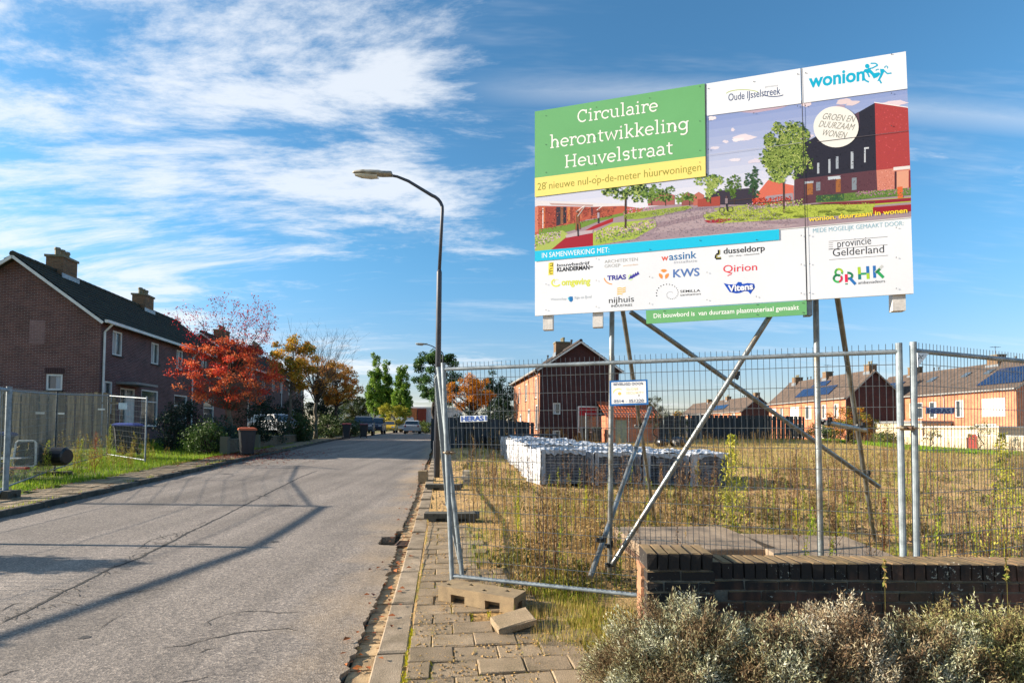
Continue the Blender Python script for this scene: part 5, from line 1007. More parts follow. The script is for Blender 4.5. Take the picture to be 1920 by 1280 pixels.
# ---- street lamps
lampm = mat('grey painted lamp post', lin('454a54'), .5, lin('3a3e46'), 4, metal=.1); headm = mat('lamp housing', lin('a9a69a'), .5, lin('807c70'), 8); lens = mat('lamp lens', lin('cfcdbf'), .15, spec=.8)
def lamp(label, x, y, zb, sc=1.0):
    t = thing('street_lamp', label, 'street lamp', (x, y, zb), 'street lamps'); P = lambda dx, z, dy=0: Vector((x + dx * sc, y + dy * sc, zb + z * sc))
    MB().tube([P(0, 0), P(0, 5.45), P(0, 5.5), P(0, 5.56)], [.082, .07, .07, .052], 16).build('lower_pole', lampm, t, smooth=True)
    pts = [P(.0, 5.5), P(.06, 7.15)] + [P(.07 - .42 * (1 - math.cos(R(a))) * 1.0, 7.15 + .42 * math.sin(R(a))) for a in (15, 30, 45, 60, 72)] + [P(-.85, 7.93), P(-1.15, 8.05), P(-1.32, 8.08)]
    MB().tube(pts, [.045] * (len(pts) - 3) + [.04, .036, .034], 14).build('bent_arm', lampm, t, smooth=True)
    h = MB(); seg = [(-1.28, 8.08, .05, .06), (-1.3, 8.1, .11, .085), (-1.55, 8.1, .12, .09), (-1.62, 8.11, .13, .1), (-2.05, 8.14, .115, .085), (-2.28, 8.15, .07, .05), (-2.34, 8.15, .02, .02)]; V = []
    for dx, z, hy, hz_ in seg: V += [P(dx, z + hz_ * math.sin(a) * (1.0 if math.sin(a) > 0 else .55), hy * math.cos(a)) for a in [k * math.tau / 12 for k in range(12)]]
    h.add(V, [(i * 12 + k, i * 12 + (k + 1) % 12, (i + 1) * 12 + (k + 1) % 12, (i + 1) * 12 + k) for i in range(6) for k in range(12)] + [tuple(range(12)), tuple(range(72, 84))]); h.build('lamp_head', headm, t, smooth=True)
    l = MB(); seg = [(-1.66, 8.09, .1, .06), (-1.85, 8.09, .11, .08), (-2.1, 8.11, .1, .075), (-2.27, 8.13, .05, .04)]; V = []
    for dx, z, hy, hz_ in seg: V += [P(dx, z - .03 - hz_ * math.sin(a), hy * math.cos(a)) for a in [k * math.pi / 8 for k in range(9)]]
    l.add(V, [(i * 9 + k, i * 9 + k + 1, (i + 1) * 9 + k + 1, (i + 1) * 9 + k) for i in range(3) for k in range(8)]); l.build('lens', lens, t, smooth=True)
    MB().tube([P(-.08, .6, -.03), P(-.08, 1.05, -.03)], .02, 6).build('service_door', lampm, t); return t
lamp('tall curved grey street lamp behind the fence corner', -1.99, 14.4, .1, 1.02)
lamp('distant street lamp whose head shows beside the near lamp post', at(829, 700, 43).x, 43, .6, .93)
# ---- wheelie bins
binb = mat('dark bin plastic', lin('22272f'), .45, lin('1c2027'), 3, rnd=.1)
def wheelie(label, loc, rot, lid, grp='wheelie bins'):
    t = thing('wheelie_bin', label, 'bin', (0, 0, 0), grp); lm = mat('bin lid ' + lid, lin(lid), .5, tuple(v * .85 for v in lin(lid)), 3)
    b = MB(); V = []
    for z, w, d_ in ((.08, .42, .5), (.1, .44, .54), (.9, .56, .68), (.93, .6, .72), (.97, .6, .72)):
        for sx, sy in ((-1, -1), (1, -1), (1, 1), (-1, 1)):
            for a in (0, 1): e = .05; V.append((sx * (w / 2 - (e if a == (sx * sy > 0) else 0)), sy * (d_ / 2 - (0 if a == (sx * sy > 0) else e)), z))
    b.add(V, [(i * 8 + k, i * 8 + (k + 1) % 8, (i + 1) * 8 + (k + 1) % 8, (i + 1) * 8 + k) for i in range(4) for k in range(8)] + [tuple(range(7, -1, -1)), tuple(range(32, 40))]); b.build('body', binb, t)
    l = MB(); V = []
    for z, w, d_, o in ((.965, .62, .76, 0), (1.0, .63, .77, 0), (1.04, .57, .68, .01), (1.065, .4, .45, .02)):
        for sx, sy in ((-1, -1), (1, -1), (1, 1), (-1, 1)): V.append((sx * w / 2, sy * d_ / 2 + o, z))
    l.add(V, [(i * 4 + k, i * 4 + (k + 1) % 4, (i + 1) * 4 + (k + 1) % 4, (i + 1) * 4 + k) for i in range(3) for k in range(4)] + [(3, 2, 1, 0), (12, 13, 14, 15)]); l.build('lid', lm, t)
    MB().tube([(-.2, .4, .97), (-.2, .45, 1.0), (.2, .45, 1.0), (.2, .4, .97)], .016, 8).build('handle', binb, t)
    for s in (-1, 1):
        w = MB().tube([(s * .2, .27, .1), (s * .25, .27, .1)], .1, 16).build('wheel', darkw, t)
    for s in (-.6, 0, .6): MB().box((s * .3, -.318, .5), (.02, .02, .6), Matrix.Rotation(.09, 3, 'X')).build('rib', binb, t)
    t.location = loc; t.rotation_euler = (0, 0, rot); return t
def g3(s, y, e=0): x = s - K * y; return (x, y, gh(x, y) + e)
wheelie('wheelie bin with an orange lid, nearest at the kerb', g3(-7.36, 20.2), .5, 'c8623a')
wheelie('wheelie bin with a dark red lid, left one of the far pair', (-11.2, 36.5, float(road_h(36.5)) + .05), .3, '7a2c30')
wheelie('wheelie bin with a dark red lid, right one of the far pair', (-10.85, 39.5, float(road_h(39.5)) + .03), .3, '74282c')
wheelie('bin with a bright blue lid behind the far-side fence, by the house front', (-12.75, 17.9, gh(-12.75, 17.9) + .1), .2, '3c4f9c')
wheelie('bin with a blue lid behind the fence at the frame edge', (-12.1, 12.5, gh(-12.1, 12.5) + .0), -.2, '30406f')
wheelie('dark wheelie bin against the gable of the detached house', (5.0, 36.9, .55), .1, '252c3c'); wheelie('second dark wheelie bin at the detached house, with a green lid', (5.8, 36.8, .55), 0, '33463a')
# ---- overturned tub behind the fence
tb = thing('overturned_tub', 'black tub lying on its side with a pale rim facing the street', 'tub', (-11.2, 12.1, .3)); c = at(47, 850, 12.3)
rt = rz(.35) @ Matrix.Rotation(-.12, 3, 'X'); rim = MB(); hw, hh = .21, .29
Pp = [c + rt @ Vector((hw * sx, 0, hh * sz)) for sx, sz in ((-1, -.85), (-.82, -1), (.82, -1), (1, -.85), (.86, .85), (.7, 1), (-.7, 1), (-.86, .85), (-1, -.85))]
rim.tube(Pp, .022, 8); rim.build('rim', whitep, tb); V = []
for dy, k in ((0, .97), (.2, .93), (.42, .8), (.5, .6)): V += [c + rt @ Vector((hw * sx * k, dy, hh * sz * k)) for sx, sz in ((-1, -.85), (-.82, -1), (.82, -1), (1, -.85), (.86, .85), (.7, 1), (-.7, 1), (-.86, .85))]
MB().add(V, [(i * 8 + k, i * 8 + (k + 1) % 8, (i + 1) * 8 + (k + 1) % 8, (i + 1) * 8 + k) for i in range(3) for k in range(8)] + [tuple(range(24, 32))]).build('body', mat('black plastic', lin('1b1c20'), .4), tb)
MB_b = MB(); c2 = at(88, 856, 12.9); MB_b.tube([c2 + Vector((-.3, .1, 0)), c2 + Vector((-.25, .1, 0)), c2 + Vector((.28, .2, 0)), c2 + Vector((.33, .2, 0))], [.2, .235, .22, .17], 18); tag(MB_b.build('barrel', mat('black plastic', (0,) * 3)), 'black barrel lying in the weeds beside the overturned tub', 'barrel')
rb = at(30, 877, 11.6); t = thing('red_plank', 'red plank lying in the grass by the overturned tub', 'plank', rb); MB().bev(rb, (.55, .1, .05), .01, rz(-.1)).build('board', mat('red plank', lin('a3412c'), .8), t)
wb = at(20, 858, 12.2); t = thing('white_sheet', 'crumpled white sheet lying beside the overturned tub', 'sheet', wb); MB().bev(wb, (.6, .4, .04), .02, rz(.3), .03).build('sheet', whitep, t)
# ---- foil-wrapped stacks of paving stone on the field
foil = mat('white foil', lin('bfc1c4'), .4, lin('8f959e'), 2.5, .8, 9, fine=.06, spec=.6); stone = mat('dark kerb stones', lin('85868c'), .85, lin('3f4046'), 4, .5, 40, rnd=.2)
def pallet_set():
    out = []
    for k in range(5):
        st = MB(); n = 11; hgt = .84 + random.uniform(-.03, .03)
        for i in range(n):
            for j in range(3): st.bev((-.36 + j * .36 + random.gauss(0, .006), random.gauss(0, .012), .06 + (i + .5) * (hgt - .08) / n), (.35, 1.04, (hgt - .08) / n - .012), .008, jit=.004)
        w = MB(); nu = 12; nv = 12; G = {}
        ns = lambda a, b: .05 * math.sin(a * 7 + k * 2.1) * math.sin(b * 5 + k) + random.uniform(-.035, .035)
        V, F = [], []
        def gridp(f, nu, nv):
            o = len(V)
            for i in range(nu + 1):
                for j in range(nv + 1): V.append(f(i / nu, j / nv))
            for i in range(nu):
                for j in range(nv): F.append((o + i * (nv + 1) + j, o + (i + 1) * (nv + 1) + j, o + (i + 1) * (nv + 1) + j + 1, o + i * (nv + 1) + j + 1))
        tp = lambda a, b: (-.57 + 1.14 * a, -.55 + 1.1 * b, hgt + .03 + ns(a, b)); gridp(tp, nu, nv)
        gridp(lambda a, b: (-.575 - abs(ns(a, b)) * .8, -.55 + 1.1 * a, .05 + (hgt - .01) * b), 12, 8)          # left side
        gridp(lambda a, b: (-.57 + 1.14 * a, -.565 - random.uniform(0, .015), hgt + .03 - (.04 + .04 * math.sin(a * 5 + k * 1.7) ** 2 + random.uniform(0, .07)) * b), 14, 2)
        gridp(lambda a, b: (-.57 + (.1 + .12 * (k % 3)) * a, -.562 - random.uniform(0, .02), .06 + (hgt - .02) * b), 3, 8)
        gridp(lambda a, b: (.575, -.55 + 1.1 * a, .05 + (hgt - .01) * b), 4, 4); gridp(lambda a, b: (-.57 + 1.14 * a, .56, .05 + (hgt - .01) * b), 4, 4)
        w.add(V, F); pb = MB()
        for x in (-.5, 0, .5): pb.box((x, 0, .03), (.12, 1.1, .06))
        out.append((st.build('stones', stone, mesh_only=True), w.build('foil', foil, mesh_only=True), pb.build('wood', mat('pallet wood', lin('8a6f4c'), .9), mesh_only=True), hgt))
    return out
PS = pallet_set(); u0 = Vector((.955, .26, 0)).normalized(); v0 = Vector((-.09, 1, 0)).normalized(); org = Vector((1.12, 13.55, 0))
place_words = ['front row, at the corner nearest the road', 'front row, second from the road-side corner', 'front row, third from the road-side corner', 'front row, at the end behind the tall yellow weed']
cnts = [9, 8, 6, 3]; ordn = ['first', 'second', 'third', 'fourth', 'fifth', 'sixth', 'seventh', 'eighth', 'ninth']
for c_ in range(4):
    for r_ in range(cnts[c_]):
        st, fo, wo_, hg = PS[(c_ * 3 + r_ * 2) % 5]; p = org + u0 * (c_ * 1.33 + random.gauss(0, .03)) + v0 * (r_ * 1.19 + random.gauss(0, .03)); z = gh(p.x, p.y)
        lab = 'foil-wrapped stone stack, ' + (place_words[c_] if r_ == 0 else ordn[r_] + ' from the front in the ' + ('road-side line', 'second line from the road', 'third line from the road', 'line farthest from the road')[c_])
        t = thing('stone_pallet', lab, 'stone stack', (0, 0, 0), 'foil-wrapped stone stacks'); link('stone_layers', st, t); link('foil_wrap', fo, t); link('pallet', wo_, t)
        t.location = (p.x, p.y, z - .02); t.rotation_euler = (random.gauss(0, .015), random.gauss(0, .02), math.atan2(u0.y, u0.x) + random.gauss(0, .03))
for (px, py, Y, lab) in ((1186, 842, 18.2, 'single brown stone lying on the white foil of the stacks'), (1052, 842, 17.2, 'small offcut stone on top of the foil-wrapped stacks')):
    tag(MB().bev(at(px, py, Y), (.3, .24, .16), .01, rz(.3)).build('loose_stone', mat('brown stone', lin('7a5846'), .85)), lab, 'stone')
# black bags and a low heap before the black fence
for (x, y, r_, lab) in ((9.3, 33.4, .42, 'black rubbish bag beside the far fence post, smaller of two'), (10.3, 33.3, .52, 'black rubbish bag in the dry grass, larger of two')):
    V = []; n = 14
    for i in range(7):
        a = math.pi * i / 6
        for k in range(n): b_ = math.tau * k / n; q_ = r_ * (1 + random.uniform(-.14, .14)); V.append((x + q_ * math.sin(a) * math.cos(b_), y + q_ * math.sin(a) * math.sin(b_), gh(x, y) + r_ * .6 + q_ * .65 * math.cos(a)))
    tag(MB().add(V, [(i * n + k, i * n + (k + 1) % n, (i + 1) * n + (k + 1) % n, (i + 1) * n + k) for i in range(6) for k in range(n)]).build('rubbish_bag', mat('black bag', lin('17181c'), .3)), lab, 'rubbish bag', 'black rubbish bags')
# kerb-side odds and ends behind the fence: stacked bricks and pale blocks
paleb = mat('pale stone', lin('b7ac98'), .85)
for (x, y, lab) in ((-1.25, 12.9, 'pale concrete block stack beside the lamp post'),):
    t = thing('block_stack', lab, 'stone stack', (x, y, gh(x, y)));
    for k in range(3): MB().bev((x + .25 + random.gauss(0, .02), y, gh(x, y) + .06 + k * .12), (.3, .24, .1), .01, rz(random.gauss(0, .08))).build('block', paleb, t)
t = thing('concrete_post_block', 'square grey block on the kerb in front of the lamp post', 'block', (-2.25, 12.9, .12)); MB().bev((-2.22, 13.6, .3), (.22, .22, .3), .015).build('block', conc, t)
dkp = thing('dark_pallet_pile', 'pile of dark boards and blocks beside the detached house', 'pile', (-1.2, 27, .4))
for k in range(16): MB().bev((.6 + random.uniform(-.9, .9), 28.5 + random.uniform(-.5, .5), gh(.6, 28.5) + .08 + .11 * (k // 2)), (2.2, .9, .09), .01, rz(random.gauss(0, .06))).build('board', mat('slate boards', lin('3c424c'), .6, rnd=.3), dkp)
# ---- cars at the end of the street
tyre = mat('tyre', lin('17181a'), .8); rimm = mat('wheel rim', lin('9a9da1'), .35, metal=.7); headl = mat('headlight', lin('d5dade'), .1, spec=.9); taill = mat('tail light', lin('8d1f1f'), .2)
def car(label, cat, loc, rot, col, kind='hatch', group='vehicles parked at the end of the street', name='parked_car'):
    L, W, H = {'hatch': (4.1, 1.7, 1.48), 'estate': (4.5, 1.75, 1.5), 'van': (5.0, 1.95, 2.1), 'suv': (4.5, 1.85, 1.75)}[kind]
    t = thing(name, label, cat, (0, 0, 0), group); pm = mat('paint ' + col, lin(col), .25, tuple(v * .93 for v in lin(col)), 2, spec=.7, fine=.02)
    if kind == 'van': prof = [(-.5, .2), (-.5, .55), (-.49, .93), (-.45, .99), (.18, 1.0), (.27, .96), (.39, .6), (.47, .52), (.5, .4), (.5, .2)]; win = [(.1, .62), (.1, .92), (.235, .92), (.35, .62)]
    elif kind == 'estate': prof = [(-.5, .22), (-.5, .6), (-.47, .68), (-.44, .95), (-.38, 1.0), (.02, 1.0), (.1, .96), (.22, .66), (.44, .58), (.49, .45), (.5, .22)]; win = [(-.42, .68), (-.4, .92), (.04, .93), (.19, .67)]
    else: prof = [(-.5, .22), (-.5, .55), (-.48, .66), (-.38, .96), (-.3, 1.0), (.04, 1.0), (.1, .96), (.24, .66), (.44, .57), (.49, .45), (.5, .22)]; win = [(-.43, .68), (-.34, .92), (.05, .93), (.2, .67)]
    V = []; k = len(prof)
    for s, ins in ((-1, .1), (-1, 0), (1, 0), (1, .1)):
        for a, h in prof:
            nar = (.12 * max(0, h - .62) / .38) * W; V.append((a * L * (1 - ins * .06), s * (W / 2 - nar - (ins * .5 * W * .1)), h * H - ins * .25 * (h > .9) * .1))
    F = [tuple(range(k - 1, -1, -1)), tuple(range(3 * k, 4 * k))] + [(j * k + i, j * k + (i + 1) % k, (j + 1) * k + (i + 1) % k, (j + 1) * k + i) for j in range(3) for i in range(k)]
    MB().add(V, F).build('body', pm, t, bevel=.03)
    ww = lambda h: W / 2 - .12 * max(0, h - .62) / .38 * W + .004
    for s in (-1, 1):
        MB().add([(a * L, s * ww(h), h * H) for a, h in win], [(0, 1, 2, 3)]).build('side_window', glass, t)
    fr = [(a, h) for a, h in prof if a > 0 and h >= .5]; (a0, h0), (a1, h1) = [(p, q_) for p, q_ in zip(prof[:-1], prof[1:]) if p[0] > 0 and p[1] > .9 and q_[1] < .7][0]
    for (p, q_, nm) in (((a0, h0), (a1, h1), 'windscreen'), ((prof[3][0], prof[3][1]), (prof[2][0], prof[2][1]), 'rear_window')):
        e = .012 if nm == 'windscreen' else -.012; lw = lambda h: W / 2 - .12 * max(0, h - .62) / .38 * W - .1
        A, B_ = (p[0] * .93 + q_[0] * .07, p[1] * .93 + q_[1] * .07), (p[0] * .1 + q_[0] * .9, p[1] * .1 + q_[1] * .9)
        MB().add([(A[0] * L + e, -lw(A[1]), A[1] * H + .012), (A[0] * L + e, lw(A[1]), A[1] * H + .012), (B_[0] * L + e, lw(B_[1]), B_[1] * H + .012), (B_[0] * L + e, -lw(B_[1]), B_[1] * H + .012)], [(0, 1, 2, 3)]).build(nm, glass, t)
    for sx in (-.31, .32):
        for s in (-1, 1):
            w = MB().tube([(sx * L, s * (W / 2 - .2), .32), (sx * L, s * (W / 2 + .01), .32)], .32, 20).build('tyre', tyre, t); MB().tube([(sx * L, s * (W / 2), .32), (sx * L, s * (W / 2 + .018), .32)], .2, 14).build('rim', rimm, w)
    for s in (-1, 1):
        MB().bev((.49 * L, s * W * .36, .5 * H), (.06, .32, .14), .01).build('headlight', headl, t); MB().bev((-.5 * L, s * W * .4, .58 * H), (.04, .16, .22), .01).build('tail_light', taill, t)
    MB().box((.5 * L, 0, .27 * H), (.05, W * .9, .16)).build('bumper', darkw, t); MB().box((.512 * L, 0, .3 * H), (.02, .5, .1)).build('number_plate', mat('yellow plate', lin('c9a12c'), .5), t)
    t.location = loc; t.rotation_euler = (0, 0, rot); return t
def onrd(px, Y, e=0): d = ray(px, 810); return (d[0] / d[1] * Y, Y, float(road_h(Y)) + e)
car('silver estate car parked facing away at the grass bank', 'car', onrd(774, 62), R(97), 'a9adb2', 'estate')
car('white van parked beside the silver estate car', 'van', onrd(764, 76), R(97), 'd9dbdc', 'van', name='parked_van')
car('yellow van with a dark windscreen parked under the poplars', 'van', onrd(730, 66), R(-84), 'c9a21e', 'hatch', name='parked_van')
car('dark blue van parked at the end of the street behind the bins', 'van', onrd(704, 58), R(-82), '232a3c', 'suv', name='parked_van')
car('dark car with a sunlit windscreen parked behind the far bins', 'car', onrd(682, 50), R(-78), '2b3038', 'suv')
car('silver car under a tree in a front garden', 'car', (-17.0, 39, .9), R(-25), 'aab2bd', 'hatch', group=None)
car('small white car at the edge of the trees, mostly hidden', 'car', onrd(752, 72), R(-84), 'c9cdd2', 'hatch')
# low garden walls and gate piers along the far pavement
bw = brick_mat('garden wall brick', lin('6b5a44'), lin('57493a'), lin('6c6a58'))
def seg_wall(label, p, q_, h, th=.22, pier=True):
    p, q_ = Vector((*p, 0)), Vector((*q_, 0)); d = (q_ - p); L = d.length; d.normalize(); n = Vector((-d.y, d.x, 0)); z = gh(p.x, p.y) - .1; t = thing('garden_wall', label, 'wall', (p.x, p.y, z)); b = MB()
    for o, s in ((p - n * th / 2, 1), (p + n * th / 2, -1)): wall(b, o + Vector((0, 0, z)), d, L, h + .1, [], n * s)
    b.build('wall', bw, t); rot = Matrix((d, n, Vector((0, 0, 1)))).transposed(); MB().box((p + q_) / 2 + Vector((0, 0, z + h + .13)), (L, th + .05, .06), rot).build('coping', mat('coping', lin('6b6656'), .9), t)
    if pier:
        for e in (p, q_): MB().box(e + Vector((0, 0, z + (h + .25) / 2)), (.27, .27, h + .25), rot).build('pier', bw, t)
seg_wall('low brick garden wall with piers behind the nearest wheelie bin', (-10.95, 20.6), (-11.3, 23), .55); seg_wall('low mossy garden wall along the pavement, between the trees', (-11.45, 24.2), (-13.1, 35), .5)
# ================================================================== VEGETATION
bark = mat('grey bark', lin('6d6354'), .9, lin('4a4338'), 9, .8, 40, stretch=(3, 3, .6)); bark_d = mat('dark bark', lin('3d362e'), .9, lin('2c2722'), 9, .8, 40, stretch=(3, 3, .6))
def leaf_quads(P, size, up=.0, asp=.6):
    """one bent-free leaf quad at each point, randomly turned"""
    n = len(P); a = rng.standard_normal((n, 3)); a /= np.linalg.norm(a, axis=1)[:, None]; b = rng.standard_normal((n, 3)); b[:, 2] += up; b -= a * (a * b).sum(1)[:, None]; b /= np.linalg.norm(b, axis=1)[:, None]
    s = (size * rng.uniform(.6, 1.25, n))[:, None]; V = np.stack([P - a * s * .5 * asp, P + b * s * .5, P + a * s * .5 * asp, P - b * s * .5], 1).reshape(-1, 3); return V, np.arange(4 * n).reshape(n, 4)
def clump_points(centers, rad, n, squash=.8):
    k = rng.integers(0, len(centers), n); d = rng.standard_normal((n, 3)); d /= np.linalg.norm(d, axis=1)[:, None]; r_ = rng.random(n) ** .45
    return centers[k] + d * (np.asarray(rad)[k] * r_)[:, None] * np.array([1, 1, squash]), k
def crown_centers(n, c, r, hollow=.35, shape=None):
    out = []
    while len(out) < n:
        p = rng.uniform(-1, 1, 3); l = np.linalg.norm(p)
        if l > 1 or l < hollow * rng.random() ** .5: continue
        if shape and not shape(p): continue
        out.append(p * r + c)
    return np.array(out)
def tree(name, label, x, y, h, crown_c, crown_r, cols, n, size, nclump=46, crad=.55, trunk_r=.12, m_bark=None, zb=None, bare=0, group=None, squash=.8, fork=.35, twigs=3, shape=None, topbare=0, cat='tree', trans=.3, limb=.32):
    zb = gh(x, y) if zb is None else zb; t = thing(name, label, cat, (x, y, zb), group); m_bark = m_bark or bark_d
    c = np.array([x + crown_c[0], y + crown_c[1], zb + crown_c[2]]); r = np.array(crown_r); cen = crown_centers(nclump, c, r * .86, .3, shape); ft = zb + h * fork
    wob = [Vector((x + random.gauss(0, .03) * k, y + random.gauss(0, .03) * k, zb + (ft - zb) * k / 4)) for k in range(5)]; topz = c[2] + r[2] * .55
    axis = wob + [Vector((x + (c[0] - x) * f + random.gauss(0, .06), y + random.gauss(0, .06), ft + (topz - ft) * f)) for f in (.3, .6, 1.0)]
    rr = [trunk_r * 1.25, trunk_r, trunk_r * .95, trunk_r * .9, trunk_r * .82, trunk_r * .6, trunk_r * .38, trunk_r * .15]
    MB().tube(axis, rr, 9).build('trunk', m_bark, t, smooth=True)
    lb = MB(); ts = MB()
    for q_ in cen:
        q_ = Vector(q_); hh = max(ft - (ft - zb) * .15, min(topz, q_.z - (q_.xy - Vector((x, y))).length * .75 - .1)); f = (hh - ft) / max(.1, topz - ft); f = min(max(f, 0), 1); s = Vector((x + (c[0] - x) * f, y, hh))
        mid = s.lerp(q_, .5) + Vector((random.gauss(0, .1), random.gauss(0, .1), -.05 * (q_ - s).length)); r0 = trunk_r * limb * (1 - .6 * f)
        lb.tube([s, mid, q_], [r0, r0 * .6, r0 * .22], 5, cap=False)
        for _ in range(twigs):
            st = mid.lerp(q_, random.uniform(.1, 1)); d = (q_ - s).normalized() + Vector((random.gauss(0, .6), random.gauss(0, .6), random.uniform(0, .9))); e = st + d.normalized() * crad * random.uniform(.8, 1.7); m2 = st.lerp(e, .5) + Vector([random.gauss(0, .05) for _ in range(3)])
            ts.tube([st, m2, e], [r0 * .3, r0 * .2, r0 * .07], 3, cap=False)
            for _ in range(2 if bare else 0): e2 = m2 + Vector((random.gauss(0, .3), random.gauss(0, .3), random.uniform(.1, .7))) * crad; ts.tube([m2, e2], [r0 * .16, r0 * .05], 3, cap=False)
    lb.build('limbs', m_bark, t, stuff=True); ts.build('twigs', m_bark, t, stuff=True)
    keep = np.array([not (rng.random() < bare or (topbare and p[2] > c[2] + r[2] * .15 and rng.random() < topbare)) for p in cen]); cc = cen[keep] if keep.any() else cen[:1]
    P, k = clump_points(cc, crad * rng.uniform(.6, 1.2, len(cc)), n, squash); V, F = leaf_quads(P, size)
    base = rng.random(len(cc)); v = np.clip(base[k] * .6 + rng.random(len(P)) * .4, 0, 1)
    np_mesh('crown', V, F, leaf_mat(name + ' leaves ' + cols[0], [lin(q_) for q_ in cols], trans=trans), t, v_attr=v, stuff=False); return t
def shrub(name, label, c, r, cols, n, size, nclump=26, crad=.3, group=None, cat='shrub', zb=None):
    x, y = c; zb = gh(x, y) if zb is None else zb; t = thing(name, label, cat, (x, y, zb), group)
    cen = crown_centers(nclump, np.array([x, y, zb + r[2] * .85]), np.array(r) * .85, .2); cen[:, 2] = np.maximum(cen[:, 2], zb + .12)
    b = MB()
    for q_ in cen[:18]: b.tube([(x + random.gauss(0, .1), y + random.gauss(0, .1), zb), tuple(q_)], [.025, .008], 4, cap=False)
    b.build('stems', bark_d, t, stuff=True); P, k = clump_points(cen, crad * rng.uniform(.7, 1.2, len(cen)), n); P[:, 2] = np.maximum(P[:, 2], zb + .02); V, F = leaf_quads(P, size)
    v = np.clip(rng.random(len(cen))[k] * .5 + rng.random(n) * .5, 0, 1); np_mesh('foliage', V, F, leaf_mat(name + ' leaves ' + cols[0], [lin(q_) for q_ in cols], trans=.2), t, v_attr=v); return t
GR = ['26331a', '3a4a20', '556628', '2f3d1c']; DG = ['16241c', '20332a', '2d4530']
# trees along the left of the street
RED = ['96262a', 'bc3a2c', 'd85a36', 'e8884e', '8c2a2c']
mx_ = at(429, 780, 21.5).x
tree('red_tree', 'red-leaved tree by the kerb with bare upper branches', mx_, 21.5, 5.6, (.0, 0, 3.25), (2.4, 2.0, 1.6), RED, 13000, .08, 150, .36, .09, bark, fork=.36, bare=.08, squash=.55, twigs=2, limb=.2)
tt = thing('bare_top', 'x', 'x'); bpy.data.objects.remove(tt)
def sprays(parent, base, n, L, spread, m, r0=.02, leaves=None):
    b = MB(); tips = []
    for _ in range(n):
        d = Vector((random.gauss(0, spread), random.gauss(0, spread), 1)).normalized(); p = Vector(base); pts = [p]
        for k in range(4): d = (d + Vector((random.gauss(0, .18), random.gauss(0, .18), 0))).normalized(); p = p + d * L * random.uniform(.18, .3); pts.append(p)
        b.tube(pts, [r0, r0 * .8, r0 * .55, r0 * .35, r0 * .15], 4, cap=False); tips += pts[2:]
        for q_ in pts[1:]:
            for _ in range(3): e = q_ + (d + Vector((random.gauss(0, .7), random.gauss(0, .7), random.uniform(-.1, .3)))).normalized() * L * random.uniform(.1, .24); b.tube([q_, e], [r0 * .3, r0 * .1], 3, cap=False); tips.append(e)
    b.build('bare_branches', m, parent, stuff=True); return np.array([tuple(v) for v in tips])
rt_ = bpy.data.objects['red_tree']; zt = gh(mx_, 21.5); tips = sprays(rt_, (mx_ + .1, 21.5, zt + 3.2), 18, 2.7, .6, bark_d, .022)
P, k = clump_points(tips, np.full(len(tips), .22), 3200); V, F = leaf_quads(P, .07); np_mesh('upper_leaves', V, F, leaf_mat('sparse red leaves', [lin(q_) for q_ in ('7a1626', 'a31f33', 'c0392f')], trans=.3), rt_, v_attr=rng.random(len(P)))
YG = ['8f8a2a', 'cca034', 'dc9a30', '64702a', 'e0bc4c']; OR = ['b4682a', 'd48c38', 'e0a850', '96702c', '6a6a2c']
def xpx(px, Y): return at(px, 800, Y).x
tree('autumn_tree', 'slender tree with yellow and green autumn leaves next to the red tree', xpx(541, 31), 31, 6.2, (.2, 0, 4.5), (1.65, 1.4, 1.85), YG, 8000, .12, 70, .38, .1, bark, fork=.3, bare=.25, twigs=3)
bt = tree('bare_tree', 'tall nearly leafless tree with many upright twigs', xpx(592, 36), 36, 6.0, (.0, 0, 4.8), (1.9, 1.6, 2.2), OR, 1300, .11, 50, .4, .13, bark, fork=.3, bare=.6, twigs=4)
sprays(bt, (xpx(592, 36), 36, gh(xpx(592, 36), 36) + 2.2), 46, 4.9, .26, bark_d, .022)
tree('autumn_tree', 'rounded tree with orange-brown leaves beyond the bare tree', xpx(632, 44), 44, 6.0, (0, 0, 4.3), (2.3, 1.9, 2.1), OR, 9000, .15, 75, .5, .13, bark_d, fork=.3, bare=.12)
tree('green_tree', 'light green tree low behind the bare tree', xpx(612, 52), 52, 4.5, (0, 0, 2.6), (2.2, 1.6, 1.6), ['5c6a34', '7d8644', '8f9050', '3c4a24'], 3600, .15, 40, .5, .1, bark_d, fork=.25)
PO = ['2f4a1c', '486824', '688a2c', '86a03c', '263e18']
sh = None
for (px, Y, htop, rad, lab) in ((703, 78, 657, 1.7, 'tallest poplar at the end of the street'), (724, 80, 672, 1.2, 'poplar close beside the tallest one'), (753, 76, 676, 1.75, 'poplar standing apart, nearest the silver car')):
    top = at(px, htop, Y).z; x = xpx(px, Y); zb = .75; H = top - zb
    tree('poplar_tree', 'columnar green ' + lab, x, Y, H, (0, 0, H * .56), (rad, rad, H * .47), PO, 12000, .25, 130, .4, .16, bark_d, zb, fork=.1, squash=1.4, twigs=1, group=None, shape=lambda p: math.hypot(p[0], p[1]) < .8 - .5 * p[2])
tree('green_tree', 'bushy yellow-green tree at the foot of the poplars', xpx(738, 70), 70, 4.2, (0, 0, 2.4), (2.4, 1.6, 1.7), ['7a8428', '96962c', 'a89a34', '5c6c24'], 3600, .2, 44, .5, .1, bark_d, .7, fork=.2)
tree('green_tree', 'big dark green tree behind the lamp post', xpx(812, 58), 58, 9.6, (.3, 0, 5.9), (3.1, 2.6, 3.7), ['1f3320', '2c4628', '40602e', '587838', '16261a'], 13000, .22, 70, .62, .25, bark_d, .7, fork=.25, bare=.05)
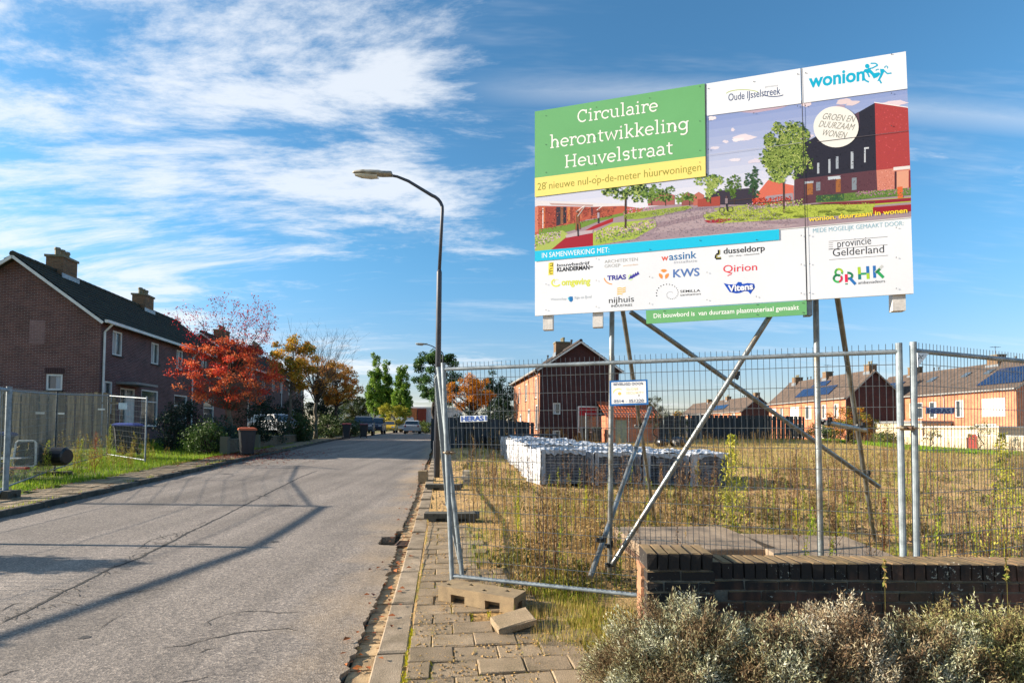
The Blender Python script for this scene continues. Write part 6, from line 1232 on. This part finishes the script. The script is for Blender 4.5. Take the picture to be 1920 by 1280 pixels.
tree('green_tree', 'dark green tree before the pale building at the end of the street', xpx(664, 84), 84, 6.5, (0, 0, 3.8), (3.0, 2.2, 3.0), ['26331e', '3a4a26', '5a5c2c', '6d5a2c'], 6000, .24, 60, .6, .16, bark_d, .7, fork=.2)
shrub('garden_bush', 'dark bushes closing the far end of the pavement behind the parked cars', (xpx(690, 82), 82), (3.2, 1.5, 1.5), DG, 3000, .2, 30, .6, zb=.7); shrub('garden_bush', 'bush on the grass bank at the end of the street', (xpx(798, 66), 66), (1.4, 1.2, .9), ['3a4c26', '5a6a2c', '6f7a34'], 1800, .16, 24, .45, zb=.7)
OY = ['8a5214', 'b06e16', 'c88a22', 'a05c18']
tree('orange_tree', 'orange autumn tree seen through the front fence, near the fence label', xpx(882, 50), 50, 6.4, (0, 0, 4.1), (2.6, 2.2, 2.0), OY, 7000, .17, 70, .55, .2, bark_d, .7, fork=.25)
tree('green_tree', 'dark green tree right behind the orange tree', xpx(914, 62), 62, 8.4, (.6, 0, 4.4), (3.4, 2.5, 3.6), ['18281c', '243a24', '33502c'], 9000, .2, 80, .6, .2, bark_d, .6, fork=.2)
tree('green_tree', 'small dark tree against the sunlit wall of the detached house', xpx(945, 56), 56, 4.6, (0, 0, 2.6), (1.5, 1.3, 2.0), ['18281c', '243a24', '33502c', '5d6b2c'], 3200, .17, 40, .45, .12, bark_d, .6, fork=.2)
tree('bare_tree', 'small grey-green half-bare tree right of the security sign', xpx(1229, 36), 36, 3.6, (0, 0, 2.0), (1.0, .9, 1.35), ['46503f', '5c6450', '2f3a30', '76604a'], 1500, .09, 40, .25, .06, bark_d, .6, fork=.2, bare=.3)
tree('yellow_tree', 'small golden tree beyond the black fence', xpx(1264, 70), 70, 3.6, (0, 0, 2.1), (1.15, 1, 1.5), ['b8861c', 'd0a028', 'a87a20', '6d7428'], 1800, .16, 30, .35, .1, bark_d, .6, fork=.2)
tree('autumn_tree', 'yellow-orange tree before the terraces, crossed by the rear billboard leg', xpx(1588, 38), 38, 3.6, (.3, 0, 2.1), (1.9, 1.4, 1.35), ['a8801e', 'b06a20', '7d7a28', '4a5a24'], 3600, .11, 50, .35, .07, bark_d, .0, fork=.2, bare=.2)
for (px, Y, h, lab) in ((1660, 40, 2.2, 'young sparse tree left of the coupled posts'), (1745, 38, 2.3, 'young sparse tree under the right-hand fence label'), (1835, 38, 2.4, 'young sparse tree before the shuttered terrace window')):
    tree('young_tree', lab, xpx(px, Y), Y, h, (0, 0, h * .62), (.9, .6, h * .38), ['8a7a3a', '6b7a34', 'a0803c'], 420, .1, 24, .3, .04, bark_d, -.05, fork=.3, bare=.2)
# bushes along the left
BL = ['16241c', '22352a', '2d4634', '3a5234']
for (px, Y, r, lab, cols, n) in ((362, 22.6, (1.3, .9, 1.15), 'dark green bush at the house front, left of the red tree', BL, 3600), (318, 21.2, (.55, .5, 1.15), 'narrow dark evergreen beside the far-side fence end', BL, 1800), (385, 20.6, (.75, .6, .75), 'lighter green bush under the red tree', ['2e4422', '48602c', '5f7434'], 2200),
        (470, 24.5, (1.7, 1.0, 1.35), 'large dark rhododendron-like bush behind the orange-lidded bin', ['14221a', '1e3022', '2a402a'], 4600), (415, 21.4, (.7, .6, .8), 'blue-green bush between the red tree and the bin', ['26403a', '38544a', '4a5a44'], 2000),
        (508, 27.5, (1.5, .9, 1.2), 'dark bush behind the low garden wall', BL, 3000), (560, 31.5, (1.3, .9, .95), 'green bush below the yellow and green tree', ['26361e', '3a4c26', '4f5f30'], 2400), (620, 37, (1.6, .9, .9), 'bush at the foot of the bare tree', ['2a3a20', '44562a', '5c6a38'], 2400), (650, 42, (1.3, .9, .8), 'small bush beside the far wheelie bins', ['2a3a20', '44562a', '6a7438'], 1600),
        (600, 48, (3.2, 1.5, 2.2), 'dark hedge before the second brick block', DG, 4200), (540, 43, (2.6, 1.5, 1.9), 'dark bushes in the front gardens beyond the low wall', DG, 3600)):
    shrub('garden_bush', lab, (xpx(px, Y), Y), r, cols, n, .085 if Y < 30 else .13, 30, .34 if Y < 30 else .45)
for (x, y, r, lab) in ((14.5, 52, (3.5, 1.5, 1.6), 'ivy-covered hedge end behind the black fence'), (27.2, 46.6, (2.0, 1.2, 1.1), 'low green hedge at the end of the black timber fence'), (30.5, 44, (1.3, .9, .7), 'low bramble bush before the middle terrace')): shrub('hedge', lab, (x, y), r, ['2a3a1c', '46582a', '6a7a34'], 3000, .14, 30, .5)
shrub('hedge', 'dark hedge behind the kerb fence panels', (-2.4, 33), (1.6, 3.0, 1.2), DG, 3000, .12, 30, .5); shrub('hedge', 'overgrown dark bushes left of the detached house', (-.9, 37.5), (1.4, 2.0, 1.3), DG, 2600, .13, 30, .5)
def big_hedge(label, x0, x1, y, h, cols): 
    n = int(abs(x1 - x0) * 900 / max(1, h)); n = min(9000, n); P = np.stack([rng.uniform(x0, x1, n), y + rng.normal(0, .9, n), rng.random(n) ** .7 * h * (.75 + .35 * np.sin(rng.uniform(x0, x1, 1) + 0 * rng.random(n)))], 1); P[:, 2] *= .8 + .25 * np.sin(P[:, 0] * .55) * np.sin(P[:, 0] * .21 + 2); P[:, 2] += .3
    V, F = leaf_quads(P, .5); o = np_mesh('distant_trees', V, F, leaf_mat('distant ' + cols[0], [lin(q_) for q_ in cols], trans=.2), v_attr=rng.random(n), stuff=True); tag(o, label, 'trees')
big_hedge('far belt of trees behind the end of the street', -70, -14, 125, 6.5, ['2c3a20', '4c5628', '6a5a28', '31402a']); big_hedge('far belt of trees on the horizon behind the field', -8, 45, 170, 5.5, ['3a4630', '52583a', '6a5c3a'])
# ---- grass, weeds (stuff)
def blades(name, n, fx, hmin, hmax, w, cols, lean=.35, vf=None, seg=1):
    x, y = fx(n); n = len(x); z = ground_h(x, y); h = rng.uniform(hmin, hmax, n) * (vf(x, y) if vf else 1); a = rng.random(n) * 6.283; l = rng.random(n) * lean; ww = w * rng.uniform(.6, 1.3, n) * (1 + np.hypot(x, y) / 22)
    b0 = np.stack([x - np.sin(a) * ww / 2, y + np.cos(a) * ww / 2, z - .01], 1); b1 = np.stack([x + np.sin(a) * ww / 2, y - np.cos(a) * ww / 2, z - .01], 1)
    tp = np.stack([x + np.cos(a) * h * l, y + np.sin(a) * h * l, z + h * np.sqrt(1 - l ** 2 * .6)], 1)
    V = np.stack([b0, b1, tp], 1).reshape(-1, 3); o = np_mesh(name, V, np.arange(3 * n).reshape(n, 3), leaf_mat('blades ' + cols[0], [lin(c) for c in cols], trans=.35), v_attr=rng.random(n), stuff=True); return o
def lows(x, y, sc, seed): return .5 + .25 * np.sin(x * sc + seed) * np.cos(y * sc * .8 + seed * 2) + .25 * np.sin((x + y) * sc * 1.7 + seed * 3) * np.cos((x - y) * sc * 2.1)
def area(s0, s1, y0, y1, pw=1.0, dens=None):
    def f(n):
        y = y0 + (y1 - y0) * rng.random(n) ** pw; s = rng.uniform(s0, s1, n); x = s - K * y
        if dens is not None: k = rng.random(n) < dens(x, y); x, y = x[k], y[k]
        return x, y
    return f
def st(o, label, cat='grass'): tag(o, label, cat); return o
def inview(x, y, m=80): px = CX + FPX * x / np.maximum(y, .1); return (px > -m) & (px < 1920 + m)
st(blades('verge_grass', 60000, area(-12.5, -8.2, 6, 26, 1.0, lambda x, y: .35 + .65 * (lows(x, y, 1.1, 2) > .42)), .04, .16, .008, ['5f8a1e', '86a828', 'a8b43a', '4a7018']), 'bright green grass on the verge across the street')
st(blades('garden_grass', 16000, area(-18, -9.5, 20, 60, 1.2), .04, .14, .012, ['3f5c22', '5a7428', '2f4a1c']), 'grass in the front gardens across the street')
fd = lambda x, y: np.clip(.04 + 1.1 * (lows(x, y, 1.3, 5) > .56) * (.4 + .6 * lows(x, y, 2.3, 1)), 0, 1) * inview(x, y)
def fx1(n):
    y = 4.4 + 30 * rng.random(n) ** 1.9; x = rng.uniform(-.12 * 1, 1.02, n) * y; s = x + K * y; k = (s > .35) & (rng.random(n) < fd(x, y)) & ~((y < 4.9) & (x < .1)); return x[k], y[k]
st(blades('straw_grass', 60000, fx1, .02, .10, .006, ['a8905c', '917a4c', '7d6c40', 'bfa878', '75703c']), 'dry straw-coloured grass across the building plot')
def fx2(n):
    y = 4.2 + 26 * rng.random(n) ** 1.6; x = rng.uniform(-.12, 1.02, n) * y; s = x + K * y; k = (s > .3) & (rng.random(n) < .9 * (lows(x, y, 1.3, 9) > .6) + .04) & ~((y < 4.8) & (x < .0)) & inview(x, y); return x[k], y[k]
st(blades('green_tufts', 70000, fx2, .03, .13, .007, ['7d8a22', '98a02c', '5c7a20', 'b0a83c']), 'patches of yellow-green moss and grass on the plot')
st(blades('field_grass', 42000, lambda n: (lambda y, f: (f * y, y))(22 + 30 * rng.random(n), rng.uniform(.02, 1.02, n)), .04, .18, .012, ['9a8f48', 'b09a58', '7f8a3a', 'b8a468'], vf=lambda x, y: .6 + .7 * lows(x, y, .5, 4)), 'taller grass toward the back of the field')
st(blades('far_green_grass', 30000, lambda n: (rng.uniform(24, 36, n), rng.uniform(31, 44, n)), .06, .28, .02, ['6f9a22', '8fb02c', '5a8420']), 'green grass before the cream garden wall')
st(blades('bank_grass', 9000, area(-1.0, 3.5, 52, 70), .1, .3, .03, ['6f9a22', '86a02c', '557a20']), 'grass bank at the end of the street')
# moss and grass in the joints and along the kerbs
def fj(n):
    n = n * 2; y = 2.9 + 6 * rng.random(n) ** 1.3; s = np.where(rng.random(n) < .5, -.215 + rng.normal(0, .012, n), -.215 + np.round(rng.uniform(0, 3.4, n) * 2) * .151 + rng.normal(0, .008, n)); k = (lows(s * 3, y * 2.2, 2, 3) > .5) & (s < np.interp(y, [2.7, 4.3, 6, 9], [1.1, .9, .5, .4])); return (s - K * y)[k], y[k]
o = blades('joint_moss', 7000, fj, .008, .026, .009, ['b0a81c', 'c8bc28', '8a941e'], .8); st(o, 'yellow-green moss growing in the pavement joints', 'moss')
def fk(n): y = 3 + 30 * rng.random(n); s = rng.choice([S_R - .0, -.44, S_R + .02], n) + rng.normal(0, .025, n); k = lows(s, y * 2.5, 1.5, 7) > .62; return (s - K * y)[k], y[k]
st(blades('gutter_weeds', 5000, fk, .02, .07, .006, ['7d8a22', '8f8434', '5c7a20']), 'small weeds along the gutter', 'weeds')
def fl(n): y = 7.5 + 22 * rng.random(n); s = rng.choice([-7.0, -7.15, -8.2], n) + rng.normal(0, .05, n) - .02; k = lows(s, y * 1.3, 1.5, 4) > .55; return (s - K * y)[k], y[k]
st(blades('kerb_moss', 9000, fl, .03, .1, .009, ['8a9a22', 'a8a82c', '5c7a20']), 'moss and grass along the kerb across the street', 'weeds')
st(blades('edge_grass', 9000, lambda n: (lambda y, s: (s - K * y, y))(3.2 + 2.6 * rng.random(n), rng.normal(1.15, .13, n)), .015, .06, .005, ['98a02c', 'b8a44a', '7d8a22', 'c0ae62']), 'yellow grass at the pavement edge before the brick pillar')
def fpl(n): y = 3.8 + .8 * rng.random(n); x = rng.uniform(.15, 3.6, n); return x, y
st(blades('wall_foot_grass', 9000, fpl, .02, .12, .005, ['b89a58', 'c9ad6c', '8f8a3a', '6f7a2c']), 'dry grass standing behind the low brick wall')
# fallen leaves
def litter(name, label, n, fx, size, cols):
    x, y = fx(n); z = ground_h(x, y); s_ = x + K * y; z = np.where((s_ < S_L) & (s_ > -8.3), road_h(y) + .1, z); z = np.where((s_ >= S_L) & (s_ < S_R), road_h(y) + .006, z); z = np.where((s_ >= S_R) & (s_ < S_R + .2), road_h(y) - .03, z); z = np.where((s_ >= S_R + .2) & (s_ < S_R + .9) & (y < 9), road_h(y) + .03, z)
    P = np.stack([x, y, z + .008], 1); a = rng.random(len(x)) * 6.28; sz = size * rng.uniform(.6, 1.3, len(x)); V = []
    for q_, (du, dv, dz) in enumerate(((.6, 0, .0), (0, .4, .4), (-.6, 0, .0), (0, -.4, .3))): V.append(P + np.stack([(du * np.cos(a) - dv * np.sin(a)) * sz, (du * np.sin(a) + dv * np.cos(a)) * sz, dz * sz * rng.random(len(x))], 1))
    o = np_mesh(name, np.stack(V, 1).reshape(-1, 3), np.arange(4 * len(x)).reshape(-1, 4), leaf_mat(name, [lin(c) for c in cols], trans=.1), v_attr=rng.random(len(x)), stuff=True); tag(o, label, 'leaves')
litter('fallen_leaves', 'fallen red leaves on the pavement under the red tree', 3800, lambda n: (rng.normal(-10.7, 1.3, n), rng.normal(20.5, 1.9, n)), .06, ['7a2c24', '9c3a2a', '5c2a22', 'a0603c'])
litter('gutter_leaves', 'brown fallen leaves in the gutter and along the grass edge', 1500, lambda n: (lambda y, s: (s - K * y, y))(3 + 22 * rng.random(n), rng.choice([-8.35, -.52, -.5, -7.0], n, p=[.6, .15, .1, .15]) + rng.normal(0, .09, n)), .05, ['8a4a24', 'a8602c', '6d3a24', '9c7a44'])
# stones and clods on the plot
def clods(name, label, n, fx, size, m):
    x, y = fx(n); z = ground_h(x, y); V, F = [], []; base = np.array([(1, 0, 0), (0, 1, 0), (-1, 0, 0), (0, -1, 0), (0, 0, .8), (.1, .1, -.6)]); fc = [(0, 1, 4), (1, 2, 4), (2, 3, 4), (3, 0, 4), (1, 0, 5), (2, 1, 5), (3, 2, 5), (0, 3, 5)]
    s_ = size * rng.uniform(.4, 1.6, len(x)) ** 1.5; Q = base[None] * (1 + rng.uniform(-.35, .35, (len(x), 6, 3))) * s_[:, None, None] * np.array([1, 1, .6]) + np.stack([x, y, z], 1)[:, None]
    Fa = (np.arange(len(x))[:, None, None] * 6 + np.array(fc)[None]).reshape(-1, 3); o = np_mesh(name, Q.reshape(-1, 3), Fa, m, stuff=True); tag(o, label, 'stones')
clods('loose_clods', 'loose clods and pebbles on the sandy plot', 6000, lambda n: (lambda y, f: (f * y, y))(5 + 20 * rng.random(n) ** 1.5, rng.uniform(-.02, 1.0, n)), .018, sand)
clods('rubble_edge', 'rubble and sand along the kerb behind the fence', 1800, area(-.1, .5, 8.8, 30), .018, mat('rubble', lin('9a7f60'), .9, lin('6d5844'), 5))
clods('asphalt_crumbs', 'crumbs of broken asphalt along the crumbled road edge', 2600, lambda n: (lambda y: (S_R + .04 + rng.normal(0, .03, n) - K * y, y))(2.5 + 16 * rng.random(n)), .011, mat('asphalt crumbs', lin('35332f'), .9))
# ---- tall weeds
def stalk(n_leaf, h, spread, leaf, stem=.004, up=.5, droop=0, branch=0, base=.15):
    """one upright weed as arrays: stem (thin cross) and leaves"""
    V, F = [], []; 
    for a in (0, 1.57): d = np.array([math.cos(a), math.sin(a), 0]) * stem; o = len(V); V += [-d, d, d * .3 + [0, 0, h], -d * .3 + [0, 0, h]]; F.append([o, o + 1, o + 2, o + 3])
    for k in range(branch):
        z0 = h * random.uniform(base, .8); a = random.random() * 6.28; L = h * random.uniform(.12, .3); e = np.array([math.cos(a) * L * .55, math.sin(a) * L * .55, z0 + L]); o = len(V); V += [np.array([0, 0, z0]) - [stem * .5, 0, 0], np.array([0, 0, z0]) + [stem * .5, 0, 0], e + [stem * .2, 0, 0], e - [stem * .2, 0, 0]]; F.append([o, o + 1, o + 2, o + 3])
    P = []; 
    for k in range(n_leaf):
        f = random.uniform(base, 1) ; a = random.random() * 6.28; r_ = spread * (1.15 - f * .95) * random.uniform(.2, 1); P.append((math.cos(a) * r_, math.sin(a) * r_, h * f + r_ * up))
    P = np.array(P); LV, LF = leaf_quads(P, leaf, 1.5, .35); o = len(V); return np.concatenate([np.array(V), LV]), np.concatenate([np.array(F), LF + o]), np.concatenate([np.full(len(F), .5), rng.random(len(LF))])
def scatter(name, label, protos, pos, cols, smin=.7, smax=1.25, cat='weeds'):
    x, y = pos; z = ground_h(x, y); Vs, Fs, As = [], [], []; o = 0; n = len(x); a = rng.random(n) * 6.28; s = rng.uniform(smin, smax, n); lx, ly = rng.normal(0, .09, n), rng.normal(0, .09, n)
    for i in range(n):
        V, F, A = protos[i % len(protos)]; c, q_ = math.cos(a[i]), math.sin(a[i]); W = V * s[i]; W = np.stack([W[:, 0] * c - W[:, 1] * q_ + lx[i] * W[:, 2] + x[i], W[:, 0] * q_ + W[:, 1] * c + ly[i] * W[:, 2] + y[i], W[:, 2] + z[i]], 1)
        Vs.append(W); Fs.append(F + o); As.append(A); o += len(V)
    o_ = np_mesh(name, np.concatenate(Vs), np.concatenate(Fs), leaf_mat(name, [lin(c) for c in cols], trans=.3), v_attr=np.concatenate(As), stuff=True); tag(o_, label, cat)
def wpos(n, y0, y1, pw, thr, f0=-.1, f1=1.0, seed=2):
    y = y0 + (y1 - y0) * rng.random(n) ** pw; x = rng.uniform(f0, f1, n) * y; s = x + K * y; k = (s > .6) & (lows(x, y, .8, seed) > thr) & (lows(x, y, 2.6, seed + 3) > .4) & ~((x > .2) & (x < 6.5) & (y > 12.6) & (y < 25 - (x > 4) * 8)) & ~((x > 1.2) & (x < 4.2) & (y > 5.5) & (y < 7.4)); return x[k], y[k]
br = [stalk(60, random.uniform(.5, .95), .06, .032, .0042, branch=6) for _ in range(12)]
scatter('brown_weeds', 'dead brown weed stalks standing all over the plot', br, wpos(2300, 5.2, 24, 1.2, .46), ['6f5238', '8c6c4c', '5c4430', '7d6448', 'a08460'])
scatter('field_weeds', 'brown weed stalks farther back on the field', br, wpos(1900, 18, 40, 1.0, .42), ['7d6448', '93784e', '75663f', '8c8048'], .8, 1.4)
gw_ = [stalk(60, random.uniform(.4, .7), .05, .032, .004, branch=2) for _ in range(6)]
scatter('green_weeds', 'yellow-green fleabane stalks among the dead weeds', gw_, wpos(420, 5.4, 22, 1.2, .3, seed=6), ['8f9a26', 'a8a830', '6f8a24', 'c0b43c'])
scatter('verge_weeds', 'tall weeds behind the far-side fence', [stalk(50, random.uniform(.5, .9), .09, .04, .004, branch=4) for _ in range(6)], (lambda n: (rng.uniform(-13.2, -10.6, n), rng.uniform(11.5, 17.5, n)))(130), ['8a9a30', '9a8a3c', '7d5a30', 'a8a840'])
ds = [stalk(14, random.uniform(.3, .55), .03, .03, .003) for _ in range(6)]
scatter('dry_stems', 'dry pale stems in the straw between the fence and the billboard', ds, wpos(1200, 4.9, 10, 1.1, .4, -.08, .35, 5), ['c0a468', 'a88a50', '9a7a48', 'd0b880'], .6, 1.3)
def tallweed(label, px, Y, h, cols, spread=.16, n=260, name='tall_weed'):
    x = xpx(px, Y); V, F, A = stalk(n, h, spread, .048 if n > 400 else .036, .007 if n > 50 else .003, branch=14 if n > 50 else 0, base=.12 if n > 50 else .8); t = thing(name, label, 'weed', (x, Y, gh(x, Y))); V = V + np.array([x, Y, gh(x, Y)]); np_mesh('stalk_and_leaves', V, F, leaf_mat('weed ' + cols[0], [lin(c) for c in cols], trans=.35), t, v_attr=A)
YW = ['9a9a2c', 'b8ae40', '7d8a28', 'c8bc58']
tallweed('tallest yellow-green weed, in the middle of the plot before the stone stacks', 1372, 7.2, 1.42, YW, .28, 900); tallweed('tall yellow-green weed seen through the right fence panel', 1878, 5.6, 1.5, YW, .2, 600)
tallweed('leafy green weed spike left of the foremost billboard leg', 1099, 8.2, .62, ['a0a82c', 'c0b840', '86942a'], .07, 150); tallweed('thin green weed next to the slanted tube', 1118, 8.6, .45, ['a0a82c', '86942a'], .05, 90); tallweed('green weed left of the right billboard leg', 1492, 7.6, .6, ['a0a82c', '86942a', 'c0b440'], .07, 150); tallweed('yellow-brown weed before the stone stacks', 1308, 8.4, 1.0, ['8a6a3c', 'a08a3c', '86942a'], .12, 260); tallweed('pale green weed by the coupled posts', 1570, 7.2, .5, ['a0a82c', 'b8ae40'], .06, 100); tallweed('slim green weed in the straw near the corner post', 973, 7.0, .7, ['a0a82c', '98a02c'], .05, 110)
for (px, Y, h, lab) in ((155, 13.2, .95, 'tall green weed behind the far-side fence, left one'), (207, 14.8, 1.25, 'tallest weed behind the far-side fence, by the blue-lidded bin'), (180, 14.0, 1.1, 'red-brown dock stalk behind the far-side fence'), (50, 12.6, .9, 'yellow-flowered weed beside the overturned tub'), (92, 12.4, .95, 'thin weed behind the black barrel')): tallweed(lab, px, Y, h, ['7a3a24', '9a5a30'] if 'dock' in lab else ['8a9a30', 'a8a840', '6f8a28'], .13, 240)
# ---- lavender in front of the wall
def lavender(label, c, r, n, cols, seed):
    x0, y0 = c; t = thing('lavender_bush', label, 'shrub', (x0, y0, 0), 'lavender bushes before the brick wall'); n_l = 12
    ph = rng.random(n) * 6.283; rad = np.sqrt(rng.random(n)); th = np.arcsin(np.clip(rad, 0, .995)); bump = 1 + .16 * np.sin(ph * 3 + seed) * rad + .12 * np.sin(ph * 7 + seed * 2)
    tip = np.stack([x0 + r[0] * rad * np.cos(ph) * bump, y0 + r[1] * rad * np.sin(ph) * bump, r[2] * np.cos(th * .93) * (1 + .2 * np.sin(ph * 4 + rad * 8 + seed) * np.sin(rad * 13 + ph * 2 + seed * 3)) * (rng.uniform(.5, 1.1, n) ** .8)], 1); tip[:, 2] = np.maximum(tip[:, 2], .06)
    d = tip - np.array([x0, y0, -.05]); d[:, :2] *= .8; d /= np.linalg.norm(d, axis=1)[:, None]; d += rng.normal(0, .22, (n, 3)); d /= np.linalg.norm(d, axis=1)[:, None]; L = rng.uniform(.07, .16, n)
    b0 = tip - d * L[:, None]; side = np.cross(d, rng.standard_normal((n, 3))); side /= np.linalg.norm(side, axis=1)[:, None]
    Vs = [np.stack([b0 - side * .0013, b0 + side * .0013, tip + side * .0008, tip - side * .0008], 1)]; A = [np.full(n, .05)]; tone = np.clip(.5 + .5 * np.sin(tip[:, 0] * 13 + seed) * np.sin(tip[:, 1] * 11 + tip[:, 2] * 9) + rng.normal(0, .22, n), 0, 1)
    # old woody stems under the sprigs
    m = n // 6; q_ = tip[:m]; cc = np.array([x0, y0, .0]) + rng.normal(0, .08, (m, 3)) * [1, 1, 0]; s2 = side[:m] * .002; Vs.append(np.stack([cc - s2, cc + s2, b0[:m] + s2, b0[:m] - s2], 1)); A.append(np.full(m, .0))
    for k in range(n_l):
        f = (k + rng.random(n)) / n_l; p = b0 + (tip - b0) * f[:, None]; dd = d * .8 + rng.normal(0, .55, (n, 3)); dd /= np.linalg.norm(dd, axis=1)[:, None]; ll = rng.uniform(.014, .03, n)[:, None]; w = np.cross(dd, rng.standard_normal((n, 3))); w /= np.linalg.norm(w, axis=1)[:, None]; w *= .0019
        Vs.append(np.stack([p, p + dd * ll * .5 + w, p + dd * ll, p + dd * ll * .5 - w], 1)); A.append(np.clip(.25 + .6 * tone + rng.normal(0, .12, n), .12, 1))
    V = np.concatenate([v.reshape(-1, 3) for v in Vs]); np_mesh('sprigs', V, np.arange(len(V)).reshape(-1, 4), leaf_mat('lavender ' + str(seed), [lin(c_) for c_ in cols], trans=.12), t, v_attr=np.concatenate(A))
    # brown woody core, darkened so shade between the sprigs is in its colour
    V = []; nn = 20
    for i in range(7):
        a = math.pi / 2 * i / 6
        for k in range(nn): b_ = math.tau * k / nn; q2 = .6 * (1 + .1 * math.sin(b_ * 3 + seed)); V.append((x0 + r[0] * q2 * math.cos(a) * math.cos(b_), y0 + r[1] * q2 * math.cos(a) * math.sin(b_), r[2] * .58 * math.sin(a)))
    MB().add(V, [(i * nn + k, i * nn + (k + 1) % nn, (i + 1) * nn + (k + 1) % nn, (i + 1) * nn + k) for i in range(6) for k in range(nn)]).build('woody_core', mat('darkened lavender wood', lin('3c3226'), .95, lin('241e16'), 20, .8, 60), t)
    fs = [stalk(8, random.uniform(.16, .26), .008, .014, .0016, base=.75) for _ in range(3)]
LV_ = ['3f2f20', '6f583f', '8a785a', '8f9068', 'bcc0a0', 'd8d7c4']
lavender('large grey-green lavender bush at the pavement end, before the brick pillar', (1.0, 3.0), (.58, .42, .54), 8500, LV_, 1.0)
lavender('grey-brown lavender bush in the middle, before the low wall', (1.78, 2.95), (.56, .4, .54), 8000, ['3f2f20', '735840', '8d745a', '9a8a6a', 'c2bca0', 'd8d0be'], 3.0)
lavender('yellowish lavender bush at the frame edge, before the low wall', (2.6, 2.98), (.6, .42, .53), 8000, ['3f2f20', '705a3c', '8a7d54', '96985a', 'b8ba84', 'd0ceb4'], 5.0)
lavender('low lavender at the lower frame edge, nearest the photographer', (1.9, 2.35), (.5, .3, .22), 3500, LV_, 7.0)
lavender('smaller pale lavender bush filling the gap between the left and middle ones', (1.4, 2.85), (.4, .34, .5), 5000, LV_, 9.0)
lavender('smaller lavender bush filling the gap between the middle and yellowish ones', (2.2, 2.88), (.4, .34, .5), 5000, LV_, 11.0)
lavender('low lavender beyond the yellowish one, at the frame edge', (2.95, 2.6), (.4, .34, .36), 3000, LV_, 13.0)
tallweed('tall sage-like stem standing out of the middle lavender', 1655, 3.1, .8, ['8a6a44', '7d8a3c'], .02, 24, 'dry_flower_stem'); tallweed('second thin dry stem beside the wall near the frame edge', 1882, 3.1, .82, ['8a6a44', '9a7a4c'], .02, 24, 'dry_flower_stem')
# a slim tree outside the frame on the left: its shadow lies across the road
shrub('garden_bush', 'slim bush across the street outside the frame', (-9.6, 5.95), (.2, .28, 1.12), BL, 5000, .09, 30, .26)
# sand and grit lying on the paving
clods('sand_grit', 'sand and grit scattered on the pavement slabs and in their joints', 5200, lambda n: (lambda y, s: (s - K * y, y))(2.9 + 6 * rng.random(n) ** 1.3, rng.uniform(-.4, 1.0, n)), .0065, sand)
g_ = bpy.data.objects['sand_grit'].data
co = np.empty(len(g_.vertices) * 3, np.float32); g_.vertices.foreach_get('co', co); co = co.reshape(-1, 3); co[:, 2] += .017; g_.vertices.foreach_set('co', co.ravel())
# weathered clumps, low mat-forming weeds and rubble on the plot
scatter('mat_weeds', 'low matted weeds in clumps on the sandy plot', [stalk(60, .1, .16, .035, .003, branch=6, base=.05, up=.1) for _ in range(6)], wpos(1100, 4.9, 24, 1.3, .42, seed=8), ['5d5c30', '83783f', '55652a', '6b5236', '8a8a3a'], .8, 2.2)
clods('brick_rubble', 'scattered rubble lumps on the plot', 420, lambda n: (lambda y, f: (f * y, y))(5.5 + 22 * rng.random(n), rng.uniform(0.02, 1.0, n)), .05, mat('rubble', (0,) * 3))
# aerials on the terraces
for (x, y, z) in ((48.6, 54.0, 9.0), (41.4, 70.5, 9.0)):
    t = thing('tv_aerial', 'thin rooftop aerial on the chimney of the nearest terrace' if x > 45 else 'thin rooftop aerial on the middle terrace', 'aerial', (x, y, z)); b = MB(); b.tube([(x, y, z - .3), (x, y, z + 1.1)], .02, 5); b.build('mast', darkw, t); b = MB(); b.tube([(x - .5, y, z + 1.0), (x + .5, y, z + 1.0)], .015, 4)
    for k in range(5): b.tube([(x - .4 + k * .2, y - .2, z + 1.0), (x - .4 + k * .2, y + .2, z + 1.0)], .01, 4)
    b.build('antenna', darkw, t)
tallweed('bright green weed near the far ballast plate, by the right billboard leg', 1520, 6.9, .55, ['7d9a26', '98a82c'], .09, 160); tallweed('green weed in the sand beyond the coupled posts', 1760, 7.5, .6, ['6f8f24', '98a02c'], .1, 170)
tallweed('tall brown dock weed left of the coupled posts', 1655, 6.4, .75, ['6f4a30', '8a6040'], .09, 220); tallweed('tall brown weed in front of the second foil stack', 1240, 9.5, .85, ['7a5a3c', '96744c'], .1, 240); tallweed('tall brown weed to the left of the foil-wrapped stacks', 925, 11, .95, ['86663f', 'a8884c'], .14, 300)
tallweed('clump of pale straw weeds behind the corner post', 890, 9.5, .8, ['b89c60', 'a08450'], .16, 300)
